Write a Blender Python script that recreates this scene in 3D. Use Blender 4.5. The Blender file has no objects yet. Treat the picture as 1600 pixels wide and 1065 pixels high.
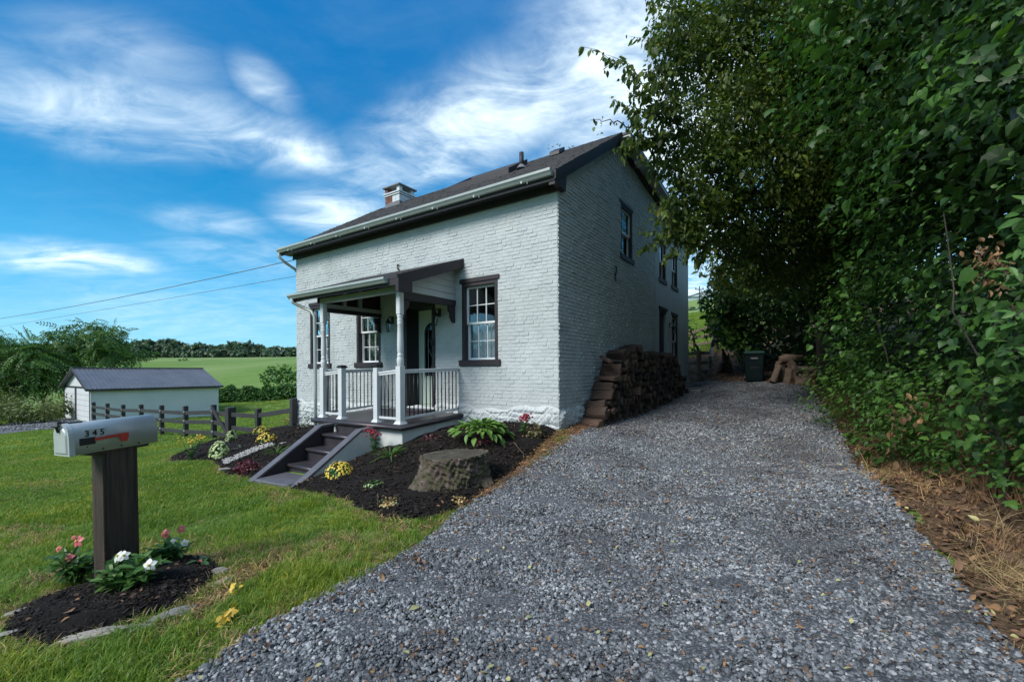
import bpy, bmesh, math, random
import numpy as np
from mathutils import Vector, Matrix
rnd = random.Random(7)
rng = np.random.default_rng(7)
R = math.radians
scene = bpy.context.scene

# ------------------------------------------------------------------ camera
F = 687.0; H0 = 580.0; ROLL = .0055; CZ = 1.55
cam_d = bpy.data.cameras.new('camera'); cam = bpy.data.objects.new('camera', cam_d)
scene.collection.objects.link(cam); scene.camera = cam
cam_d.sensor_width = 36; cam_d.lens = 36*F/1600; cam_d.shift_y = (H0-532.5)/1600
cam_d.clip_start = .05; cam_d.clip_end = 6000
cam.location = (0, 0, CZ)
cam.rotation_mode = 'QUATERNION'
cam.rotation_quaternion = (Matrix.Rotation(R(90), 4, 'X') @ Matrix.Rotation(-ROLL, 4, 'Z')).to_quaternion()

# ------------------------------------------------------------------ light
SUN_EL = R(42); SUN_AZ = R(-128)          # azimuth clockwise from +Y
world = bpy.data.worlds.new('World'); scene.world = world; world.use_nodes = True
nt = world.node_tree; nt.nodes.clear()
def N(nt, t, **k):
    n = nt.nodes.new(t)
    for a, b in k.items():
        if a == 'ins':
            for i, v in b.items(): n.inputs[i].default_value = v
        else: setattr(n, a, b)
    return n
L = lambda nt, a, b: nt.links.new(a, b)
sky = N(nt, 'ShaderNodeTexSky', sky_type='NISHITA', sun_disc=False)
sky.sun_elevation = SUN_EL; sky.sun_rotation = SUN_AZ; sky.altitude = 100
sky.air_density = 1.0; sky.dust_density = .4; sky.ozone_density = 3.0
hs = N(nt, 'ShaderNodeHueSaturation', ins={'Saturation': 1.28, 'Value': 1.0})
L(nt, sky.outputs[0], hs.inputs['Color'])
tint = N(nt, 'ShaderNodeMix', data_type='RGBA', blend_type='MULTIPLY', ins={0: 1.0, 7: (.27, .93, 1.02, 1)})
L(nt, hs.outputs[0], tint.inputs[6])
tc = N(nt, 'ShaderNodeTexCoord')
# cirrus deck: direction projected on a plane overhead
sep = N(nt, 'ShaderNodeSeparateXYZ'); L(nt, tc.outputs['Generated'], sep.inputs[0])
zc = N(nt, 'ShaderNodeMath', operation='MAXIMUM', ins={1: .0}); L(nt, sep.outputs[2], zc.inputs[0])
za = N(nt, 'ShaderNodeMath', operation='ADD', ins={1: .16}); L(nt, zc.outputs[0], za.inputs[0])
dv = N(nt, 'ShaderNodeVectorMath', operation='DIVIDE'); L(nt, tc.outputs['Generated'], dv.inputs[0])
cz = N(nt, 'ShaderNodeCombineXYZ'); [L(nt, za.outputs[0], cz.inputs[i]) for i in range(3)]
L(nt, cz.outputs[0], dv.inputs[1])
def cloud_noise(rot, scl, scale, detail, dist, lo, hi, loc=(0, 0, 0)):
    mp = N(nt, 'ShaderNodeMapping'); mp.inputs['Rotation'].default_value = (0, 0, R(rot)); mp.inputs['Scale'].default_value = scl
    mp.inputs['Location'].default_value = loc
    L(nt, dv.outputs[0], mp.inputs[0])
    no = N(nt, 'ShaderNodeTexNoise', ins={'Scale': scale, 'Detail': detail, 'Roughness': .60, 'Distortion': dist})
    L(nt, mp.outputs[0], no.inputs[0])
    mr = N(nt, 'ShaderNodeMapRange', interpolation_type='SMOOTHSTEP', ins={1: lo, 2: hi}); L(nt, no.outputs[0], mr.inputs[0])
    return mr.outputs[0]
def math_(op, a, b=None):
    m = N(nt, 'ShaderNodeMath', operation=op, use_clamp=(op == 'ADD'))
    for i, v in enumerate((a, b)):
        if v is None: continue
        if isinstance(v, (int, float)): m.inputs[i].default_value = v
        else: L(nt, v, m.inputs[i])
    return m.outputs[0]
def blob(px, py, rx, ry, ang=0):
    """soft cloud bank in sky-plane coordinates, centred on the direction of a picture point"""
    cx = (px-800)/F; cy = (H0-py)/F
    d = Vector((cx, 1, cy)).normalized(); k = max(d.z, 0)+.16
    c = (d.x/k, d.y/k, 0)
    mp = N(nt, 'ShaderNodeMapping', vector_type='TEXTURE'); mp.inputs['Location'].default_value = c
    mp.inputs['Rotation'].default_value = (0, 0, R(ang)); mp.inputs['Scale'].default_value = (rx, ry, 50)
    L(nt, dv.outputs[0], mp.inputs[0])
    le = N(nt, 'ShaderNodeVectorMath', operation='LENGTH'); L(nt, mp.outputs[0], le.inputs[0])
    mr = N(nt, 'ShaderNodeMapRange', interpolation_type='SMOOTHSTEP', ins={1: 1.0, 2: .1}); L(nt, le.outputs['Value'], mr.inputs[0])
    return mr.outputs[0]
BLOBS = []   # filled below
wisp = cloud_noise(-36, (1.0, 1.7, 1), 2.1, 10, 1.1, .34, .80)
fine = cloud_noise(-30, (1.3, 2.2, 1), 3.6, 10, .9, .30, .78, (3, 1, 0))
tex = math_('MULTIPLY', math_('ADD', math_('MULTIPLY', wisp, .8), math_('MULTIPLY', fine, .35)), 1.0)
CL = [(740, 200, .90, .28, -32, 1.1), (520, 330, .36, .26, -20, .9), (980, 85, .42, .33, -32, 1.1), (1130, 190, .75, .55, 0, 1.4), (320, 195, .62, .24, 35, .8), (460, 235, .32, .16, 35, .9),
      (130, 175, .42, .30, 30, .62), (200, 90, .3, .18, 10, .35), (418, 135, .10, .16, 0, .5), (95, 402, .55, .32, 25, 1.0), (340, 345, .3, .2, 20, .4), (1095, 430, 2.2, 1.6, 0, 1.3), (385, 400, .5, .4, 20, .35), (330, 480, 1.6, 1.2, 0, .25)]
acc = None
for (px, py, rx, ry, an, w) in CL:
    b = math_('MULTIPLY', blob(px, py, rx, ry, an), w)
    acc = b if acc is None else math_('MAXIMUM', acc, b)
def plane_blob(x, y, rx, ry):
    mp = N(nt, 'ShaderNodeMapping', vector_type='TEXTURE'); mp.inputs['Location'].default_value = (x, y, 0); mp.inputs['Scale'].default_value = (rx, ry, 50)
    L(nt, dv.outputs[0], mp.inputs[0]); le = N(nt, 'ShaderNodeVectorMath', operation='LENGTH'); L(nt, mp.outputs[0], le.inputs[0])
    mr = N(nt, 'ShaderNodeMapRange', interpolation_type='SMOOTHSTEP', ins={1: 1.0, 2: .55}); L(nt, le.outputs['Value'], mr.inputs[0]); return mr.outputs[0]
acc = math_('MAXIMUM', acc, math_('MULTIPLY', plane_blob(.8, -1.6, 5.0, 2.35), .8))   # the bank of cloud goes on overhead and behind
base_c = math_('MULTIPLY', tex, .04)
cov = math_('ADD', math_('MULTIPLY', acc, math_('ADD', math_('MULTIPLY', tex, 1.0), .12)), base_c)
cov = math_('MINIMUM', cov, .90)
gr = N(nt, 'ShaderNodeValToRGB'); el_ = gr.color_ramp.elements
while len(el_) < 6: el_.new(.5)
for e_, (p_, c_) in zip(el_, ((0, (.42, .64, .78)), (.06, (.28, .57, .78)), (.16, (.09, .43, .72)), (.30, (.014, .255, .53)), (.5, (.004, .17, .43)), (1, (.012, .13, .42)))): e_.position = p_; e_.color = (*c_, 1)
L(nt, zc.outputs[0], gr.inputs[0])
gm = N(nt, 'ShaderNodeMix', data_type='RGBA', blend_type='MULTIPLY', ins={0: 1.0, 7: (5.3, 5.2, 5.35, 1)}); L(nt, gr.outputs[0], gm.inputs[6])
sm = N(nt, 'ShaderNodeMix', data_type='RGBA', ins={0: .8}); L(nt, tint.outputs[2], sm.inputs[6]); L(nt, gm.outputs[2], sm.inputs[7])
cm = N(nt, 'ShaderNodeMix', data_type='RGBA', ins={7: (5.0, 5.8, 6.1, 1)})
L(nt, cov, cm.inputs[0]); L(nt, sm.outputs[2], cm.inputs[6])
bg = N(nt, 'ShaderNodeBackground', ins={'Strength': .083}); L(nt, cm.outputs[2], bg.inputs[0])
wo = N(nt, 'ShaderNodeOutputWorld'); L(nt, bg.outputs[0], wo.inputs[0])
sun_d = bpy.data.lights.new('sun', 'SUN'); sun = bpy.data.objects.new('sun', sun_d); scene.collection.objects.link(sun)
sun_d.energy = 1.5; sun_d.angle = R(24); sun_d.color = (1, .97, .92)
sd = Vector((math.sin(SUN_AZ)*math.cos(SUN_EL), math.cos(SUN_AZ)*math.cos(SUN_EL), math.sin(SUN_EL)))
sun.rotation_mode = 'QUATERNION'; sun.rotation_quaternion = sd.to_track_quat('Z', 'Y'); sun.location = sd*60
scene.view_settings.view_transform = 'Standard'; scene.view_settings.look = 'None'
scene.view_settings.exposure = 1.48; scene.view_settings.gamma = 1.0; scene.view_settings.use_curve_mapping = False
scene.cycles.max_bounces = 6; scene.cycles.diffuse_bounces = 3; scene.cycles.transparent_max_bounces = 12

# ------------------------------------------------------------------ picture <-> world
def ray(px, py):
    cx = (px-800)/F; cy = (H0-py)/F
    return (cx*math.cos(ROLL)+cy*math.sin(ROLL), 1.0, -cx*math.sin(ROLL)+cy*math.cos(ROLL))
def at(px, py, Y):
    r = ray(px, py); return Vector((r[0]*Y, Y, CZ+r[2]*Y))
TH = R(33.82)
U = Vector((-math.cos(TH), math.sin(TH), 0)); V = Vector((math.sin(TH), math.cos(TH), 0))
C0 = at(873, 673, 8.2); C0.z = 0
HOUSE_M = Matrix.Translation(C0) @ Matrix.Rotation(math.atan2(-U.y, -U.x), 4, 'Z')   # local x = -u, y = v
def HW(u, v, z=0): return C0 + U*u + V*v + Vector((0, 0, z))

# ------------------------------------------------------------------ terrain
TS = [(873,673,8.2),(464,668,13.07),(1076,597,17.2),(1183,596,15.4),(800,1065,2.2),(1600,1065,1.97),(0,1065,2.28),(169,925,3.35),
 (455,762,7.2),(393,751,7.88),(628,700,7.95),(690,770,5.7),(600,812,4.9),(700,822,4.6),(870,705,7.2),(540,930,3.15),
 (0,760,8.4),(334,687,15.3),(248,684,16.7),(262,722,10.4),(334,719,9.6),(142.8,660.5,28.7),(102,652.4,33),(333,649,34.4),(30,668,27),
 (0,700,15.5),(334,628,42),(463,620,45),(400,590,75),(300,575,120),(460,557,300),(250,558,300),(20,556,300),
 (1100,592,17.6),(1150,592,17.0),(1117,545,21.5),(1083,543,24),(1150,545,21),(1100,505,40),(1100,480,110),(1093,468,150),
 (1260,604,13.8),(1290,640,10),(1310,680,8),(1360,740,6.2),(1480,890,3.4),(1600,835,3.6),(1400,745,5.2)]
pts = [(lambda p: (p.x, p.y, p.z))(at(*t)) for t in TS]
pts += [(0,-10,-.1),(-25,-8,-.9),(25,-8,2.2),(0,-120,-4),(-150,-60,-6),(150,-60,12),(11,6,1.6),(14,14,3.0),(22,30,6),(60,40,14),
        (200,150,26),(120,260,26),(420,300,30),(0,500,24),(-300,500,20),(-500,200,10),(-120,60,-2.5),(-60,20,-2.0),(-60,60,-2.2),(400,-100,15),(-400,-200,-5),
        (-800,600,26),(800,700,40),(0,1000,30),(0,-900,0),(900,-300,20),(-900,-300,0),(2.3,-5,.05),(-6,0,-.25),(-14,4,-.8),(HW(4,3).x,HW(4,3).y,.2),(HW(8.8,9).x,HW(8.8,9).y,.6), (-3.47,7.23,-.30), (-3.25,7.55,-.25), (-2.95,8.0,-.09), (-2.72,8.35,-.04)]
pts = np.array(pts, float)
def warp(x, y):
    r = np.sqrt(x*x+y*y)+1e-9; k = np.arcsinh(r/12)/(r/12); return np.stack([x*k, y*k], -1)
_q = warp(pts[:, 0], pts[:, 1])
def _ker(d2): return np.sqrt(d2+3.0)
_A = _ker(((_q[:, None]-_q[None])**2).sum(-1)); n_ = len(pts)
_M = np.zeros((n_+3, n_+3)); _M[:n_, :n_] = _A - .02*np.eye(n_)
_M[:n_, n_] = 1; _M[:n_, n_+1:] = _q; _M[n_, :n_] = 1; _M[n_+1:, :n_] = _q.T
_w = np.linalg.solve(_M, np.concatenate([pts[:, 2], [0, 0, 0]]))
def hz(x, y):
    x = np.asarray(x, float); y = np.asarray(y, float); sh = x.shape
    q = warp(x.ravel(), y.ravel()); out = np.empty(len(q))
    for i in range(0, len(q), 40000):
        s = q[i:i+40000]; d2 = ((s[:, None]-_q[None])**2).sum(-1)
        out[i:i+40000] = _ker(d2) @ _w[:n_] + _w[n_] + s @ _w[n_+1:]
    return out.reshape(sh)
def h1(x, y): return float(hz(np.array([x]), np.array([y]))[0])
def G(px, py, tmax=60):
    """first meeting of the sight line through a picture point with the ground"""
    r = ray(px, py); t = np.geomspace(1.2, tmax, 500)
    d = CZ+r[2]*t - hz(r[0]*t, t)
    i = np.argmax(d < 0) if (d < 0).any() else len(t)-1
    a = t[max(i-1, 0)]; b = t[i]
    for _ in range(14):
        m = (a+b)/2
        if CZ+r[2]*m - h1(r[0]*m, m) < 0: b = m
        else: a = m
    return Vector((r[0]*b, b, h1(r[0]*b, b)))

# ------------------------------------------------------------------ helpers
def link(o, parent=None):
    scene.collection.objects.link(o)
    if parent: o.parent = parent
    return o
def tag(o, label=None, cat=None, group=None, kind=None):
    for k, v in (('label', label), ('category', cat), ('group', group), ('kind', kind)):
        if v: o[k] = v
    return o
def thing(name, label, cat, loc=(0, 0, 0), rz=0, group=None):
    o = bpy.data.objects.new(name, None); o.empty_display_size = .2; link(o)
    o.location = loc; o.rotation_euler = (0, 0, rz); return tag(o, label, cat, group)
class MB:
    def __init__(s): s.v = []; s.f = []
    def add(s, vs, fs):
        n = len(s.v); s.v += [tuple(v) for v in vs]; s.f += [tuple(i+n for i in f) for f in fs]; return s
    def hexa(s, c): # 8 corners: bottom 4, top 4
        return s.add(c, [(0, 3, 2, 1), (4, 5, 6, 7), (0, 1, 5, 4), (1, 2, 6, 5), (2, 3, 7, 6), (3, 0, 4, 7)])
    def box(s, x0, x1, y0, y1, z0, z1):
        return s.hexa([(x0, y0, z0), (x1, y0, z0), (x1, y1, z0), (x0, y1, z0), (x0, y0, z1), (x1, y0, z1), (x1, y1, z1), (x0, y1, z1)])
    def pbox(s, m, a0, a1, z0, z1, o0, o1):
        return s.hexa([m(a0, z0, o0), m(a1, z0, o0), m(a1, z0, o1), m(a0, z0, o1), m(a0, z1, o0), m(a1, z1, o0), m(a1, z1, o1), m(a0, z1, o1)])
    def beam(s, p, q, w, h, up=(0, 0, 1)):
        p = Vector(p); q = Vector(q); d = (q-p).normalized(); sd = d.cross(Vector(up)).normalized()*w/2; u2 = sd.cross(d).normalized()*h/2
        return s.hexa([p-sd-u2, p+sd-u2, q+sd-u2, q-sd-u2, p-sd+u2, p+sd+u2, q+sd+u2, q-sd+u2])
    def tube(s, P, r, n=8, cap=True):
        P = [Vector(p) for p in P]
        rs = r if isinstance(r, (list, tuple)) else [r]*len(P)
        base = len(s.v); ref = Vector((0, 0, 1))
        for i, p in enumerate(P):
            d = (P[min(i+1, len(P)-1)]-P[max(i-1, 0)]).normalized()
            a = d.cross(ref if abs(d.z) < .95 else Vector((1, 0, 0))).normalized(); b = d.cross(a)
            for k in range(n):
                t = 2*math.pi*k/n; s.v.append(tuple(p+(a*math.cos(t)+b*math.sin(t))*rs[i]))
        for i in range(len(P)-1):
            for k in range(n):
                k2 = (k+1) % n; s.f.append((base+i*n+k, base+i*n+k2, base+(i+1)*n+k2, base+(i+1)*n+k))
        if cap:
            s.f.append(tuple(base+k for k in range(n))[::-1]); s.f.append(tuple(base+(len(P)-1)*n+k for k in range(n)))
        return s
    def lathe(s, prof, c=(0, 0, 0), n=16):
        base = len(s.v)
        for z, r in prof:
            for k in range(n):
                t = 2*math.pi*k/n; s.v.append((c[0]+r*math.cos(t), c[1]+r*math.sin(t), c[2]+z))
        for i in range(len(prof)-1):
            for k in range(n):
                k2 = (k+1) % n; s.f.append((base+i*n+k, base+i*n+k2, base+(i+1)*n+k2, base+(i+1)*n+k))
        s.f.append(tuple(base+k for k in range(n))[::-1]); s.f.append(tuple(base+(len(prof)-1)*n+k for k in range(n)))
        return s
    def prism(s, poly, m, o0, o1): # poly of (a,z) in plane map m
        n = len(poly); vs = [m(a, z, o0) for a, z in poly]+[m(a, z, o1) for a, z in poly]
        return s.add(vs, [tuple(range(n)), tuple(range(2*n-1, n-1, -1))]+[(i, (i+1) % n, n+(i+1) % n, n+i) for i in range(n)])
    def mesh(s, name, mat=None, smooth=False):
        me = bpy.data.meshes.new(name); me.from_pydata(s.v, [], s.f); me.update()
        if smooth: me.polygons.foreach_set('use_smooth', [True]*len(me.polygons))
        if mat: me.materials.append(mat)
        return me
    def build(s, name, mat, parent=None, smooth=False, bevel=0, label=None, kind=None, fix=False):
        me = s.mesh(name, mat, smooth)
        if fix:
            b = bmesh.new(); b.from_mesh(me); bmesh.ops.recalc_face_normals(b, faces=b.faces); b.to_mesh(me); b.free()
        o = link(bpy.data.objects.new(name, me), parent)
        if bevel:
            b = bmesh.new(); b.from_mesh(me); bmesh.ops.recalc_face_normals(b, faces=b.faces)
            bmesh.ops.bevel(b, geom=b.edges[:], offset=bevel, segments=1, affect='EDGES', clamp_overlap=True); b.to_mesh(me); b.free()
        return tag(o, label, kind=kind)
def inst(me, name, parent=None, M=None):
    o = link(bpy.data.objects.new(name, me), parent)
    if M is not None: o.matrix_local = M
    return o

# ------------------------------------------------------------------ materials
def ramp(nt, fac, stops, interp='LINEAR'):
    r = N(nt, 'ShaderNodeValToRGB'); r.color_ramp.interpolation = interp
    e = r.color_ramp.elements
    while len(e) < len(stops): e.new(.5)
    for i, (p, c) in enumerate(stops): e[i].position = p; e[i].color = (*c, 1)
    L(nt, fac, r.inputs[0]); return r.outputs[0]
def pm(name, cols, scale=4, rough=.7, bump=0, bscale=None, rand=None, randmode='MULTIPLY', spec=.5, metal=0, trans=0, coord='Object', stretch=(1, 1, 1), detail=6, coat=0, randpos=None, bdist=.02, patch=None):
    """principled material: noise ramp of cols, optional per-object random ramp"""
    m = bpy.data.materials.new(name); m.use_nodes = True; nt = m.node_tree; p = nt.nodes['Principled BSDF']; out = nt.nodes['Material Output']
    tc = N(nt, 'ShaderNodeTexCoord'); mp = N(nt, 'ShaderNodeMapping'); mp.inputs['Scale'].default_value = stretch
    L(nt, tc.outputs[coord], mp.inputs[0])
    no = N(nt, 'ShaderNodeTexNoise', ins={'Scale': scale, 'Detail': detail, 'Roughness': .6}); L(nt, mp.outputs[0], no.inputs[0])
    k = len(cols); c = ramp(nt, no.outputs[0], [(.28+.44*i/max(k-1, 1), col) for i, col in enumerate(cols)])
    if rand:
        oi = N(nt, 'ShaderNodeObjectInfo')
        rc = ramp(nt, oi.outputs['Random'], [((randpos[i] if randpos else i/max(len(rand)-1, 1)), x) for i, x in enumerate(rand)])
        mx = N(nt, 'ShaderNodeMix', data_type='RGBA', blend_type=randmode, ins={0: 1.0}); L(nt, c, mx.inputs[6]); L(nt, rc, mx.inputs[7]); c = mx.outputs[2]
    if patch:   # wide patches over the whole bed, by world position
        g_ = N(nt, 'ShaderNodeNewGeometry'); pn = N(nt, 'ShaderNodeTexNoise', ins={'Scale': patch[0], 'Detail': 4, 'Roughness': .55}); L(nt, g_.outputs['Position'], pn.inputs[0])
        pc = ramp(nt, pn.outputs[0], [(.36, patch[1]), (.5, (1, 1, 1)), (.64, patch[2])]); mx = N(nt, 'ShaderNodeMix', data_type='RGBA', blend_type='MULTIPLY', ins={0: 1.0}); L(nt, c, mx.inputs[6]); L(nt, pc, mx.inputs[7]); c = mx.outputs[2]
    L(nt, c, p.inputs['Base Color']); p.inputs['Roughness'].default_value = rough; p.inputs['Metallic'].default_value = metal
    p.inputs['Specular IOR Level'].default_value = spec; p.inputs['Coat Weight'].default_value = coat
    if bump:
        n2 = N(nt, 'ShaderNodeTexNoise', ins={'Scale': bscale or scale*4, 'Detail': 8, 'Roughness': .65}); L(nt, mp.outputs[0], n2.inputs[0])
        b = N(nt, 'ShaderNodeBump', ins={'Strength': bump, 'Distance': bdist}); L(nt, n2.outputs[0], b.inputs['Height']); L(nt, b.outputs[0], p.inputs['Normal'])
    if trans:
        t = N(nt, 'ShaderNodeBsdfTranslucent'); mc = N(nt, 'ShaderNodeMix', data_type='RGBA', blend_type='MULTIPLY', ins={0: 1.0, 7: (1.1, 1.25, .6, 1)})
        L(nt, c, mc.inputs[6]); L(nt, mc.outputs[2], t.inputs[0])
        ms = N(nt, 'ShaderNodeMixShader', ins={0: trans}); L(nt, p.outputs[0], ms.inputs[1]); L(nt, t.outputs[0], ms.inputs[2]); L(nt, ms.outputs[0], out.inputs[0])
    m['c'] = 1
    return m
M = {}
M['paint'] = pm('white_brick_paint', [(.39, .425, .435), (.45, .48, .485), (.505, .53, .525)], 2.2, .55, .25, 60, bdist=.004, patch=(1.1, (.94, .94, .925), (1.03, 1.03, 1.03)))
M['smooth_paint'] = pm('smooth_grey_paint', [(.37, .41, .41), (.42, .46, .46)], 2, .6, .15, 30, bdist=.004)
M['trim'] = pm('dark_plum_paint', [(.016, .0125, .016), (.026, .020, .025)], 6, .6, .15, 50, bdist=.003)
M['deckp'] = pm('dark_deck_paint', [(.030, .026, .032), (.050, .044, .052)], 5, .38, .2, 30, bdist=.003)
M['coping'] = pm('grey_coping_paint', [(.075, .072, .085), (.12, .115, .13)], 5, .5, .2, 40, bdist=.003)
M['render'] = pm('pale_render', [(.45, .48, .46), (.62, .65, .63)], 3, .75, .3, 30, bdist=.004)
M['white'] = pm('white_vinyl', [(.56, .585, .60), (.62, .645, .66)], 3, .4)
M['sash'] = pm('white_sash', [(.70, .72, .73), (.76, .78, .79)], 3, .4)
M['gutter'] = pm('grey_gutter', [(.31, .35, .345), (.39, .43, .42)], 3, .35, .1, 10, bdist=.004)
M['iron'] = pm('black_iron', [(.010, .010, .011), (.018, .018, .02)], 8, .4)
M['shingle'] = pm('charcoal_shingle', [(.026, .026, .029), (.058, .056, .060)], 9, .85, .5, 120, bdist=.004)
M['roofedge'] = pm('roof_edge', [(.02, .02, .024), (.03, .03, .034)], 9, .6)
M['redbrick'] = pm('old_red_brick', [(.12, .05, .038), (.20, .09, .065)], 10, .85, .4, 60, rand=[(.8, .8, .8), (1.2, 1.1, 1.05)], bdist=.004)
M['flash'] = pm('grey_flashing', [(.12, .12, .13), (.2, .2, .21)], 5, .5)
M['doorgreen'] = pm('pale_green_door', [(.56, .66, .57), (.60, .70, .61)], 3, .35)
M['curtain'] = pm('pale_curtain', [(.42, .47, .52), (.6, .66, .72)], 6, .8, stretch=(8, 8, .4))
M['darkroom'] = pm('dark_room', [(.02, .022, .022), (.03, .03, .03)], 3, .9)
M['galv'] = pm('mailbox_metal', [(.42, .46, .47), (.52, .56, .57)], 5, .36, .12, 20, metal=.25, bdist=.003)
M['red'] = pm('red_flag', [(.42, .035, .02), (.5, .05, .03)], 6, .45)
M['postwood'] = pm('dark_stained_wood', [(.016, .011, .009), (.042, .028, .022), (.085, .058, .045)], 9, .65, .8, 60, stretch=(5, 5, .25), bdist=.008)
M['fencewood'] = pm('black_fence_paint', [(.022, .021, .023), (.045, .042, .045)], 6, .6, .4, 40, bdist=.004)
M['rawfence'] = pm('weathered_brown_rail', [(.10, .065, .04), (.22, .15, .095)], 5, .8, .4, 40, bdist=.004)
M['bark'] = pm('log_bark', [(.015, .010, .008), (.055, .036, .027), (.13, .085, .062)], 14, .9, 1.0, 45, rand=[(.45, .45, .45), (1.0, .95, .9), (1.6, 1.4, 1.25)], stretch=(.35, 1, 1), bdist=.015)
M['logend'] = pm('log_end', [(.045, .030, .022), (.13, .095, .07)], 12, .85, .8, 40, rand=[(.25, .24, .24), (.6, .56, .54), (1.1, 1.05, 1.0), (2.0, 1.8, 1.6)], bdist=.008)
M['palelog'] = pm('grey_brown_log', [(.10, .07, .05), (.22, .165, .125)], 8, .9, .6, 30, rand=[(.7, .7, .7), (1.2, 1.15, 1.1)], bdist=.012)
M['stump'] = pm('stump_bark', [(.05, .034, .028), (.085, .085, .040), (.13, .095, .08), (.24, .19, .17)], 11, .95, 1.0, 60, bdist=.03)
M['stumptop'] = pm('stump_top', [(.03, .024, .016), (.06, .05, .033), (.105, .088, .06)], 9, .9, .8, 50, bdist=.012)
M['bin'] = pm('dark_green_plastic', [(.004, .010, .012), (.006, .014, .016)], 4, .6, spec=.15)
M['binlid'] = pm('green_lid_plastic', [(.012, .045, .038), (.02, .055, .048)], 4, .4)
M['trunk'] = pm('tree_bark', [(.025, .02, .016), (.07, .055, .045)], 8, .9, .7, 20, stretch=(1, 1, .3), bdist=.03)
M['metalroof'] = pm('grey_metal_roof', [(.11, .115, .13), (.16, .165, .18)], 1.5, .38, stretch=(1, 1, 1), metal=.2)
M['block'] = pm('white_block_wall', [(.54, .565, .58), (.62, .64, .65)], .8, .7, .15, 20, bdist=.01)
M['stone'] = pm('fieldstone', [(.17, .165, .155), (.36, .34, .31)], 9, .85, .6, 30, rand=[(.75, .75, .78), (1.15, 1.12, 1.05)], bdist=.01)
M['pebble'] = pm('white_pebble', [(.36, .35, .34), (.42, .41, .4)], 9, .7, rand=[(.55, .55, .55), (1.25, 1.25, 1.2)])
M['wire'] = pm('wire', [(.07, .075, .085), (.08, .08, .085)], 9, .6)
M['barn'] = pm('pale_metal_barn', [(.45, .5, .55), (.5, .55, .6)], 3, .5)
def leafm(name, cols, rand, tr=.25, rough=.45, **k): return pm(name, cols, 3, rough, rand=rand, trans=tr, spec=.35, **k)
M['leaf_canopy'] = leafm('canopy_leaf', [(.066, .112, .022), (.095, .145, .034)], [(.45, .5, .5), (1.0, 1.0, .9), (1.7, 1.45, 1.0), (2.1, 1.3, .8)], .42, randpos=[0, .5, .88, 1])
M['leaf_vine'] = leafm('vine_leaf', [(.042, .104, .024), (.062, .135, .033)], [(.5, .55, .6), (1.0, 1.0, 1.0), (1.4, 1.35, 1.0), (2.0, 1.8, 1.1)], .32, .42, randpos=[0, .5, .9, 1])
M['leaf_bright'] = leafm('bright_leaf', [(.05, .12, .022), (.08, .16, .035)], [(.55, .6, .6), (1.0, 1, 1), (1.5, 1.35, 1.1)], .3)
M['leaf_dark'] = leafm('shade_toned_leaf', [(.032, .078, .022), (.048, .10, .030)], [(.5, .55, .6), (1.0, 1, 1), (1.6, 1.5, 1.1)], .25)  # darker leaf copy, the shade of inner foliage put into its colour
M['leaf_dry'] = leafm('dry_leaf', [(.20, .125, .07), (.30, .20, .12)], [(.45, .4, .35), (1.0, .9, .85), (1.4, 1.25, 1.0)], .1, .8)
M['litter_leaf'] = leafm('fallen_leaf', [(.11, .072, .048), (.18, .122, .08)], [(.4, .35, .32), (.9, .8, .75), (1.3, 1.05, .85), (1.9, 1.6, 1.1)], .05, .8)
M['yellow_leaf'] = leafm('yellow_fallen_leaf', [(.36, .34, .16), (.48, .45, .24)], [(.7, .8, .7), (1.1, 1.0, .9)], .1, .6)
M['walnut'] = leafm('sumac_leaf', [(.075, .16, .038), (.10, .195, .05)], [(.55, .6, .6), (1, 1, 1), (1.6, 1.45, 1.2)], .3)
M['grass'] = leafm('lawn_blade', [(.15, .25, .032), (.20, .30, .052)], [(.62, .70, .6), (1, 1, 1), (1.3, 1.15, .95), (2.2, 1.25, 1.4)], .35, .5, randpos=[0, .5, .9, 1], patch=(.75, (.78, .86, .85), (1.35, 1.12, 1.0)))
M['drygrass'] = leafm('dry_grass_blade', [(.32, .23, .115), (.44, .33, .17)], [(.5, .45, .4), (1, 1, 1), (1.4, 1.3, 1.1)], .15, .7)
M['mulch_chip'] = pm('mulch_chip', [(.010, .008, .007), (.020, .015, .012)], 6, .85, rand=[(.5, .5, .5), (1, 1, 1), (1.5, 1.35, 1.3), (5, 4, 3.2)], randpos=[0, .5, .965, 1], spec=.3)
M['gravel_stone'] = pm('gravel_stone', [(.9, .9, .9), (1, 1, 1)], 30, .6, .3, 60, rand=[(.030, .033, .038), (.080, .088, .097), (.142, .154, .168), (.225, .24, .255), (.42, .42, .42), (.15, .09, .06)], randpos=[0, .25, .55, .82, .95, 1], bdist=.004, patch=(.9, (.62, .60, .60), (1.2, 1.2, 1.2)))
M['haze_wood'] = leafm('hazed_wood_leaf', [(.065, .115, .070), (.095, .145, .085)], [(.55, .6, .65), (1, 1, 1), (1.5, 1.35, 1.1)], .2)  # distance haze is put into this paler, bluish leaf colour
M['hostaleaf'] = leafm('hosta_leaf', [(.10, .22, .04), (.15, .28, .06)], [(.6, .65, .6), (1, 1, 1), (1.5, 1.25, 1.3)], .25)
M['maroon'] = leafm('maroon_leaf', [(.07, .012, .02), (.12, .022, .032)], [(.5, .5, .5), (1, 1, 1), (1.6, 1.5, 1.4)], .15)
M['greenplant'] = leafm('garden_leaf', [(.05, .13, .03), (.085, .19, .045)], [(.6, .65, .6), (1, 1, 1), (1.5, 1.3, 1.1)], .25)
M['silver'] = leafm('silver_leaf', [(.17, .21, .18), (.26, .30, .26)], [(.6, .6, .6), (1, 1, 1), (1.3, 1.3, 1.3)], .15)
M['yellow'] = leafm('yellow_blossom', [(.62, .42, .04), (.75, .55, .08)], [(.7, .65, .6), (1, 1, 1), (1.2, 1.2, 1.6)], .1)
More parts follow.
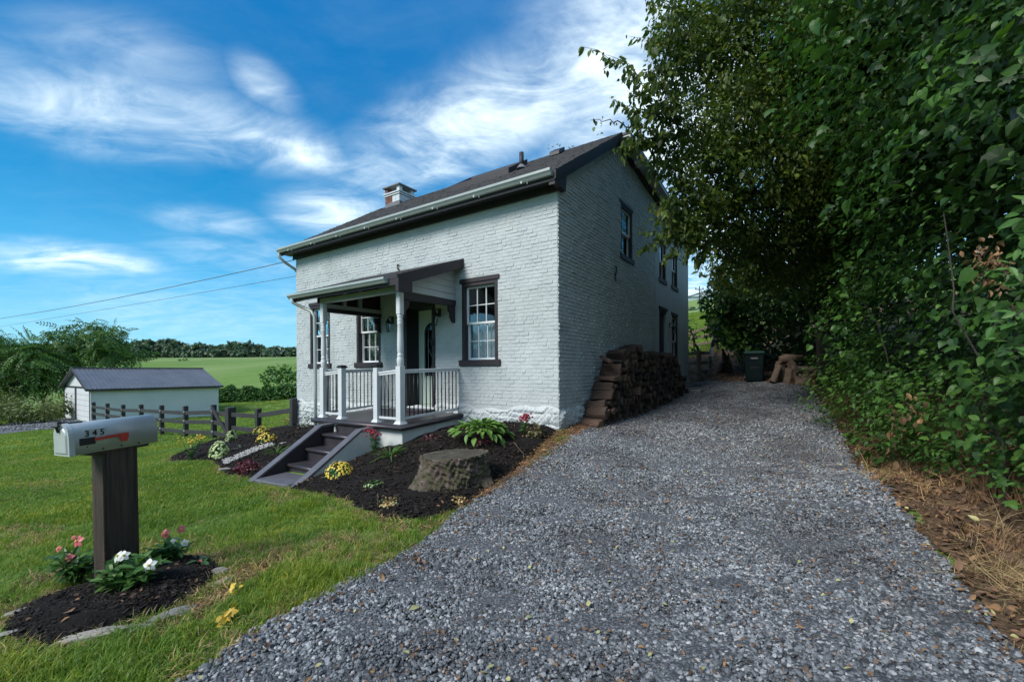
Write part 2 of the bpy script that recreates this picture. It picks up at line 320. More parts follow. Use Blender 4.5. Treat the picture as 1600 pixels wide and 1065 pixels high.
M['pink'] = leafm('pink_petal', [(.62, .12, .13), (.72, .2, .2)], [(.8, .8, .8), (1.1, 1.1, 1.1)], .15)
M['whitep'] = leafm('white_petal', [(.72, .72, .68), (.8, .8, .76)], [(.85, .85, .85), (1.1, 1.1, 1.1)], .15)
M['crimson'] = leafm('crimson_blossom', [(.25, .02, .04), (.4, .04, .07)], [(.7, .7, .7), (1.2, 1.2, 1.2)], .15)
M['palegreen'] = leafm('pale_green_bloom', [(.34, .42, .18), (.48, .55, .28)], [(.7, .7, .7), (1.15, 1.15, 1.15)], .15)
M['weed'] = leafm('weed_leaf', [(.10, .15, .045), (.16, .20, .07)], [(.6, .6, .55), (1, 1, 1), (1.5, 1.2, 1.1)], .25)
def glassm():
    m = bpy.data.materials.new('window_glass'); m.use_nodes = True; nt = m.node_tree; nt.nodes.clear()
    out = N(nt, 'ShaderNodeOutputMaterial'); g = N(nt, 'ShaderNodeBsdfGlossy', ins={'Roughness': .02, 'Color': (.9, .95, 1, 1)}); t = N(nt, 'ShaderNodeBsdfTransparent', ins={'Color': (.75, .82, .82, 1)})
    f = N(nt, 'ShaderNodeFresnel', ins={'IOR': 1.5}); no = N(nt, 'ShaderNodeTexNoise', ins={'Scale': 3.0}); b = N(nt, 'ShaderNodeBump', ins={'Strength': .15, 'Distance': .004})
    L(nt, no.outputs[0], b.inputs['Height']); L(nt, b.outputs[0], g.inputs['Normal'])
    x = N(nt, 'ShaderNodeMixShader'); L(nt, f.outputs[0], x.inputs[0]); L(nt, t.outputs[0], x.inputs[1]); L(nt, g.outputs[0], x.inputs[2]); L(nt, x.outputs[0], out.inputs[0]); return m
M['glass'] = glassm()
def groundm(name, layers, bump=.5, bscale=30, bdist=.03, rough=.95):
    """layers: list of (noise scale, lo, hi, colour) laid over the first colour"""
    m = bpy.data.materials.new(name); m.use_nodes = True; nt = m.node_tree; p = nt.nodes['Principled BSDF']
    g = N(nt, 'ShaderNodeNewGeometry'); c = None
    for i, (sc_, lo, hi, col) in enumerate(layers):
        if c is None:
            r = N(nt, 'ShaderNodeRGB'); r.outputs[0].default_value = (*col, 1); c = r.outputs[0]; continue
        no = N(nt, 'ShaderNodeTexNoise', ins={'Scale': sc_, 'Detail': 6, 'Roughness': .6}); mp = N(nt, 'ShaderNodeMapping'); mp.inputs['Location'].default_value = (i*7.3, i*3.1, 0)
        L(nt, g.outputs['Position'], mp.inputs[0]); L(nt, mp.outputs[0], no.inputs[0])
        mr = N(nt, 'ShaderNodeMapRange', interpolation_type='SMOOTHSTEP', ins={1: lo, 2: hi}); L(nt, no.outputs[0], mr.inputs[0])
        mx = N(nt, 'ShaderNodeMix', data_type='RGBA', ins={7: (*col, 1)}); L(nt, mr.outputs[0], mx.inputs[0]); L(nt, c, mx.inputs[6]); c = mx.outputs[2]
    L(nt, c, p.inputs['Base Color']); p.inputs['Roughness'].default_value = rough; p.inputs['Specular IOR Level'].default_value = .2
    n2 = N(nt, 'ShaderNodeTexNoise', ins={'Scale': bscale, 'Detail': 8, 'Roughness': .7}); L(nt, g.outputs['Position'], n2.inputs[0])
    b = N(nt, 'ShaderNodeBump', ins={'Strength': bump, 'Distance': bdist}); L(nt, n2.outputs[0], b.inputs['Height']); L(nt, b.outputs[0], p.inputs['Normal'])
    return m
M['lawn'] = groundm('lawn_ground', [(0, 0, 0, (.10, .18, .028)), (.9, .42, .62, (.13, .215, .04)), (2.5, .56, .74, (.15, .14, .05)), (.010, .40, .60, (.19, .26, .09)), (.05, .58, .70, (.19, .22, .08)), (.035, .55, .62, (.12, .20, .05))])
M['soil'] = groundm('leaf_litter_soil', [(0, 0, 0, (.075, .046, .028)), (6, .4, .65, (.16, .10, .058)), (22, .55, .7, (.24, .16, .095)), (1.2, .55, .72, (.08, .068, .035))], .8, 40)
M['drive'] = groundm('gravel_bed', [(0, 0, 0, (.07, .074, .082)), (60, .45, .62, (.21, .22, .24)), (95, .6, .75, (.33, .34, .36)), (1.1, .56, .72, (.085, .078, .08)), (40, .66, .74, (.13, .08, .055))], 1.0, 70, .02)
M['mulch'] = groundm('mulch_bed', [(0, 0, 0, (.010, .008, .007)), (40, .5, .7, (.022, .017, .014)), (90, .68, .78, (.10, .075, .055))], 1, 60, .02)
M['orange_litter'] = groundm('orange_litter', [(0, 0, 0, (.12, .062, .032)), (30, .45, .65, (.24, .125, .06)), (60, .62, .75, (.36, .24, .13))], .8, 50)
M['crop'] = groundm('crop_field', [(0, 0, 0, (.055, .145, .03)), (.05, .42, .6, (.07, .17, .035)), (.4, .6, .8, (.045, .115, .025))], .4, 4, .2)

# ------------------------------------------------------------------ noise / sampling
def sines(P, scale, seed, k=7):
    r = np.random.default_rng(seed); out = 0
    for i in range(k):
        d = r.normal(size=P.shape[1]); d /= np.linalg.norm(d); out = out + np.sin(P @ d * scale*(0.7+r.random()*1.2)+r.random()*6.28)
    return out/math.sqrt(k/2)   # ~ unit variance
def inpoly(x, y, poly):
    c = np.zeros(x.shape, bool); j = len(poly)-1
    for i in range(len(poly)):
        xi, yi = poly[i]; xj, yj = poly[j]
        if yi != yj: c ^= ((yi > y) != (yj > y)) & (x < (xj-xi)*(y-yi)/(yj-yi)+xi)
        j = i
    return c
def pdist(x, y, poly):
    d = np.full(x.shape, 1e9)
    for i in range(len(poly)):
        ax, ay = poly[i]; bx, by = poly[(i+1) % len(poly)]; dx, dy = bx-ax, by-ay
        t = np.clip(((x-ax)*dx+(y-ay)*dy)/(dx*dx+dy*dy+1e-12), 0, 1); d = np.minimum(d, np.hypot(x-ax-t*dx, y-ay-t*dy))
    return d
def PG(pl): return [(lambda g: (g.x, g.y))(G(*p)) for p in pl]
def poly_pts(poly, dens_max, densf=None):
    p = np.array(poly); x0, y0 = p.min(0); x1, y1 = p.max(0); n = int((x1-x0)*(y1-y0)*dens_max)
    x = rng.uniform(x0, x1, n); y = rng.uniform(y0, y1, n); k = inpoly(x, y, poly); x, y = x[k], y[k]
    if densf is not None: k = rng.random(len(x)) < densf(x, y)/dens_max; x, y = x[k], y[k]
    return x, y
def inview(x, y, m=1.28):
    return (y > 1.2) & (np.abs(x) < y*1.165*m+.6)
def sheet(name, poly, step, mat, off, mound=0, edge=.15, rough=0, holes=(), kind='structure', jag=.03):
    p = np.array(poly); x0, y0 = p.min(0)-step*2; x1, y1 = p.max(0)+step*2
    xs = np.arange(x0, x1, step); ys = np.arange(y0, y1, step); X, Y = np.meshgrid(xs, ys, indexing='ij')
    cx = (X[:-1, :-1]+step/2); cy = (Y[:-1, :-1]+step/2)
    jx = cx+jag*sines(np.stack([cx.ravel(), cy.ravel()], -1), 9, 3).reshape(cx.shape); jy = cy+jag*sines(np.stack([cx.ravel(), cy.ravel()], -1), 9, 4).reshape(cx.shape)
    ins = inpoly(jx, jy, poly)
    for h in holes: ins &= ~inpoly(cx, cy, h)
    d = pdist(X, Y, poly); inn = inpoly(X, Y, poly)
    Z = hz(X, Y)+off+np.where(inn, mound*np.clip(d/edge, 0, 1)*(2-np.clip(d/edge, 0, 1)), 0)
    if rough: Z += rough*sines(np.stack([X.ravel(), Y.ravel()], -1), 6, 5).reshape(X.shape)*np.where(inn, np.clip(d/.2, 0, 1), 0)+rough*.6*sines(np.stack([X.ravel(), Y.ravel()], -1), 17, 6).reshape(X.shape)*np.where(inn, np.clip(d/.2, 0, 1), 0)
    ny = len(ys); ii, jj = np.nonzero(ins); a = ii*ny+jj; F_ = np.stack([a, a+ny, a+ny+1, a+1], -1)
    used, inv = np.unique(F_, return_inverse=True); vv = np.stack([X.ravel(), Y.ravel(), Z.ravel()], -1)[used]
    me = bpy.data.meshes.new(name); me.from_pydata(vv.tolist(), [], inv.reshape(-1, 4).tolist()); me.polygons.foreach_set('use_smooth', [True]*len(me.polygons)); me.materials.append(mat)
    o = link(bpy.data.objects.new(name, me)); tag(o, kind=kind); return o

# ------------------------------------------------------------------ scattering (stuff only)
_gn = {}
def make_gn(coll):
    g = bpy.data.node_groups.new('scatter_'+coll.name, 'GeometryNodeTree')
    g.interface.new_socket('Geometry', in_out='INPUT', socket_type='NodeSocketGeometry'); g.interface.new_socket('Geometry', in_out='OUTPUT', socket_type='NodeSocketGeometry')
    gi = g.nodes.new('NodeGroupInput'); go = g.nodes.new('NodeGroupOutput')
    ci = g.nodes.new('GeometryNodeCollectionInfo'); ci.inputs['Collection'].default_value = coll; ci.inputs['Separate Children'].default_value = True; ci.inputs['Reset Children'].default_value = True
    ip = g.nodes.new('GeometryNodeInstanceOnPoints'); ip.inputs['Pick Instance'].default_value = True
    def attr(n, t):
        a = g.nodes.new('GeometryNodeInputNamedAttribute'); a.data_type = t; a.inputs['Name'].default_value = n; return a.outputs['Attribute']
    e = g.nodes.new('FunctionNodeEulerToRotation')
    g.links.new(attr('rot', 'FLOAT_VECTOR'), e.inputs[0]); g.links.new(e.outputs[0], ip.inputs['Rotation'])
    g.links.new(attr('scl', 'FLOAT_VECTOR'), ip.inputs['Scale']); g.links.new(attr('idx', 'INT'), ip.inputs['Instance Index'])
    g.links.new(gi.outputs[0], ip.inputs['Points']); g.links.new(ci.outputs[0], ip.inputs['Instance']); g.links.new(ip.outputs[0], go.inputs[0])
    return g
_tc = 0
def templates(name, mbs, mat, smooth=False):
    global _tc
    c = bpy.data.collections.new(name+'_shapes')
    for i, mb in enumerate(mbs):
        c.objects.link(bpy.data.objects.new('%s_shape_%02d' % (name, i), mb.mesh(name, mat, smooth)))
    return (make_gn(c), len(mbs))
def scatter(name, T, P, rot, scl, parent=None, label=None, cat=None, group=None):
    n = len(P); me = bpy.data.meshes.new(name); me.vertices.add(n); me.vertices.foreach_set('co', np.ascontiguousarray(P, np.float32).ravel())
    a = me.attributes.new('rot', 'FLOAT_VECTOR', 'POINT'); a.data.foreach_set('vector', np.ascontiguousarray(rot, np.float32).ravel())
    s = np.asarray(scl, np.float32); s = np.repeat(s[:, None], 3, 1) if s.ndim == 1 else s
    a = me.attributes.new('scl', 'FLOAT_VECTOR', 'POINT'); a.data.foreach_set('vector', np.ascontiguousarray(s).ravel())
    a = me.attributes.new('idx', 'INT', 'POINT'); a.data.foreach_set('value', rng.integers(0, T[1], n).astype(np.int32))
    o = link(bpy.data.objects.new(name, me), parent); m = o.modifiers.new('scatter', 'NODES'); m.node_group = T[0]
    return tag(o, label, cat, group, 'stuff')
def mat2eul(X, Y, Z):
    """columns are the rotated axes (n,3)"""
    ey = -np.arcsin(np.clip(X[:, 2], -1, 1)); ex = np.arctan2(Y[:, 2], Z[:, 2]); ez = np.arctan2(X[:, 1], X[:, 0]); return np.stack([ex, ey, ez], -1)
def orient(nrm, tip):
    """template normal +Z to nrm, tip +Y to tip"""
    Z = nrm/np.linalg.norm(nrm, axis=1, keepdims=True); Yv = tip-(tip*Z).sum(1, keepdims=True)*Z; Yv /= np.linalg.norm(Yv, axis=1, keepdims=True)+1e-9
    return mat2eul(np.cross(Yv, Z), Yv, Z)
def rndrot(n, tilt=.3): 
    return np.stack([rng.normal(0, tilt, n), rng.normal(0, tilt, n), rng.uniform(0, 6.28, n)], -1)

# leaf / blade / stone templates
def leaf_mb(w=.5, l=1.0, fold=.15, droop=.15, kind='ovate'):
    mb = MB()
    if kind == 'ovate': prof = [(0, .02), (.25, .8), (.5, 1.0), (.78, .6)]
    elif kind == 'heart': prof = [(-.08, .5), (.12, 1.0), (.4, .95), (.72, .5)]
    else: prof = [(0, .05), (.2, .7), (.45, 1.0), (.75, .75)]
    vs = []
    for t, ww in prof:
        z = -droop*t*t
        vs += [(-w/2*ww, t*l-(.0), z+fold*w*ww*.5), (0, t*l+(.1 if (kind == 'heart' and t < 0) else 0), z), (w/2*ww, t*l, z+fold*w*ww*.5)]
    vs.append((0, l, -droop)); n = len(prof); fs = []
    for i in range(n-1):
        a = 3*i; fs += [(a, a+1, a+4, a+3), (a+1, a+2, a+5, a+4)]
    a = 3*(n-1); fs += [(a, a+1, a+3), (a+1, a+2, a+3)]
    return mb.add(vs, fs)
def lobed_mb(droop=.2):
    P = [(0, 0), (.28, -.05), (.5, .12), (.34, .25), (.52, .52), (.26, .52), (.2, .72), (0, 1.0)]
    pts_ = [(x, y) for x, y in P]+[(-x, y) for x, y in P[-2:0:-1]]
    mb = MB(); vs = [(0, .42, .03)]+[(x, y, -droop*(x*x+(y-.4)**2)*1.5) for x, y in pts_]; n = len(pts_)
    return mb.add(vs, [(0, 1+i, 1+(i+1) % n) for i in range(n)])
def tuft_mb(nb, h, w, spread, lean, seed):
    r = random.Random(seed); mb = MB()
    for i in range(nb):
        a = r.uniform(0, 6.28); d = r.uniform(0, spread)*1.0; x, y = d*math.cos(a), d*math.sin(a); b = r.uniform(0, 6.28); hh = h*r.uniform(.45, 1.15); ln = lean*hh*r.uniform(.1, 1.3)
        dx, dy = math.cos(b), math.sin(b); sx, sy = -dy*w/2, dx*w/2
        vs = [(x-sx, y-sy, -.01), (x+sx, y+sy, -.01), (x+dx*ln*.3+sx*.8, y+dy*ln*.3+sy*.8, hh*.6), (x+dx*ln*.3-sx*.8, y+dy*ln*.3-sy*.8, hh*.6), (x+dx*ln, y+dy*ln, hh*(1-.25*lean))]
        mb.add(vs, [(0, 1, 2, 3), (3, 2, 4)])
    return mb
ICO = None
def rock_mb(seed, flat=.6, jit=.25, sub=1):
    r = random.Random(seed); b = bmesh.new(); bmesh.ops.create_icosphere(b, subdivisions=sub, radius=1)
    sx, sy = r.uniform(.7, 1.15), r.uniform(.6, 1.0)
    mb = MB(); vs = []
    for v in b.verts:
        k = 1+r.uniform(-jit, jit); vs.append((v.co.x*sx*k, v.co.y*sy*k, v.co.z*flat*k))
    mb.add(vs, [tuple(v.index for v in f.verts) for f in b.faces]); b.free(); return mb

# ================================================================== GROUND
def build_ground():
    rs = [0.0]+list(np.geomspace(.35, 1100, 300)); na = 420
    az = np.concatenate([np.linspace(-62, 62, 340), np.linspace(62, 298, 82)[1:-1]]); az = np.radians(az)
    X = np.array([[r*math.sin(a) for a in az] for r in rs[1:]]); Y = np.array([[r*math.cos(a) for a in az] for r in rs[1:]])
    Z = hz(X, Y)-np.where(inpoly(X, Y, RIGHT) & (pdist(X, Y, RIGHT) > .25), .10, 0)-np.where(inpoly(X, Y, DRIVE) & (pdist(X, Y, DRIVE) > .2), .03, 0); n = len(az); m = len(rs)-1
    v = np.concatenate([[[0, 0, h1(0, 0)]], np.stack([X, Y, Z], -1).reshape(-1, 3)])
    fs = [(0, 1+(k+1) % n, 1+k) for k in range(n)]
    for i in range(m-1):
        for k in range(n):
            k2 = (k+1) % n; fs.append((1+i*n+k, 1+i*n+k2, 1+(i+1)*n+k2, 1+(i+1)*n+k))
    me = bpy.data.meshes.new('lawn_and_fields'); me.from_pydata(v.tolist(), [], fs); me.polygons.foreach_set('use_smooth', [True]*len(me.polygons)); me.materials.append(M['lawn'])
    tag(link(bpy.data.objects.new('lawn_and_fields', me)), kind='structure')
xy = lambda v: (v.x, v.y)
DRIVE = PG([(300,1064),(345,1030),(430,975),(520,930),(600,888),(680,838),(720,800),(790,752),(850,714),(885,688),(925,668),(975,641),(1010,625),(1045,608),(1075,599),(1110,595.5),(1170,597),(1225,600),(1262,605),(1290,640),(1312,685),(1352,740),(1400,800),(1470,880),(1530,965),(1590,1045)])
DRIVE = DRIVE+[(2.55, 1.2), (2.7, -5), (-2.2, -5), (-1.75, 1.3)]
RIGHT = [(2.35, -5), (2.3, 1.0)]+PG([(1585,1045),(1525,965),(1465,880),(1395,800),(1346,740),(1306,685),(1284,640),(1255,603),(1170,595),(1110,593.5),(1078,598)])
RIGHT = RIGHT+[(7.0, 17.8), (7.3, 20.5), (9.0, 22.2), (12, 26), (20, 26), (18, 10), (12, -5)]
BED = PG([(452,765),(500,772),(540,782),(572,800),(600,812),(650,814),(690,806),(718,796),(760,768),(800,742),(840,706),(866,682)])+[xy(HW(.02,-.0)), xy(HW(.05,.4)), xy(HW(3.1,.4)), xy(HW(3.1,-3.1))]
LBED = PG([(261,722),(275,712),(300,702),(330,691),(367,684),(396,680),(430,671),(462,667)])+[xy(HW(8.7,.2)), xy(HW(5.0,.2)), xy(HW(5.0,-1.6)), xy(HW(4.4,-1.6)), xy(HW(4.4,-3.2))]+PG([(391,747),(355,741),(346,733),(334,720),(300,721)])
MBED = PG([(5,985),(20,1003),(60,1012),(110,1010),(170,990),(215,972),(262,955),(300,935),(322,915),(342,893),(335,880),(300,872),(262,880),(200,905),(150,915),(80,935),(30,955)])
LANE = PG([(-150,672),(0,664),(60,657),(104,653),(141,661),(120,668),(60,672),(0,679),(-150,694)])
STRIP = PG([(870,676),(905,662),(940,660),(975,643),(925,670),(885,692),(850,717),(800,752),(722,800),(716,795),(780,748),(836,705)])
build_ground()
tag(sheet('leaf_litter_verge', RIGHT, .08, M['soil'], .012, rough=.012, jag=.08))
tag(sheet('gravel_drive', DRIVE, .06, M['drive'], .026, rough=.006))
tag(sheet('gravel_lane', LANE, .25, M['drive'], .03))
tag(sheet('mulch_bed', BED, .05, M['mulch'], .02, .05, .25, .012))
tag(sheet('mulch_bed', LBED, .06, M['mulch'], .02, .07, .3, .012))
tag(sheet('mulch_bed', MBED, .03, M['mulch'], .015, .06, .25, .010))
for w_ in (PG([(190,1012),(262,968),(322,926),(350,900),(400,884),(435,868),(430,888),(380,922),(330,962),(250,1000)]), PG([(10,945),(60,924),(140,908),(150,890),(90,895),(15,920)])): sheet('worn_earth', w_, .04, M['orange_litter'], .010, jag=.07)
tag(sheet('leaf_litter_strip', STRIP, .04, M['orange_litter'], .034, .0, .1, .006))
HEDGE_FIELD = None

# ================================================================== HOUSE
house = thing('brick_house', 'white painted brick house with steep shingled roof and dark plum trim beside the gravel drive', 'house')
house.matrix_world = HOUSE_M
LEN, DEP = 8.74, 10.85; APEX_V, APEX_Z, EAVE_Z, REAR_Z = 3.05, 7.13, 5.06, 6.36
mF = lambda a, z, o: (-a, -o, z)
mS = lambda a, z, o: (o, a, z)
mL = lambda a, z, o: (-LEN-o, a, z)
mB = lambda a, z, o: (-a, DEP+o, z)
def clip_half(poly, f):
    out = []
    for i, p in enumerate(poly):
        q = poly[(i+1) % len(poly)]; a, b = f(p), f(q)
        if a >= 0: out.append(p)
        if a*b < 0: t = a/(a-b); out.append((p[0]+(q[0]-p[0])*t, p[1]+(q[1]-p[1])*t))
    return out
def wall(mp, a0, a1, z0, ztop, opens, mat, name='wall', reveal=.16, halfs=(), o=0, parent=house):
    mb = MB(); As = sorted({a0, a1}|{x for w in opens for x in w[:2]}); Zs = sorted({z0, ztop}|{x for w in opens for x in w[2:4]})
    for i in range(len(As)-1):
        for j in range(len(Zs)-1):
            ca, cz_ = (As[i]+As[i+1])/2, (Zs[j]+Zs[j+1])/2
            if any(w[0] < ca < w[1] and w[2] < cz_ < w[3] for w in opens): continue
            poly = [(As[i], Zs[j]), (As[i+1], Zs[j]), (As[i+1], Zs[j+1]), (As[i], Zs[j+1])]
            for h in halfs: poly = clip_half(poly, h) if poly else poly
            if len(poly) >= 3: mb.add([mp(a, z, o) for a, z in poly], [tuple(range(len(poly)))])
    for w in opens:
        x0, x1, y0, y1 = w[:4]; d = w[4] if len(w) > 4 else reveal
        for p, q in (((x0, y0), (x1, y0)), ((x1, y0), (x1, y1)), ((x1, y1), (x0, y1)), ((x0, y1), (x0, y0))):
            mb.add([mp(*p, o), mp(*q, o), mp(*q, -d), mp(*p, -d)], [(0, 1, 2, 3)])
    return mb.build(name, mat, parent)
roofline = [lambda p: EAVE_Z+(APEX_Z-EAVE_Z)/APEX_V*p[0]-p[1], lambda p: APEX_Z+(REAR_Z-APEX_Z)/(DEP-APEX_V)*(p[0]-APEX_V)-p[1]]
WF = [(1.38, 2.33, 1.80, 3.44), (4.98, 5.92, 1.80, 3.44), (7.08, 8.02, 1.80, 3.44)]
DOOR = (3.12, 4.13, .62, 3.16, .5)
WS = [(3.36, 4.22, 4.48, 5.74), (6.76, 7.56, 4.48, 5.68), (8.30, 9.10, 4.48, 5.68), (8.30, 9.10, 1.72, 3.46)]
SDOOR = (6.74, 7.60, 1.05, 3.48)
w_front = wall(mF, 0, LEN, -.6, EAVE_Z+.05, WF+[DOOR], M['paint'])
w_side = wall(mS, 0, DEP, -.6, APEX_Z+.02, WS+[SDOOR], M['paint'], halfs=roofline)
wall(mL, 0, DEP, -.8, APEX_Z+.02, [], M['paint'], halfs=roofline)
wall(mB, 0, LEN, -.6, REAR_Z, [], M['paint'])
# painted bricks standing proud of the joints
def brick_rects(a0, a1, z0, z1, opens, top, seed, stone=None, lo=.19, hi=.215, jg=.011):
    r = random.Random(seed); out = []; z = z0; c = 0
    while z < z1:
        hgt = .0725; a = a0-(.1 if c % 2 else 0)-r.uniform(0, .02)
        header = c % 7 == 0
        while a < a1:
            ln = (r.uniform(.095, .11) if header else r.uniform(lo, hi)); s, e = max(a, a0), min(a+ln, a1); a += ln+jg
            if e-s < .03: continue
            segs = [(s, e)]
            for w in opens:
                if z+hgt*.9 > w[2]-.07 and z+.01 < w[3]+.09:
                    x0, x1 = w[0]-.0, w[1]+.0; ns = []
                    for p, q in segs:
                        if q <= x0 or p >= x1: ns.append((p, q))
                        else:
                            if p < x0-.02: ns.append((p, x0))
                            if q > x1+.02: ns.append((x1, q))
                    segs = ns
            for p, q in segs:
                if top and (z+hgt > top(p)-.02 or z+hgt > top(q)-.02): continue
                if stone and z < stone((p+q)/2)+r.uniform(-.02, .06): continue
                if q-p > .03: out.append((p, q, z, z+hgt-jg))
        z += hgt+.0005; c += 1
    return out
def brick_geo(mb, mp, rc, r, dp=1):
    a0, a1, z0, z1 = rc; o = (.004+r.random()**2*.008)*dp; b = .005; j = lambda: r.uniform(-.002, .002)
    tl = r.uniform(-.002, .002); tu = r.uniform(-.0013, .0013)
    vs = [mp(a0+j(), z0+j(), -.002), mp(a1+j(), z0+j(), -.002), mp(a1+j(), z1+j(), -.002), mp(a0+j(), z1+j(), -.002),
          mp(a0+b+j(), z0+b+j(), o+tl), mp(a1-b+j(), z0+b+j(), o-tl+tu), mp(a1-b+j(), z1-b+j(), o-tl-tu), mp(a0+b+j(), z1-b+j(), o+tl)]
    mb.add(vs, [(0, 1, 5, 4), (1, 2, 6, 5), (2, 3, 7, 6), (3, 0, 4, 7), (4, 5, 6, 7)])
def lay_bricks(mp, rects, parent, near, n, seed, dp=1):
    r = random.Random(seed); rects.sort(key=near)
    for rc in rects[:n]:
        mb = MB(); brick_geo(mb, mp, rc, r, dp); mb.build('brick', M['paint'], parent)
    mb = MB()
    for rc in rects[n:]: brick_geo(mb, mp, rc, r, dp)
    mb.build('brickwork', M['paint'], parent, kind='stuff')
stoneF = lambda a: .80-.012*a+.05*math.sin(a*3)
stoneS = lambda a: .74+.10*a+.05*math.sin(a*4)
lay_bricks(mF, brick_rects(0, LEN, .5, EAVE_Z, WF+[DOOR], None, 1, stoneF, jg=.013), w_front, lambda q: (q[0]**2*1.0+(q[2]-1.9)**2*.8), 150, 5, 1.0)
topS = lambda a: min(EAVE_Z+(APEX_Z-EAVE_Z)/APEX_V*a, APEX_Z+(REAR_Z-APEX_Z)/(DEP-APEX_V)*(a-APEX_V))
lay_bricks(mS, brick_rects(0, 6.28, .5, APEX_Z, WS+[SDOOR], topS, 2, stoneS, jg=.017), w_side, lambda q: (q[0]**2*1.0+(q[2]-2.2)**2*.8), 150, 6, 2.2)
MB().pbox(mS, 6.28, 10.86, 3.4, 3.41, 0, .004)
# smooth rendered rear part of the side wall
wall(mS, 6.3, DEP+.004, -.4, APEX_Z, [(w[0], w[1], w[2], w[3], -.001) for w in WS[1:]]+[(*SDOOR, -.001)], M['smooth_paint'], 'rendered_wall', halfs=[lambda p: roofline[1](p)-.01], o=.012)
# rubble foundation
def foundation(mp, a0, a1, top, seed, bot=-.5):
    st = .025; As = np.arange(a0, a1+st/2, st); n = len(As); rows = 60; r = np.random.default_rng(seed)
    A = np.repeat(As[:, None], rows, 1); T = np.array([top(a) for a in As])+.05+.03*np.sin(As*9)
    Zs = bot+(T[:, None]-bot)*np.linspace(0, 1, rows)[None]
    cen = np.stack([r.uniform(a0-.2, a1+.2, int((a1-a0)*26)), r.uniform(bot, 1.8, int((a1-a0)*26))], -1); off = r.uniform(0, .03, len(cen))
    P = np.stack([A.ravel(), Zs.ravel()*1.9], -1); cc = cen*np.array([1, 1.9])
    O = np.zeros(len(P))
    for i in range(0, len(P), 5000):
        d = np.sqrt(((P[i:i+5000, None]-cc[None])**2).sum(-1)); k = np.argsort(d, 1)[:, :2]; d1 = np.take_along_axis(d, k, 1)
        O[i:i+5000] = off[k[:, 0]]+.03*np.clip((d1[:, 1]-d1[:, 0])/.10, 0, 1)**.5
    O = O.reshape(A.shape)+.010*sines(np.stack([A.ravel(), Zs.ravel()], -1), 22, seed).reshape(A.shape)*.5+.006*sines(np.stack([A.ravel(), Zs.ravel()], -1), 70, seed+1).reshape(A.shape)*1.2
    edge = np.clip(np.minimum((T[:, None]-Zs)/.08, 1), 0, 1); O = O*edge+.002
    cend = np.clip(np.minimum(A-a0, a1-A)/.06, 0, 1); O = O*(.35+.65*cend)
    vs = [mp(A[i, j], Zs[i, j], O[i, j]) for i in range(n) for j in range(rows)]
    fs = [(i*rows+j, (i+1)*rows+j, (i+1)*rows+j+1, i*rows+j+1) for i in range(n-1) for j in range(rows-1)]
    MB().add(vs, fs).build('rubble_foundation', M['paint'], house, smooth=False)
foundation(mF, -.02, LEN, lambda a: stoneF(a), 11); foundation(mS, -.02, 6.25, lambda a: min(stoneS(a), 1.3), 12)

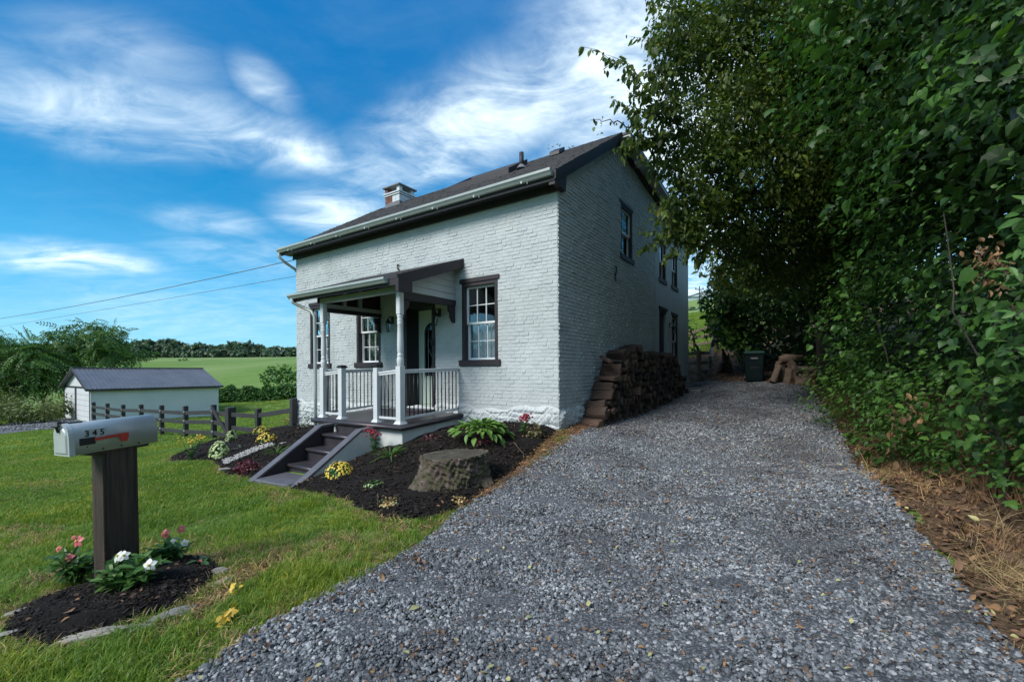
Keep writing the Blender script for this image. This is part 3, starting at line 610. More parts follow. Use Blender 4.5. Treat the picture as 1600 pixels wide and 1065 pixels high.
def window(mp, w, parent, muntin=True, sillw=.06, rec=.10, curtain=True, casing=.075, seed=0, blind=.55):
    a0, a1, z0, z1 = w; mb = MB()
    c = casing; f = .012
    mb.pbox(mp, a0, a0+c, z0, z1, -.14, f); mb.pbox(mp, a1-c, a1, z0, z1, -.14, f); mb.pbox(mp, a0+c, a1-c, z1-c, z1, -.14, f-.002)
    win = mb.build('window', M['trim'], parent, bevel=.004)
    MB().pbox(mp, a0-.07, a1+.07, z0-.13, z0-.001, -.1, .045).build('sill', M['trim'], win, bevel=.006)
    MB().pbox(mp, a0-.09 if seed % 2 else a0-.05, a1+.05, z1+.001, z1+.095, -.05, .03).build('lintel', M['trim'], win, bevel=.006)
    i0, i1, b0, b1 = a0+c+.001, a1-c-.001, z0+.001, z1-c-.001; mid = (b0+b1)/2
    def sash(za, zb, o, pr):
        s = MB(); t = .042; o0 = o-.035
        s.pbox(mp, i0, i0+t, za, zb, o0, o); s.pbox(mp, i1-t, i1, za, zb, o0, o); s.pbox(mp, i0+t, i1-t, zb-t, zb, o0, o-.001); s.pbox(mp, i0+t, i1-t, za, za+t, o0, o-.001)
        ga, gb, gz0, gz1 = i0+t, i1-t, za+t, zb-t; nx, nz = (3, 2) if muntin else (1, 1)
        for k in range(1, nx): x = ga+(gb-ga)*k/nx; s.pbox(mp, x-.008, x+.008, gz0, gz1, o0+.008, o-.006)
        for k in range(1, nz): z = gz0+(gz1-gz0)*k/nz; s.pbox(mp, ga, gb, z-.008, z+.008, o0+.009, o-.007)
        s.build('sash', M['sash'], win)
        for x in range(nx):
            for z in range(nz):
                xa, xb = ga+(gb-ga)*x/nx+.007, ga+(gb-ga)*(x+1)/nx-.007; z_a, z_b = gz0+(gz1-gz0)*z/nz+.007, gz0+(gz1-gz0)*(z+1)/nz-.007
                t1, t2 = rnd.uniform(-.0015, .0015), rnd.uniform(-.0015, .0015)
                MB().add([mp(xa, z_a, o0+.012+t1), mp(xb, z_a, o0+.012-t1), mp(xb, z_b, o0+.012-t2), mp(xa, z_b, o0+.012+t2)], [(0, 1, 2, 3)]).build('pane', M['glass'], win)
    sash(mid-.02, b1, -rec+.03, 0); sash(b0, mid+.02, -rec-.01, 1)
    if curtain:
        n = 40; vs = []; zt = b0+(b1-b0)*blind
        for k in range(n+1):
            a = i0-.05+(i1-i0+.1)*k/n; o = -.24+.018*math.sin(k*1.3)+.01*math.sin(k*2.9+1); vs += [mp(a, b0-.1, o), mp(a, zt, o)]
        MB().add(vs, [(2*k, 2*k+2, 2*k+3, 2*k+1) for k in range(n)]).build('curtain', M['curtain'], win)
    # near-black backdrop behind the glass, the unlit room put into its colour
    d = -1.0; MB().add([mp(a0-.3, z0-.3, d), mp(a1+.3, z0-.3, d), mp(a1+.3, z1+.2, d), mp(a0-.3, z1+.2, d)], [(0, 1, 2, 3)]).build('dark_backdrop', M['darkroom'], win)
    return win
window(mF, WF[0], house, seed=0, blind=.50); window(mF, WF[1], house, seed=1, blind=.3, curtain=False); window(mF, WF[2], house, seed=2, curtain=False)
window(mS, WS[0], house, False, seed=1, blind=.95, rec=.07, casing=.06); window(mS, WS[1], house, False, seed=1, blind=.9, rec=.07, casing=.06)
window(mS, WS[2], house, False, seed=1, blind=.5, rec=.07, casing=.06); window(mS, WS[3], house, False, seed=1, blind=.5, rec=.07, casing=.06)
# front door, deep in the wall
a0, a1, z0, z1 = DOOR[:4]
mb = MB(); mb.pbox(mF, a1-.10, a1, z0, z1, -.49, .02); mb.pbox(mF, a0, a0+.10, z0, z1, -.49, .02); mb.pbox(mF, a0+.1, a1-.1, z1-.12, z1, -.49, .018); mb.pbox(mF, a0+.1, a1-.1, z0, z0+.03, -.49, .03)
fr = mb.build('door_frame', M['trim'], house, bevel=.004)
MB().pbox(mF, a0-.03, a1+.03, z1+.001, z1+.12, -.02, .03).build('lintel', M['trim'], fr, bevel=.005)
d = MB().pbox(mF, a0+.101, a1-.101, z0+.04, z1-.125, -.42, -.37).build('front_door', M['doorgreen'], house, bevel=.003)
ov = []
ca = (a0+a1)/2; hw, zb_, zt_ = .20, 1.45, 2.72
pl = [(ca-hw, zb_), (ca+hw, zb_), (ca+hw, zt_-hw*1.3)]+[(ca+hw*math.cos(t), zt_-hw*1.3+hw*1.3*math.sin(t)) for t in np.linspace(.2, math.pi-.2, 9)]+[(ca-hw, zt_-hw*1.3)]
MB().prism(pl, mF, -.369, -.360).build('door_glass', M['glass'], d)
pl2 = [(ca+(x-ca)*1.15, 2.08+(z-2.08)*1.06) for x, z in pl]
mb = MB()
for i in range(len(pl)):
    j = (i+1) % len(pl); mb.add([mF(*pl[i], -.369), mF(*pl[j], -.369), mF(*pl2[j], -.369), mF(*pl2[i], -.369), mF(*pl[i], -.35), mF(*pl[j], -.35), mF(*pl2[j], -.358), mF(*pl2[i], -.358)], [(4, 5, 6, 7), (0, 1, 5, 4), (2, 3, 7, 6)])
mb.build('glass_surround', M['doorgreen'], d)
mb = MB()
for x in (-.07, .07): mb.pbox(mF, ca+x-.005, ca+x+.005, zb_, zt_-.1, -.359, -.355)
mb.tube([mF(ca+.13*math.sin(t*.9)*.6, 2.0+t*.11, -.355) for t in np.linspace(-3, 3, 14)], .005, 5)
mb.build('leaded_came', M['gutter'], d)
MB().pbox(mF, a0+.16, a1-.16, z0+.16, 1.30, -.369, -.36).build('panel', M['doorgreen'], d, bevel=.008)
hd = MB().tube([mF(a0+.17, 1.62, -.37), mF(a0+.17, 1.62, -.31)], .012, 8).tube([mF(a0+.17, 1.62, -.315), mF(a0+.27, 1.62, -.315)], .010, 8).build('door_handle', M['iron'], d)
mb = MB()
for k in range(7):
    t = 6.28*k/7; mb.tube([mF(a0+.05, 2.22, .03), mF(a0+.05+.05*math.cos(t), 2.22+.06*math.sin(t), .05), mF(a0+.05+.08*math.cos(t+.3), 2.2+.09*math.sin(t+.3), .04)], [.012, .016, .004], 5)
tag(mb.build('door_ornament', M['iron'], None), 'small dark metal flower ornament hanging on the frame right of the front door', 'ornament').matrix_world = HOUSE_M
# side door
mb = MB(); a0, a1, z0, z1 = SDOOR
mb.pbox(mS, a0, a0+.07, z0, z1, -.12, .03); mb.pbox(mS, a0+.07, a1-.07, z1-.08, z1, -.12, .028)
sdf = mb.build('side_door_frame', M['trim'], house, bevel=.004)
MB().pbox(mS, a1-.07, a1, z0, z1, -.12, .03).build('jamb', M['smooth_paint'], sdf)
MB().pbox(mS, a0-.04, a1+.04, z1, z1+.1, -.02, .05).build('lintel', M['trim'], sdf, bevel=.005)
MB().pbox(mS, a0+.071, a1-.071, z0, z1-.08, -.11, -.06).build('side_door', M['iron'], house, bevel=.004)
# S-shaped wall anchors
def anchor(mp, a, z, s=1):
    P = [(.05, -.16), (.0, -.19), (-.045, -.15), (-.035, -.08), (0, 0), (.035, .08), (.045, .15), (0, .19), (-.05, .16)]
    mb = MB().tube([mp(a+x*s*1.3, z+y*s, .03) for x, y in P], [.008, .014, .017, .017, .017, .017, .017, .014, .008], 6); mb.tube([mp(a, z, 0), mp(a, z, .05)], .02, 6)
    return mb
anchor(mF, 4.3, 4.02, .6).build('wall_anchor', M['iron'], house); anchor(mS, 2.93, 3.90, .95).build('wall_anchor', M['iron'], house)

# ---- roof
RZ = 7.30; EV, EZ = -.36, 5.13; slope = (RZ-EZ)/(APEX_V-EV)
RR = (REAR_Z+.20-RZ)/(DEP-APEX_V)
def rz(v): return EZ+(v-EV)*slope if v <= APEX_V else RZ+RR*(v-APEX_V)
u0, u1 = -.16, LEN+.2
mb = MB()
mb.add([(-u0, EV, EZ-.06), (-u1, EV, EZ-.06), (-u1, APEX_V, RZ-.06), (-u0, APEX_V, RZ-.06), (-u0, EV, EZ), (-u1, EV, EZ), (-u1, APEX_V, RZ), (-u0, APEX_V, RZ)], [(0, 1, 2, 3), (4, 5, 6, 7), (0, 1, 5, 4), (1, 2, 6, 5), (3, 0, 4, 7)])
vb = DEP+.35; zb2 = rz(vb); ur = -.36
mb.add([(-ur, APEX_V, RZ-.06), (-u1, APEX_V, RZ-.06), (-u1, vb, zb2-.06), (-ur, vb, zb2-.06), (-ur, APEX_V, RZ), (-u1, APEX_V, RZ), (-u1, vb, zb2), (-ur, vb, zb2)], [(0, 1, 2, 3), (4, 5, 6, 7), (2, 3, 7, 6), (3, 0, 4, 7), (0, 1, 5, 4)])
roof = mb.build('roof', M['roofedge'], house)
mb = MB(); ex = .145; sl = math.hypot(slope, 1); ncr = int((APEX_V-EV)*sl/ex)
r = random.Random(3)
for c in range(ncr):
    va = EV+c*ex/sl; vb_ = va+ex*1.08/sl; a = u0+(.0 if c % 2 else -.17)
    while a < u1:
        ln = r.choice((.14, .19, .28, .33)); s, e = max(a, u0), min(a+ln-.006, u1); a += ln
        if e-s < .02: continue
        t = r.choice((.006, .010, .016)); mb.add([(-s, va, rz(va)+.002), (-e, va, rz(va)+.002), (-e, va, rz(va)+.008+t), (-s, va, rz(va)+.008+t), (-e, vb_, rz(vb_)+.002+t*.3), (-s, vb_, rz(vb_)+.002+t*.3)], [(0, 1, 2, 3), (3, 2, 4, 5), (0, 3, 5), (1, 2, 4)])
mb.build('shingles', M['shingle'], roof, kind='stuff')
mb = MB()
for k in range(int((u1-u0)/.25)):
    a = u0+k*.25; mb.add([(-a, APEX_V-.13, RZ-.13*slope+.016), (-a-.26, APEX_V-.13, RZ-.13*slope+.012), (-a-.26, APEX_V, RZ+.022), (-a, APEX_V, RZ+.028), (-a-.26, APEX_V+.13, RZ-.0+.012), (-a, APEX_V+.13, RZ+.012)], [(0, 1, 2, 3), (3, 2, 4, 5), (0, 3, 5)])
mb.build('ridge_cap', M['shingle'], roof)
# rake boards and soffits on the gable
mb = MB()
def strip(mb, va, vb, top, bot, o0, o1, n=1):
    for k in range(n):
        p, q = va+(vb-va)*k/n, va+(vb-va)*(k+1)/n
        mb.hexa([(o0, p, rz(p)-bot), (o1, p, rz(p)-bot), (o1, q, rz(q)-bot), (o0, q, rz(q)-bot), (o0, p, rz(p)-top), (o1, p, rz(p)-top), (o1, q, rz(q)-top), (o0, q, rz(q)-top)])
strip(mb, EV+.02, APEX_V, .063, .25, .005, .13); mb.build('rake_board', M['trim'], roof, bevel=.004)
mb = MB(); strip(mb, EV-.0, APEX_V, .03, .15, .131, .158); mb.build('rake_trim', M['trim'], roof)
mb = MB(); strip(mb, APEX_V+.02, DEP+.3, .10, .26, .014, .07); mb.build('rake_board', M['trim'], roof)
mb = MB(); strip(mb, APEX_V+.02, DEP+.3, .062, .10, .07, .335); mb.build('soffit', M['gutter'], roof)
mb = MB(); strip(mb, APEX_V+.02, DEP+.3, .0, .14, .336, .36); mb.build('fascia', M['smooth_paint'], roof)
for vv in (4.15, 4.32): MB().tube([(.12, vv, rz(vv)-.17), (.30, vv, rz(vv)-.16)], [.07, .06], 10).build('floodlight', M['white'], roof)
MB().tube([(.02, 4.25, rz(4.25)-.30), (.25, 4.1, rz(4.1)-.22), (.45, 4.0, rz(4.0)+.1)], .006, 5).build('bracket_rod', M['gutter'], roof)
# eave: frieze, soffit, fascia, gutter
mb = MB(); mb.box(-LEN-.1, .09, -.055, -.012, EAVE_Z-.17, EAVE_Z-.02); mb.build('frieze_board', M['trim'], roof, bevel=.006)
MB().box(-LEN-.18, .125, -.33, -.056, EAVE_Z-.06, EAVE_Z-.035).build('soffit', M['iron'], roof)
MB().box(-LEN-.19, .128, -.355, -.331, EAVE_Z-.10, EAVE_Z+.05).build('fascia', M['trim'], roof)
# return at corner
MB().add([(.02, -.33, EAVE_Z-.10), (.125, -.33, EAVE_Z-.10), (.125, .10, EAVE_Z-.16), (.02, .10, EAVE_Z-.16), (.02, -.33, EAVE_Z+.0), (.125, -.33, EAVE_Z+.0), (.125, .14, EAVE_Z+.14), (.02, .14, EAVE_Z+.14)], [(0, 3, 2, 1), (4, 5, 6, 7), (0, 1, 5, 4), (1, 2, 6, 5), (2, 3, 7, 6), (3, 0, 4, 7)]).build('eave_return', M['trim'], roof)
def gutter(xa, xb, y, z, parent, w=.12, h=.11):
    prof = [(0, 0), (-.0, -h), (-w*.55, -h), (-w*.8, -h*.62), (-w, -h*.4), (-w, 0), (-w+.012, 0), (-w+.012, -h*.36), (-w*.75, -h*.55), (-w*.52, -h+.01), (-.012, -h+.01), (-.012, 0)]
    n = len(prof); vs = [(xa, y+a, z+b) for a, b in prof]+[(xb, y+a, z+b) for a, b in prof]
    mb = MB().add(vs, [(i, (i+1) % n, n+(i+1) % n, n+i) for i in range(n)]); ec = [0, 1, 2, 3, 4, 5]
    mb.add([vs[i] for i in ec], [tuple(range(6))]); mb.add([vs[n+i] for i in ec], [tuple(range(6))])
    return mb.build('gutter', M['gutter'], parent)
g = gutter(-LEN-.22, .10, -.357, EZ+.015, house)
mb = MB()
for k in range(8): x = -.5-k*1.12; mb.box(x-.012, x+.012, -.475, -.46, EZ-.13, EZ-.09); mb.box(x+.1, x+.106, -.43, -.424, EZ-.15, EZ-.1)
mb.build('gutter_hanger', M['white'], g)
MB().tube([(-LEN-.14, -.42, EZ-.09), (-LEN-.16, -.42, EZ-.22), (-LEN-.12, -.25, EZ-.36), (-LEN-.07, .0, EZ-.50), (-LEN-.06, .10, EZ-.62), (-LEN-.06, .12, .2)], .042, 8).build('downspout', M['gutter'], house, smooth=True)
# chimney
ch = MB(); cu0, cu1, cv0, cv1 = 7.28, 7.98, 2.70, 3.36; zt = 7.78
ch.box(-cu1, -cu0, cv0, cv1, 6.3, 7.22); chim = ch.build('chimney', M['flash'], roof)
r = random.Random(9)
zc_ = 7.22
for c in range(3):
    for side in range(2):
        n = 4
        for k in range(n):
            if side == 0: a = cu0+(cu1-cu0)*k/n; MB().box(-(a+(cu1-cu0)/n-.01), -a, cv0-.0-r.uniform(0, .006), cv0+.1, zc_, zc_+.062).build('brick', M['redbrick'] if k > 1 else M['white'], chim)
            else: a = cv0+.101+(cv1-cv0-.1)*k/n; MB().box(-cu0-.1, -cu0+r.uniform(0, .006), a, a+(cv1-cv0-.1)/n-.01, zc_, zc_+.062).build('brick', M['white'], chim)
    zc_ += .07
MB().box(-cu1+.02, -cu0-.101, cv0+.101, cv1-.02, 7.2, 7.50).build('flue_core', M['flash'], chim)
for i, (z, e) in enumerate(((7.38, .03), (7.44, .055))):
    MB().box(-cu1-e, -cu0+e, cv0-e, cv1+e, z+.06, z+.105 if i else z+.1).build('corbel_band', M['white'], chim, bevel=.004)
for a in (0, 1):
    for b in (0, 1):
        x = -cu0-.0-.13 if a == 0 else -cu1; y = cv0 if b == 0 else cv1-.13
        MB().box(x, x+.13, y, y+.13, 7.546, 7.72).build('cap_pier', M['redbrick'] if (a == 1 and b == 0) else M['white'], chim)
MB().box(-cu1-.07, -cu0+.07, cv0-.07, cv1+.07, 7.721, 7.76).build('cap_slab', M['flash'], chim, bevel=.004)
# skylight, vents
def on_roof(ua, ub, va, vb2, h0, h1_):
    return [(-ua, va, rz(va)+h0), (-ub, va, rz(va)+h0), (-ub, vb2, rz(vb2)+h0), (-ua, vb2, rz(vb2)+h0), (-ua, va, rz(va)+h1_), (-ub, va, rz(va)+h1_), (-ub, vb2, rz(vb2)+h1_), (-ua, vb2, rz(vb2)+h1_)]
mb = MB(); mb.hexa(on_roof(2.15, 4.05, 1.55, 1.63, .0, .15)); mb.hexa(on_roof(2.15, 4.05, 2.35, 2.43, .0, .15)); mb.hexa(on_roof(2.15, 2.23, 1.631, 2.349, .0, .149)); mb.hexa(on_roof(3.97, 4.05, 1.631, 2.349, .0, .149))
sk = mb.build('skylight', M['trim'], roof); MB().hexa(on_roof(2.231, 3.969, 1.631, 2.349, .10, .12)).build('pane', M['glass'], sk)
vp = MB().tube([(-1.9, 1.75, rz(1.75)), (-1.9, 1.75, rz(1.75)+.40)], .055, 12).build('vent_pipe', M['trim'], roof, smooth=True)
MB().lathe([(0, .13), (.06, .09), (.1, .062)], (-1.9, 1.75, rz(1.75)), 12).build('flashing_collar', M['flash'], vp)
MB().hexa(on_roof(1.25, 1.55, 2.5, 2.8, .02, .14)).build('roof_vent', M['iron'], roof, bevel=.02)

# ================================================================== PORCH
porch = thing('front_porch', 'small front porch with shed roof, turned white posts, white railing and dark steps', 'porch'); porch.matrix_world = HOUSE_M
UL, UR = 5.12, 2.33
dz = lambda v: .655+.055*v           # deck falls away from the wall (v negative)
def pv(u, v, z): return (-u, v, z)
def dk(mb, ua, ub, va, vb2, t0, t1):
    mb.hexa([pv(ub, va, dz(va)+t0), pv(ua, va, dz(va)+t0), pv(ua, vb2, dz(vb2)+t0), pv(ub, vb2, dz(vb2)+t0), pv(ub, va, dz(va)+t1), pv(ua, va, dz(va)+t1), pv(ua, vb2, dz(vb2)+t1), pv(ub, vb2, dz(vb2)+t1)]); return mb
dk(MB(), UR+.04, UL-.04, -1.68, -.012, -.10, 0).build('deck', M['deckp'], porch)
mb = MB(); R_ = .045
mb.tube([pv(UR, -.02, dz(0)-R_), pv(UR, -1.74, dz(-1.74)-R_), pv(UL, -1.74, dz(-1.74)-R_), pv(UL, -.02, dz(0)-R_)], .048, 10)
mb.build('deck_nosing', M['deckp'], porch, smooth=True)
mb = MB(); mb.hexa([pv(UL-.06, -1.66, -.6), pv(UR+.06, -1.66, -.6), pv(UR+.06, -.012, -.6), pv(UL-.06, -.012, -.6), pv(UL-.06, -1.66, dz(-1.66)-.101), pv(UR+.06, -1.66, dz(-1.66)-.101), pv(UR+.06, -.012, dz(0)-.101), pv(UL-.06, -.012, dz(0)-.101)])
mb.build('foundation', M['render'], porch, bevel=.01)
MB().hexa([pv(4.15, -.30, dz(-.3)+.001), pv(3.1, -.30, dz(-.3)+.001), pv(3.1, -.02, dz(0)+.001), pv(4.15, -.02, dz(0)+.001), pv(4.15, -.30, .70), pv(3.1, -.30, .70), pv(3.1, -.02, .71), pv(4.15, -.02, .71)]).build('door_step', M['deckp'], porch, bevel=.01)
PV = -1.56; zb = dz(PV)
def sleeve(mb, u, v, z0, z1, s=.063): mb.box(-u-s, -u+s, v-s, v+s, z0, z1)
def turned(u, label=None):
    mb = MB(); sleeve(mb, u, PV, zb, 1.66); p = mb.build('porch_post', M['white'], porch, bevel=.004)
    mb = MB(); mb.lathe([(0, .105), (.035, .105), (.04, .085), (.055, .078), (.056, .064)], (-u, PV, zb), 4); 
    o = MB().hexa([(-u-.095, PV-.095, zb), (-u+.095, PV-.095, zb), (-u+.095, PV+.095, zb), (-u-.095, PV+.095, zb), (-u-.066, PV-.066, zb+.055), (-u+.066, PV-.066, zb+.055), (-u+.066, PV+.066, zb+.055), (-u-.066, PV+.066, zb+.055)]).build('post_base', M['white'], p)
    z = 1.66; T = 3.02
    pr = [(0, .050), (.02, .058), (.05, .060), (.10, .066), (.15, .062), (.18, .048), (.20, .058), (.22, .058), (.235, .046), (.26, .050), (.30, .056), (.42, .057), (.60, .052), (.78, .046), (.80, .054), (.82, .054), (.835, .045), (.86, .056), (.88, .056), (.90, .044), (.93, .056), (.955, .058), (.97, .05)]
    MB().lathe([(a, b) for a, b in pr], (-u, PV, z), 16).build('turned_shaft', M['white'], p, smooth=True)
    mb = MB(); sleeve(mb, u, PV, 2.63, 3.06, .056); mb.build('square_block', M['white'], p, bevel=.012)
    return p
turned(2.54); turned(4.98)
def newel(u):
    mb = MB(); sleeve(mb, u, PV, zb, 1.64, .058); p = mb.build('newel_post', M['white'], porch, bevel=.004)
    MB().hexa([(-u-.09, PV-.09, zb), (-u+.09, PV-.09, zb), (-u+.09, PV+.09, zb), (-u-.09, PV+.09, zb), (-u-.06, PV-.06, zb+.055), (-u+.06, PV-.06, zb+.055), (-u+.06, PV+.06, zb+.055), (-u-.06, PV+.06, zb+.055)]).build('post_base', M['white'], p)
    s1, s2 = .088, .05
    MB().hexa([(-u-.06, PV-.06, 1.641), (-u+.06, PV-.06, 1.641), (-u+.06, PV+.06, 1.641), (-u-.06, PV+.06, 1.641), (-u-s1, PV-s1, 1.665), (-u+s1, PV-s1, 1.665), (-u+s1, PV+s1, 1.665), (-u-s1, PV+s1, 1.665)]).hexa([(-u-s1, PV-s1, 1.6651), (-u+s1, PV-s1, 1.6651), (-u+s1, PV+s1, 1.6651), (-u-s1, PV+s1, 1.6651), (-u-s2, PV-s2, 1.70), (-u+s2, PV-s2, 1.70), (-u+s2, PV+s2, 1.70), (-u-s2, PV+s2, 1.70)]).build('post_cap', M['iron'], p)
newel(3.20); newel(4.33)
def railing(p, q, n):
    p = Vector(p); q = Vector(q)   # deck level end points (local)
    t0, t1 = Vector((p.x, p.y, p.z+1.01)), Vector((q.x, q.y, q.z+.985-.02))
    o = MB().beam(t0, t1, .062, .035).build('railing', M['white'], porch, bevel=.006)
    MB().beam(t0-Vector((0, 0, .036)), t1-Vector((0, 0, .036)), .038, .035).build('rail_bead', M['white'], o)
    b0, b1 = p+Vector((0, 0, .095)), q+Vector((0, 0, .095)); MB().beam(b0, b1, .042, .045).build('bottom_rail', M['white'], o, bevel=.004)
    for k in range(n):
        t = (k+.5)/n; a = b0.lerp(b1, t)+Vector((0, 0, .02)); b = t0.lerp(t1, t)-Vector((0, 0, .05))
        MB().tube([a, b], .0125, 6).build('baluster', M['iron'], o, smooth=True)
railing((-2.54, PV+.065, zb), (-2.44, -.03, dz(0)), 14)
railing((-2.61, PV, zb), (-3.14, PV, zb), 5)
railing((-4.39, PV, zb), (-4.91, PV, zb), 5)
railing((-4.98, PV+.065, zb), (-4.98, -.03, dz(0)), 14)
# stairs
SV0, SV1 = -1.80, -3.36
def stringer(u0_, u1_):
    zt, zb_s = .47, -.37
    poly = [(SV0+.03, -.7), (SV0+.03, zt-.02), (SV0-.26, zt-.04), (SV1, zb_s-.03), (SV1, -.7)]
    m = lambda a, z, o: (-o, a, z)
    s = MB().prism(poly, m, u0_, u1_).build('stair_wall', M['render'] if u0_ < 4 else M['trim'], porch, fix=True)
    c = MB()
    for (va, za), (vb2, zb2_) in (((SV0+.03, zt-.019), (SV0-.26, zt-.039)), ((SV0-.26, zt-.039), (SV1-.05, zb_s-.055))):
        c.hexa([pv(u1_+.015, vb2, zb2_), pv(u0_-.015, vb2, zb2_), pv(u0_-.015, va, za), pv(u1_+.015, va, za), pv(u1_+.015, vb2, zb2_+.05), pv(u0_-.015, vb2, zb2_+.05), pv(u0_-.015, va, za+.05), pv(u1_+.015, va, za+.05)])
    c.build('stair_coping', M['coping'], s, bevel=.006)
stringer(3.06, 3.20); stringer(4.31, 4.45)
tr = [(-2.04, .32), (-2.40, .08), (-2.76, -.16)]
for i, (v, z) in enumerate(tr):
    ub, ue = 3.215, 4.30; back = v+.38
    t = MB().box(-ue, -ub, v, back, z-.05, z).build('stair_tread', M['deckp'], porch)
    MB().tube([(-ue, v, z-.028), (-ub, v, z-.028)], .034, 10).build('tread_nosing', M['deckp'], t, smooth=True)
    MB().box(-ue, -ub, back-.36, back-.34, z-.30, z-.051).build('stair_riser', M['deckp'], porch)
MB().box(-4.30, -3.215, -1.72, -1.70, .30, .50).build('stair_riser', M['deckp'], porch)
MB().hexa([(-4.30, -3.38, -.7), (-3.22, -3.38, -.7), (-3.22, -2.79, -.7), (-4.30, -2.79, -.7), (-4.30, -3.38, -.335), (-3.22, -3.38, -.285), (-3.22, -2.79, -.28), (-4.30, -2.79, -.31)]).build('landing_slab', M['coping'], porch, bevel=.02)
# porch roof
PU0, PU1 = 2.30, 5.62; RV = -1.86; zr = lambda v: 3.97+.36*v   # top surface
mb = MB(); mb.hexa([pv(PU1, RV, zr(RV)-.05), pv(PU0, RV, zr(RV)-.05), pv(PU0, -.012, zr(0)-.05), pv(PU1, -.012, zr(0)-.05), pv(PU1, RV, zr(RV)), pv(PU0, RV, zr(RV)), pv(PU0, -.012, zr(0)), pv(PU1, -.012, zr(0))])
pr = mb.build('porch_roof', M['roofedge'], porch)
mb = MB(); r = random.Random(8)
for c in range(13):
    va = RV+c*.145; a = PU0-(0 if c % 2 else .15)
    while a < PU1:
        ln = r.choice((.14, .2, .3)); s, e = max(a, PU0), min(a+ln-.006, PU1); a += ln
        if e-s > .02: mb.hexa([pv(e, va, zr(va)+.002), pv(s, va, zr(va)+.002), pv(s, min(va+.15, -.02), zr(min(va+.15, -.02))+.002), pv(e, min(va+.15, -.02), zr(min(va+.15, -.02))+.002), pv(e, va, zr(va)+.018), pv(s, va, zr(va)+.018), pv(s, min(va+.15, -.02), zr(min(va+.15, -.02))+.006), pv(e, min(va+.15, -.02), zr(min(va+.15, -.02))+.006)])
mb.build('shingles', M['shingle'], pr, kind='stuff')
for u in (PU0-.03, PU1+.001):
    MB().hexa([pv(u+.03, RV-.0, zr(RV)-.20), pv(u, RV, zr(RV)-.20), pv(u, -.012, zr(0)-.19), pv(u+.03, -.012, zr(0)-.19), pv(u+.03, RV, zr(RV)+.01), pv(u, RV, zr(RV)+.01), pv(u, -.012, zr(0)+.015), pv(u+.03, -.012, zr(0)+.015)]).build('rake_board', M['trim'], pr, bevel=.003)
MB().box(-PU0-.001, -PU0+.08, RV-.02, RV+.32, zr(RV)-.30, zr(RV)-.06).build('rake_return', M['trim'], pr, bevel=.004)
MB().box(-PU1, -PU0-.002, RV+.005, RV+.03, zr(RV)-.17, zr(RV)-.051).build('fascia', M['trim'], pr)
g2 = gutter(-PU1-.12, -PU0-.22, RV+.003, zr(RV)-.02, pr, .11, .10)
# porch beams
MB().box(-5.05, -2.47, PV-.05, PV+.05, 3.061, 3.17).build('front_beam', M['gutter'], porch, bevel=.004)
MB().hexa([pv(2.60, PV+.06, 2.93), pv(2.49, PV+.06, 2.93), pv(2.49, -.013, 2.98), pv(2.60, -.013, 2.98), pv(2.60, PV+.06, 3.07), pv(2.49, PV+.06, 3.07), pv(2.49, -.013, 3.10), pv(2.60, -.013, 3.10)]).build('side_beam', M['trim'], porch, bevel=.004)
MB().hexa([pv(5.04, PV+.06, 2.88), pv(4.93, PV+.06, 2.88), pv(4.93, -.013, 2.90), pv(5.04, -.013, 2.90), pv(5.04, PV+.06, 2.97), pv(4.93, PV+.06, 2.97), pv(4.93, -.013, 2.99), pv(5.04, -.013, 2.99)]).build('side_beam', M['trim'], porch, bevel=.004)
gf = MB().hexa([pv(5.04, PV+.06, 2.971), pv(4.92, PV+.06, 2.971), pv(4.92, -.013, 2.991), pv(5.04, -.013, 2.991), pv(5.04, PV+.06, 3.06), pv(4.92, PV+.06, 3.06), pv(4.92, -.013, 3.08), pv(5.04, -.013, 3.08)]).build('gable_frame', M['gutter'], porch)
for v in (-1.05, -.62): MB().box(-5.0, -4.93, v-.04, v+.04, 3.062, zr(v)-.06).build('gable_stud', M['gutter'], gf)
MB().prism([(PV-.1, 3.065), (-.013, 3.09), (-.013, zr(0)-.06), (PV-.1, zr(PV-.1)-.06)], lambda a, z, o: (-o, a, z), 5.045, 5.06).build('gable_board', M['trim'], porch)
for k in range(5):   # rafters under the porch roof
    u = 2.75+k*.52; MB().hexa([pv(u+.04, RV+.04, zr(RV)-.15), pv(u, RV+.04, zr(RV)-.15), pv(u, -.02, zr(0)-.17), pv(u+.04, -.02, zr(0)-.17), pv(u+.04, RV+.04, zr(RV)-.051), pv(u, RV+.04, zr(RV)-.051), pv(u, -.02, zr(0)-.051), pv(u+.04, -.02, zr(0)-.051)]).build('rafter', M['trim'], pr)
# clapboards of the right-hand triangle, lapped
n = 6; zlow = 3.10; 
for k in range(n):
    za, zb2_ = zlow+k*.135, zlow+(k+1)*.135
    vv = lambda z: min((z+.19-3.97)/.36, -.02)   # where the rake underside meets height z
    va = max(PV-.02, vv(za)); vb2 = max(PV-.02, vv(zb2_))
    if va > -.05: break
    MB().add([pv(2.505, va, za), pv(2.505, -.014, za), pv(2.525, -.014, zb2_), pv(2.525, min(vb2, -.015), zb2_), pv(2.53, va, za), pv(2.53, -.014, za), pv(2.53, -.014, zb2_), pv(2.53, min(vb2, -.015), zb2_)], [(0, 1, 2, 3), (4, 7, 6, 5), (0, 4, 5, 1), (1, 5, 6, 2)]).build('siding_board', M['smooth_paint'], porch)
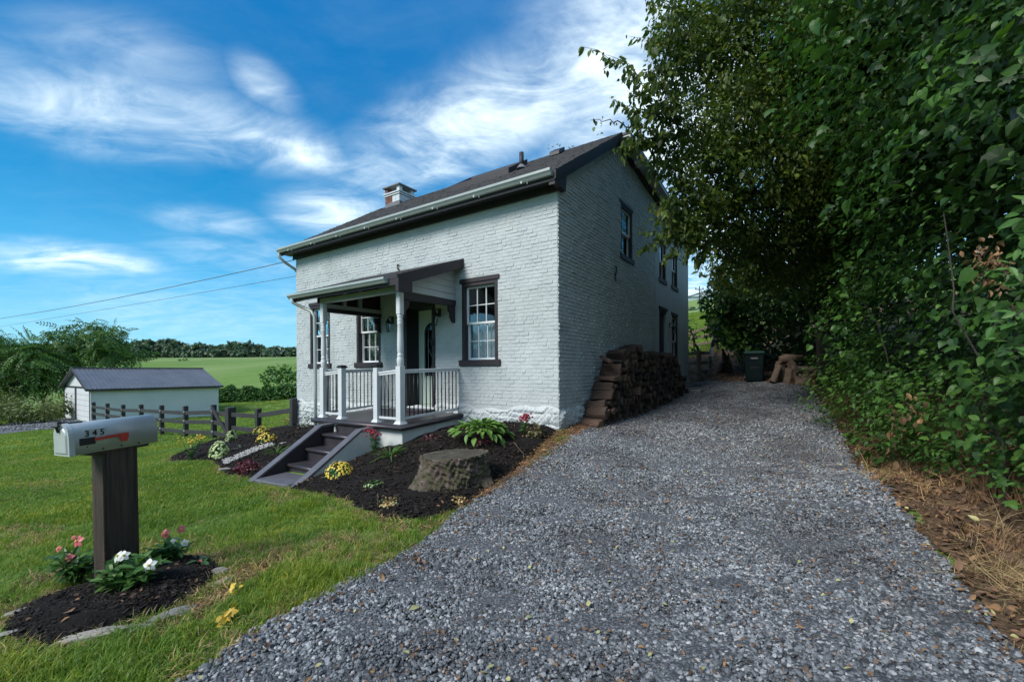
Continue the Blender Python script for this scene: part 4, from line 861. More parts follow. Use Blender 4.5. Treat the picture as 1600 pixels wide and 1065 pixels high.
# wall brackets (curved)
def bracket(u, zt):
    P = [(-.016, zt), (-.20, zt), (-.20, zt-.10), (-.14, zt-.16), (-.15, zt-.24), (-.09, zt-.33), (-.04, zt-.36), (-.016, zt-.36)]
    MB().prism(P, lambda a, z, o: (-o, a, z), u-.03, u+.03).build('bracket', M['trim'], porch, fix=True)
bracket(2.545, 2.975); bracket(4.985, 2.88)
MB().prism([(PV+.06, 2.92), (PV+.22, 2.92), (PV+.20, 2.8), (PV+.12, 2.72), (PV+.10, 2.6), (PV+.06, 2.55)], lambda a, z, o: (-o, a, z), 2.51, 2.57).build('bracket', M['trim'], porch, fix=True)
# porch downspout
MB().tube([(-5.62, RV-.05, zr(RV)-.11), (-5.62, RV-.03, zr(RV)-.2), (-5.50, PV-.16, 3.0), (-5.24, PV-.12, 2.9), (-5.16, PV-.10, 2.78), (-5.14, PV-.10, 1.2), (-5.14, PV-.10, .05)], .036, 10).build('downspout', M['gutter'], porch, smooth=True)

# wall lanterns
def lantern(mp, a, z, label, out=.15):
    t = thing('wall_lantern', label, 'lantern', group='lanterns on the house wall'); t.matrix_world = HOUSE_M
    MB().pbox(mp, a-.045, a+.045, z-.02, z+.16, .0, .03).build('back_plate', M['iron'], t, bevel=.008)
    MB().tube([mp(a, z+.1, .02), mp(a, z+.16, out*.6), mp(a, z+.10, out)], .011, 6).build('arm', M['iron'], t)
    c = mp(a, z, out)
    MB().lathe([(-.02, .075), (.015, .072), (.05, .035), (.09, .015), (.10, .005)], (c[0], c[1], z), 8).build('lantern_roof', M['iron'], t)
    mb = MB()
    for k in range(6):
        q = 6.283*k/6; mb.tube([(c[0]+.045*math.cos(q), c[1]+.045*math.sin(q), z-.21), (c[0]+.065*math.cos(q), c[1]+.065*math.sin(q), z-.02)], .005, 4)
    mb.lathe([(-.225, .03), (-.21, .05), (-.20, .05)], (c[0], c[1], z), 6); mb.build('cage', M['iron'], t)
    MB().lathe([(-.2, .038), (-.03, .055)], (c[0], c[1], z), 6).build('glass', M['glass'], t)
    MB().lathe([(-.2, .012), (-.10, .012)], (c[0], c[1], z), 6).build('candle', M['white'], t)
lantern(mF, 4.53, 2.74, 'black wall lantern left of the front door, between door and left porch window')
lantern(mF, 2.98, 2.80, 'black wall lantern right of the front door under the porch beam')
lantern(mS, 7.98, 3.0, 'small black wall lantern between the side door and the lower side window')
# side step, mat and unidentified red object
gz = h1(*xy(HW(-.5, 8.6)))
t = MB().box(.16, .95, 8.15, 9.3, gz-.1, gz+.10).build('stone_step', M['stone'], None, bevel=.02); t.matrix_world = HOUSE_M; tag(t, 'low pale stone step on the gravel past the log pile', 'step')
t = MB().box(.2, .8, 8.4, 9.15, gz+.101, gz+.125).build('doormat', M['iron'], None, bevel=.006); t.matrix_world = HOUSE_M; tag(t, 'black doormat lying on the stone step by the side wall', 'doormat')
t = thing('red_cylinder', 'dark red cylinder standing against the wall under the lower side window', 'red cylinder'); t.matrix_world = HOUSE_M  # red object of unknown kind, given a made-up cylinder form
MB().lathe([(0, .075), (.02, .085), (.42, .085), (.50, .05), (.52, .03)], (.12, 8.75, gz+.13), 14).build('cylinder_body', pm('dark_red', [(.14, .02, .015), (.2, .03, .02)], 4, .4), t, smooth=True)
MB().tube([(.12, 8.75, gz+.65), (.12, 8.75, gz+.72), (.2, 8.75, gz+.73)], .015, 6).build('cylinder_top', M['iron'], t)

# ================================================================== GARAGE
GA = at(142.8, 660.5, 28.7); GL = at(102, 652.4, 33)
gu = Vector((GL.x-GA.x, GL.y-GA.y, 0)); GWd = gu.length; gu.normalize(); gv = Vector((-gu.y, gu.x, 0)); gv = gv if gv.y > 0 else -gv
garage = thing('garage', 'long white block garage with ribbed grey metal roof and dark door frames beyond the fence', 'garage', (GA.x, GA.y, GA.z))
GLn = 7.4; GH = 2.28; GAP = 3.5
gp = lambda a, b, z: tuple(gu*a+gv*b+Vector((0, 0, z)))
mb = MB()
mb.add([gp(0, 0, -.4), gp(0, GLn, -.4), gp(0, GLn, GH), gp(0, 0, GH)], [(0, 1, 2, 3)]); mb.add([gp(GWd, 0, -.4), gp(GWd, GLn, -.4), gp(GWd, GLn, GH), gp(GWd, 0, GH)], [(0, 1, 2, 3)])
for b in (0, GLn): mb.add([gp(0, b, -.4), gp(GWd, b, -.4), gp(GWd, b, GH), gp(GWd/2, b, GAP), gp(0, b, GH)], [(0, 1, 2, 3, 4)])
gw = mb.build('wall', M['block'], garage)
mb = MB(); r = random.Random(4)
for c in range(11):
    z = .0+c*.205; a = (.2 if c % 2 else 0)
    while a < GLn: e = min(a+.39, GLn); mb.hexa([gp(-.001, a, z), gp(-.001, e, z), gp(.003, e, z), gp(.003, a, z), gp(-.012-r.random()*.004, a, z+.195), gp(-.012, e, z+.195), gp(.003, e, z+.195), gp(.003, a, z+.195)]); a += .40
mb.build('concrete_blocks', M['block'], gw, kind='stuff')
mb = MB()
for s in (0, 1):
    ea = -.25 if s == 0 else GWd+.25; ez = GH-.12
    mb.hexa([gp(ea, -.3, ez), gp(ea, GLn+.25, ez), gp(GWd/2, GLn+.25, GAP+.06), gp(GWd/2, -.3, GAP+.06), gp(ea, -.3, ez+.05), gp(ea, GLn+.25, ez+.05), gp(GWd/2, GLn+.25, GAP+.11), gp(GWd/2, -.3, GAP+.11)])
gr = mb.build('roof', M['metalroof'], garage)
for s in (0, 1):
    ea = -.25 if s == 0 else GWd+.25; ez = GH-.12+.051
    for k in range(34):
        b = -.28+k*(GLn+.5)/33.5; MB().hexa([gp(ea, b, ez), gp(ea, b+.045, ez), gp(GWd/2, b+.045, GAP+.111), gp(GWd/2, b, GAP+.111), gp(ea, b+.01, ez+.035), gp(ea, b+.035, ez+.035), gp(GWd/2, b+.035, GAP+.146), gp(GWd/2, b+.01, GAP+.146)]).build('roof_rib', M['metalroof'], gr)
MB().beam(gp(GWd/2, -.32, GAP+.14), gp(GWd/2, GLn+.27, GAP+.14), .3, .05).build('ridge_cap', M['metalroof'], gr)
MB().beam(gp(-.26, -.31, GH-.14), gp(-.26, GLn+.26, GH-.14), .03, .14).build('eave_trim', M['fencewood'], gr)
for s in (0, 1): MB().beam(gp(-.27 if s == 0 else GWd+.27, -.32, GH-.13), gp(GWd/2, -.32, GAP+.06), .03, .13).build('rake_trim', M['fencewood'], gr)
MB().beam(gp(0, -.03, GH+.0), gp(GWd, -.03, GH+.0), .05, .12).build('lintel', M['fencewood'], garage)
for a, w in ((.12, .16), (GWd/2+.15, .45), (GWd-.1, .2)): MB().beam(gp(a, -.035, -.3), gp(a, -.035, GH-.07), w, .07, up=gv).build('door_post', M['fencewood'], garage)
MB().beam(gp(-.02, -.03, -.3), gp(-.02, -.03, GH-.07), .10, .04, up=gv).build('corner_board', M['white'], garage)
for a0_, a1_ in ((.22, GWd/2-.09), (GWd/2+.39, GWd-.21)):
    dd = MB().hexa([gp(a0_, -.05, -.1), gp(a1_, -.05, -.1), gp(a1_, -.01, -.1), gp(a0_, -.01, -.1), gp(a0_, -.05, GH-.08), gp(a1_, -.05, GH-.08), gp(a1_, -.01, GH-.08), gp(a0_, -.01, GH-.08)]).build('garage_door', M['block'], garage)
    for k in range(1, 6): MB().beam(gp(a0_, -.055, k*.36), gp(a1_, -.055, k*.36), .012, .012).build('panel_joint', M['flash'], dd)

# ================================================================== BLACK FENCE
fence = thing('rail_fence', 'black painted three rail wooden fence running from the house corner past the garage', 'fence', (-10.4, 15.3, -.8)); fence_loc = Vector((-10.4, 15.3, -.8))
P7 = at(334, 632, 15.3); P1 = at(146.5, 628, 23.4); P10 = at(458.5, 622, 12.9); P8 = at(360, 636, 14.74); P9 = at(403.6, 638, 13.9)
fp = []
ys_ = [628, 630, 632, 631.7, 633, 634, 632]
for k in range(7):
    t = k/6; x = P1.x+(P7.x-P1.x)*t; y = P1.y+(P7.y-P1.y)*t; px_ = 800+F*x/y
    fp.append(at(px_, ys_[k], y))
FS = fp+[P8, P9, P10]
def post(p, parent, loc, w=.13, mat='fencewood', tilt=0, low=None):
    g = (h1(p.x, p.y) if low is None else low); q = p-loc; o = MB().box(-w/2, w/2, -w/2, w/2, g-.15-p.z, 0).build('fence_post', M[mat], parent, bevel=.008)
    o.location = q; o.rotation_euler = (rnd.gauss(0, .008), rnd.gauss(0, .008), math.atan2(P7.y-P1.y, P7.x-P1.x)+rnd.gauss(0, .03)); return o
for k, p in enumerate(FS): post(p, fence, fence_loc, .25 if k == 7 else (.16 if k == 9 else .145))
for k in range(len(FS)-1):
    a, b = FS[k], FS[k+1]
    offs = (.26, .60, .97) if k < 7 else (.24, .68)
    if k == 8: offs = (.22, .72)
    for j, o_ in enumerate(offs):
        pa = a-Vector((0, 0, o_+(.0)))-fence_loc; pb = b-Vector((0, 0, o_+.0+(.12 if k == 8 else 0)))-fence_loc
        MB().beam(pa+Vector((.0, -.03, 0)), pb+Vector((.0, -.03, 0)), .04, .14).build('fence_rail', M['fencewood'], fence, bevel=.005)
    if k < 7:
        for o_ in offs: MB().box(-.03, .03, -.005, .005, -.02, .02).build('rail_bolt', M['gutter'], fence).location = a-Vector((0, .09, o_-.05))-fence_loc
MB().beam(FS[6]-Vector((0, .09, .1))-fence_loc, FS[7]-Vector((.02, .16, .85))-fence_loc, .05, .12).build('brace', M['fencewood'], fence)
# brown fence on the bank behind the house
bf = thing('rail_fence', 'weathered brown rail fence climbing the bank behind the house', 'fence'); bl = Vector((8, 19, 1.5)); bf.location = bl
fA, fB, fC, fD = at(1083, 516, 24), at(1117.5, 503, 21.5), at(1109, 556, 19.0), at(1091.5, 547, 17.4)
fE = at(1060, 549, 17.9); fZ = at(1045, 530, 27)
fE.z = fD.z-.05
for p, w in ((fA, .16), (fB, .22), (fC, .12), (fD, .15), (fE, .15), (fZ, .15)):
    g = h1(p.x, p.y); o = MB().box(-w/2, w/2, -w/2, w/2, min(g, p.z-.9)-.15-p.z, .0).build('fence_post', M['rawfence'], bf, bevel=.01); o.location = p-bl
fC2 = fC+Vector((0, 0, .35))
for a, b, ofa, ofb in ((fZ, fA, (.1, .4, .7), (.1, .4, .72)), (fA, fB, (.12, .45, .8), (.12, .55, .95)), (fB, fC2, (.15, .5, .85), (.2, .6, .95)), (fC2, fD, (.22, .62, 1.0), (.1, .5, .85)), (fD, fE, (.1, .5, .85), (.1, .5, .85))):
    for oa, ob in zip(ofa, ofb): MB().beam(a-Vector((0, 0, oa))-bl, b-Vector((0, 0, ob))-bl, .045, .13).build('fence_rail', M['rawfence'], bf, bevel=.01)

# ================================================================== LOOSE OBJECTS
# ---- mailbox
mbx = thing('mailbox', 'grey metal mailbox with red flag and the number 345 on a wide dark wooden post', 'mailbox')
B0 = at(114, 712, 3.22); ax = Vector((.358, .934, .035)).normalized(); wx = Vector((-ax.y, ax.x, 0)).normalized(); up = wx.cross(ax)*-1
up = Vector((0, 0, 1)) if up.z < 0 else up
GB = h1(B0.x, B0.y+.2); mbx.location = (B0.x, B0.y+.3, GB); MO = Vector(mbx.location)
LB, WB, HB = .56, .185, .232
q = lambda a, b, c: tuple(B0+ax*a+wx*b+up*c-MO)     # along, across, up
def arch(n=12, w=WB, h=HB, i=0):
    r_ = w/2; zt = h-r_; P = [(i, i), (i, zt)]+[(w/2-(r_-i)*math.cos(t), zt+(r_-i)*math.sin(t)) for t in np.linspace(0, math.pi, n)[1:-1]]+[(w-i, zt), (w-i, i)]; return P
pr_ = arch(); n = len(pr_); mb = MB(); mb.add([q(.0, b, c) for b, c in pr_]+[q(LB, b, c) for b, c in pr_], [(i, (i+1) % n, n+(i+1) % n, n+i) for i in range(n)]+[tuple(range(n, 2*n))])
body = mb.build('box_body', M['galv'], mbx)
for f_ in body.data.polygons: f_.use_smooth = len(f_.vertices) == 4 and abs(f_.normal.dot(up)) < 2
body.data.polygons[-1].use_smooth = False
pr2 = arch(12, WB+.012, HB+.008); mb = MB(); mb.add([q(-.022, b-.006, c-.002) for b, c in pr2]+[q(.012, b-.006, c-.002) for b, c in pr2], [(i, (i+1) % n, n+(i+1) % n, n+i) for i in range(n)]+[tuple(range(n))[::-1]])
door = mb.build('box_door', M['galv'], mbx)
pr3 = arch(12, WB-.03, HB-.03); MB().add([q(-.023, b+.015, c+.012) for b, c in pr3]+[q(-.030, WB/2+(b+.015-WB/2)*.9, .1+(c+.012-.1)*.9) for b, c in pr3], [(i, (i+1) % n, n+(i+1) % n, n+i) for i in range(n)]+[tuple(range(n, 2*n))]).build('pressed_panel', M['galv'], door)
MB().tube([q(.02, WB/2, HB+.004), q(-.03, WB/2, HB+.012), q(-.045, WB/2, HB-.02), q(-.036, WB/2, HB-.06)], [.010, .012, .010, .008], 6).tube([q(-.04, WB/2-.02, HB-.012), q(-.05, WB/2+.035, HB-.012)], .012, 6).build('door_latch', M['iron'], door)
MB().beam(q(.0, WB/2+.005, HB+.004), q(.10, WB/2+.005, HB+.003), .035, .008).build('latch_strap', M['iron'], mbx)
MB().beam(q(.04, -.004, HB-.14), q(.135, -.004, HB-.14), .008, .052).build('flag_hub', M['iron'], mbx, bevel=.002)
fo = [(.125, .097), (.345, .108), (.345, .072), (.335, .042), (.295, .040), (.283, .084), (.125, .078)]
mb = MB(); nn = len(fo); mb.add([q(a, -.010, c+.012) for a, c in fo]+[q(a, -.016, c+.012) for a, c in fo], [tuple(range(nn)), tuple(range(2*nn-1, nn-1, -1))]+[(i, (i+1) % nn, nn+(i+1) % nn, nn+i) for i in range(nn)])
mb.build('flag', M['red'], mbx)
for a in (.18, .30, .42): MB().tube([q(a, .002, .018), q(a, -.005, .018)], .006, 8).build('rivet', M['iron'], mbx)
MB().tube([q(.085, .002, .05), q(.085, -.002, .05)], .005, 6).build('rivet', M['iron'], mbx)
bl = MB(); bl.hexa([q(.10, .012, -.022), q(.50, .012, -.022), q(.50, WB-.012, -.022), q(.10, WB-.012, -.022), q(.10, .012, -.001), q(.50, .012, -.001), q(.50, WB-.012, -.001), q(.10, WB-.012, -.001)]); bl.build('base_board', M['postwood'], mbx, bevel=.002)
for i, ch_ in enumerate('345'):
    cu = bpy.data.curves.new('digit', 'FONT'); cu.body = ch_; cu.size = .062; cu.extrude = .0008; cu.offset = .0012
    to = bpy.data.objects.new('digit', cu); scene.collection.objects.link(to); bpy.context.view_layer.update()
    me = bpy.data.meshes.new_from_object(to.evaluated_get(bpy.context.evaluated_depsgraph_get())); bpy.data.objects.remove(to); me.materials.clear(); me.materials.append(M['iron'])
    o = link(bpy.data.objects.new('digit', me), mbx)
    X_ = ax; Y_ = up; Z_ = -wx; P_ = B0+ax*(.072+i*.046)-wx*(.0015)+up*.128-MO
    o.matrix_local = Matrix(((X_.x, Y_.x, Z_.x, P_.x), (X_.y, Y_.y, Z_.y, P_.y), (X_.z, Y_.z, Z_.z, P_.z), (0, 0, 0, 1)))
    # pale sticker behind the digit
    MB().hexa([q(.068+i*.046, -.0002, .122), q(.112+i*.046, -.0002, .122), q(.112+i*.046, .004, .122), q(.068+i*.046, .004, .122), q(.068+i*.046, -.0002, .180), q(.112+i*.046, -.0002, .180), q(.112+i*.046, .004, .180), q(.068+i*.046, .004, .180)]).build('number_sticker', M['galv'], mbx)
zb_ = GB-.2-B0.z
def pq(a, b, z, e=0): 
    v = B0+Vector((ax.x, ax.y, 0)).normalized()*a+wx*b; return (v.x-MO.x+e, v.y-MO.y, z-MO.z)
zt_ = B0.z+.012
for nm, (aa, ab, ba, bb) in (('post_board', (.185, .205, .022, .165)), ('post_board', (.206, .40, .020, .045)), ('post_board', (.206, .40, .142, .167)), ('post_board', (.401, .421, .022, .165))):
    dx = .02
    MB().hexa([pq(aa, ba, GB-.25, dx), pq(ab, ba, GB-.25, dx), pq(ab, bb, GB-.25, dx), pq(aa, bb, GB-.25, dx), pq(aa, ba, zt_), pq(ab, ba, zt_), pq(ab, bb, zt_), pq(aa, bb, zt_)]).build(nm, M['postwood'], mbx, bevel=.003)

# ---- stump
sc0 = at(708, 745, 5.95); sx, sy = sc0.x, sc0.y+.05; sg = h1(sx, sy)+.03
st = thing('tree_stump', 'wide weathered tree stump with mossy flared sides in the black mulch bed', 'stump', (sx, sy, sg))
def stump():
    vs = []; nA, nZ = 220, 46; ztop = .385
    for j in range(nZ):
        t = j/(nZ-1); z = -.18+(ztop+.18)*t
        for i in range(nA):
            a = 2*math.pi*i/nA; root = max(0, math.cos(2.5*(a-3.5)))**2*.5+max(0, math.cos(3*a+1.0))**3*.35+max(0, math.cos(4*a+2.2))**4*.25
            fl = (1-t)**2.2; r_ = .45*(1+.03*math.sin(3*a+1)+.035*math.sin(5*a)) + fl*(.10+.32*root) - .02*math.sin(t*3.1)
            if j == nZ-1: r_ -= .012
            x = r_*math.cos(a)*1.04+.0-.06*(1-t); y = r_*math.sin(a)*.95
            vs.append((x, y, z+(.03*x if j > nZ-6 else 0)))
    fs = [(j*nA+i, j*nA+(i+1) % nA, (j+1)*nA+(i+1) % nA, (j+1)*nA+i) for j in range(nZ-1) for i in range(nA)]
    P = np.array(vs); d = .009*sines(P*np.array([1, 1, .4]), 38, 31)+.014*sines(P, 12, 32)+.010*sines(P, 85, 33, 12)+.006*sines(P, 160, 34, 12); rr = np.hypot(P[:, 0], P[:, 1])
    for k in range(len(vs)):
        if k < (nZ-1)*nA: vs[k] = (vs[k][0]*(1+d[k]/rr[k]), vs[k][1]*(1+d[k]/rr[k]), vs[k][2])
    MB().add(vs, fs).build('stump_bark', M['stump'], st, smooth=True)
    top = [vs[(nZ-1)*nA+i] for i in range(nA)]; mb = MB(); rings = 10; tv = []
    for k in range(rings):
        s_ = 1-k/rings
        for i in range(nA):
            x, y, z = top[i]; x *= s_; y *= s_; crack = -.035*math.exp(-((y-.10-.25*x)/.018)**2)*(1 if x > -.25 else 0)*(k > 0)
            zz = z+.0 - (.012 if k == 0 else 0)+.004*math.sin(x*30)*math.sin(y*23)+crack; tv.append((x, y, .375+.03*x+(zz-z)))
    tv.append((0, 0, .375)); f2 = [(k*nA+i, k*nA+(i+1) % nA, (k+1)*nA+(i+1) % nA, (k+1)*nA+i) for k in range(rings-1) for i in range(nA)]+[((rings-1)*nA+i, (rings-1)*nA+(i+1) % nA, rings*nA) for i in range(nA)]
    mb.add(tv, f2).build('cut_face', M['stumptop'], st)
stump()
nt = M['stumptop'].node_tree; tcn = N(nt, 'ShaderNodeTexCoord'); wv = N(nt, 'ShaderNodeTexWave', wave_type='RINGS', rings_direction='Z', ins={'Scale': 9.0, 'Distortion': 2.2, 'Detail': 3.0, 'Detail Scale': 1.5})
L(nt, tcn.outputs['Object'], wv.inputs[0]); mr_ = N(nt, 'ShaderNodeMapRange', ins={3: .62, 4: 1.15}); L(nt, wv.outputs['Fac'], mr_.inputs[0]); pb = nt.nodes['Principled BSDF']; src_ = pb.inputs['Base Color'].links[0].from_socket
vm = N(nt, 'ShaderNodeVectorMath', operation='SCALE'); L(nt, src_, vm.inputs[0]); L(nt, mr_.outputs[0], vm.inputs['Scale']); L(nt, vm.outputs[0], pb.inputs['Base Color'])

# ---- log pile against the side wall
def log_mesh(seed, L_=.42, split=None):
    r_ = random.Random(seed); k = split or r_.choice(('round', 'half', 'quarter', 'half', 'quarter', 'quarter', 'slab')); n = 11
    if k == 'round': P = [(math.cos(6.283*i/n)*(1+r_.uniform(-.1, .1)), math.sin(6.283*i/n)*(1+r_.uniform(-.1, .1))) for i in range(n)]
    elif k == 'half': P = [(math.cos(math.pi*i/7)*(1.1+r_.uniform(-.1, .1)), math.sin(math.pi*i/7)*1.15-.45+r_.uniform(-.05, .05)) for i in range(8)]+[(-.3, -.52), (.35, -.4)]
    else: P = [(-.85, -.75)]+[(-.85+1.75*math.cos(math.pi/2*i/5)*(1+r_.uniform(-.07, .07)), -.75+1.7*math.sin(math.pi/2*i/5)) for i in range(6)]
    if k == 'slab': P = [(-1.1, -.35), (-.4, -.5), (.5, -.42), (1.15, -.3), (1.0, .25), (.3, .45), (-.5, .38), (-1.05, .2)]
    m = len(P); vs = []; segs = 4
    for s in range(segs+1):
        t = s/segs; ox, oy, sc_ = r_.uniform(-.07, .07), r_.uniform(-.07, .07), 1+r_.uniform(-.06, .06)
        for x, y in P: vs.append(((t-.5)*L_+(r_.uniform(-.01, .01)), x*sc_+ox, y*sc_+oy))
    me = bpy.data.meshes.new('log'); me.from_pydata(vs, [], [(s*m+i, s*m+(i+1) % m, (s+1)*m+(i+1) % m, (s+1)*m+i) for s in range(segs) for i in range(m)]+[tuple(range(m)), tuple(segs*m+i for i in range(m))])
    return me
def fin_log(me, bark, end):
    me.materials.append(bark); me.materials.append(end); n = len(me.polygons); me.polygons[n-1].material_index = 1; me.polygons[n-2].material_index = 1; return me
LM = [fin_log(log_mesh(s, .44), M['bark'], M['logend']) for s in range(14)]
GRP = 'split logs stacked against the side wall'
def pile_top(v):
    xs_ = [.75, .95, 1.15, 1.5, 1.9, 2.3, 3.0, 5.0, 6.4, 7.0, 7.6, 8.1]; ys2 = [.66, .84, 1.0, 1.46, 1.68, 1.98, 2.12, 2.06, 2.04, 1.9, 1.55, 1.1]; return float(np.interp(v, xs_, ys2))
rl = random.Random(21); cnt = 0
for row in range(14):
    v = .70+(.09 if row % 2 else 0)+rl.uniform(-.04, .10); first = True
    while v < 8.1:
        rad = rl.uniform(.078, .122); v += rad; g = h1(*xy(HW(-.35, v))); z = g+.085+row*.168+rl.uniform(-.022, .022)
        if z+.04 < pile_top(v) and z < pile_top(v):
            o = link(bpy.data.objects.new('split_log', LM[rl.randrange(14)]))
            jit = rl.uniform(-.05, .06)+(.08 if rl.random() < .1 else 0)
            p = HW(-.27-jit, v, z); o.matrix_world = Matrix.Translation(p) @ Matrix.Rotation(math.atan2(-U.y, -U.x)+rl.gauss(0, .07), 4, 'Z') @ Matrix.Rotation(rl.gauss(0, .06), 4, 'Y') @ Matrix.Rotation(rl.uniform(0, 6.28), 4, 'X') @ Matrix.Diagonal((1, rad, rad, 1))
            near_end = v < 1.25
            od = ('lowest', 'second', 'third', 'fourth', 'fifth', 'sixth', 'seventh', 'eighth', 'ninth', 'tenth', 'eleventh', 'twelfth', 'top', 'top')[row]
            tag(o, 'log ending the %s row at the stepped near end of the side wall stack' % od if first else 'dark split log in the tall stack against the shaded brick side wall', 'log', GRP); cnt += 1; first = False
        v += rad*1.02
o = link(bpy.data.objects.new('split_log', LM[3])); p = HW(-.30, 1.62, 1.80)
o.matrix_world = Matrix.Translation(p) @ Matrix.Rotation(math.atan2(-U.y, -U.x)-.5, 4, 'Z') @ Matrix.Rotation(.35, 4, 'Y') @ Matrix.Diagonal((.8, .05, .05, 1)); tag(o, 'pale thin split stick lying askew on a stepped end of the log stack', 'log')

# ---- wheeled bin
bp = at(1183, 596, 15.4); bz = h1(bp.x, bp.y)+.03
bn = thing('wheeled_bin', 'dark green wheeled bin with pale lid edge at the far end of the gravel drive', 'bin', (bp.x, bp.y+.2, bz), R(-27))
w1_, w2_, d1_, d2_, hb = .255, .315, .27, .34, 1.0
MB().hexa([(-w1_, -d1_, .02), (w1_, -d1_, .02), (w1_, d1_, .02), (-w1_, d1_, .02), (-w2_, -d2_, hb), (w2_, -d2_, hb), (w2_, d2_, hb), (-w2_, d2_, hb)]).build('bin_body', M['bin'], bn, bevel=.03)
MB().box(-w2_-.015, w2_+.015, -d2_-.02, d2_+.02, hb-.05, hb-.001).build('rim', M['bin'], bn, bevel=.01)
MB().hexa([(-w2_-.025, -d2_-.04, hb+.0), (w2_+.025, -d2_-.04, hb), (w2_+.025, d2_+.02, hb), (-w2_-.025, d2_+.02, hb), (-w2_+.02, -d2_+.02, hb+.07), (w2_-.02, -d2_+.02, hb+.07), (w2_-.02, d2_, hb+.10), (-w2_+.02, d2_, hb+.10)]).build('lid', M['binlid'], bn, bevel=.012)
MB().hexa([(-.14, -d1_-.035, .42), (.14, -d1_-.035, .42), (.14, -d1_+.02, .42), (-.14, -d1_+.02, .42), (-.14, -d1_-.055, .52), (.14, -d1_-.055, .52), (.14, -d1_+.02, .52), (-.14, -d1_+.02, .52)]).build('grip_bar', M['iron'], bn, bevel=.01)
MB().hexa([(-.19, -d1_-.02, .12), (.19, -d1_-.02, .12), (.19, -d1_+.03, .12), (-.19, -d1_+.03, .12), (-.21, -d1_-.055, .66), (.21, -d1_-.055, .66), (.21, -d1_+.03, .66), (-.21, -d1_+.03, .66)]).build('front_panel', M['bin'], bn, bevel=.01)
MB().box(-.11, .11, -d2_-.002, -d2_+.06, .80, .845).build('label_plate', M['flash'], bn)
for s in (-1, 1): MB().tube([(s*(w1_-.02), d1_+.03, .12), (s*(w1_+.05), d1_+.03, .12)], .12, 16).build('wheel', M['iron'], bn)
# ---- second wood pile beside it
LP = [fin_log(log_mesh(40+s, .5), M['palelog'], M['logend']) for s in range(8)]
def loose(px, py, Y, L_, rad, rz_, tilt, label, mesh, cat='log', grp='cut logs heaped beside the bin'):
    p = at(px, py, Y); o = link(bpy.data.objects.new('cut_log', mesh)); o.matrix_world = Matrix.Translation(p) @ Matrix.Rotation(rz_, 4, 'Z') @ Matrix.Rotation(tilt, 4, 'Y') @ Matrix.Rotation(rl.uniform(0, 6), 4, 'X') @ Matrix.Diagonal((L_/.5, rad, rad, 1)); tag(o, label, cat, grp)
loose(1251, 593, 14.2, .62, .21, R(10), R(88), 'upright thick sawn round standing at the front of the wood heap', LP[0])
loose(1256, 578, 14.1, .52, .12, R(8), R(3), 'short pale round log lying on top of the thick upright round', LP[3])
loose(1230, 561, 14.8, .60, .12, R(15), R(-6), 'topmost split log of the heap beside the bin', LP[4])
loose(1238, 557, 15.0, .62, .09, R(-5), R(4), 'thin log along the back of the top of the heap beside the bin', LP[2])
loose(1235, 570, 14.7, .55, .14, R(60), R(8), 'split log end on in the middle of the heap under the top logs', LP[5])
loose(1221, 580, 14.9, .52, .17, R(70), R(78), 'leaning split block at the left of the heap beside the bin', LP[1])
loose(1212, 584, 14.7, .62, .10, R(20), R(-60), 'narrow split piece leaning out at the left foot of the heap', LP[6])
loose(1236, 588, 14.5, .55, .17, R(85), R(74), 'upright split block behind the thick front round', LP[7])
loose(1242, 573, 14.6, .5, .12, R(35), R(0), 'split log lying just behind the short pale round', LP[4])
loose(1268, 588, 14.6, .5, .13, R(-40), R(15), 'log lying at the right foot of the heap near the vines', LP[6])
loose(1226, 571, 15.1, .6, .12, R(0), R(0), 'split log under the topmost log at the left of the heap', LP[2])
loose(1253, 581, 15.2, .8, .15, R(5), R(2), 'long log at the back of the heap low against the bank', LP[0])
# unclear dark object left of the bin, its stump form made up
sp = G(1158, 590); t = thing('stump_like_shape', 'small dark unidentified shape built as a root stump on the earth bank left of the bin', 'stump', (sp.x, sp.y+1.2, h1(sp.x, sp.y+1.2)))
mb = MB(); r = random.Random(77)
for k in range(7):
    a = r.uniform(0, 6.28); mb.tube([(0, 0, .45), (.18*math.cos(a), .12*math.sin(a), .3), (.32*math.cos(a), .2*math.sin(a), .0), (.38*math.cos(a), .25*math.sin(a), -.15)], [.12, .09, .06, .03], 7)
mb.tube([(0, 0, -.1), (0, 0, .45), (-.1, 0, .85), (-.14, 0, 1.0)], [.18, .14, .06, .02], 8); mb.tube([(0, 0, .4), (.14, 0, .8)], [.08, .02], 7); mb.build('root', M['bark'], t, smooth=True)
MB().tube([(.05, -.15, .35), (.06, -.18, .62), (.1, -.18, .7), (.18, -.18, .66), (.2, -.16, .6)], [.03, .03, .035, .03, .02], 7).build('pale_curved_bit', M['palelog'], t, smooth=True)

# ---- wires
def wire(P, label):
    mb = MB(); A_, B_, sag = P[:3]; pts_ = [A_.lerp(B_, t)-Vector((0, 0, sag*4*t*(1-t))) for t in np.linspace(0, 1, 30)]; tag(mb.tube(pts_, P[3], 5).build('power_line', M['wire'], None), label, 'wire')
wire((at(-260, 512, 42), at(464, 405, 13.6), .9, .012), 'thick black cable sagging from the house eave across the left sky')
wire((at(-260, 545, 60), at(464, 431, 14.6), .3, .008), 'thin lower wire running to the house above the sumac trees')

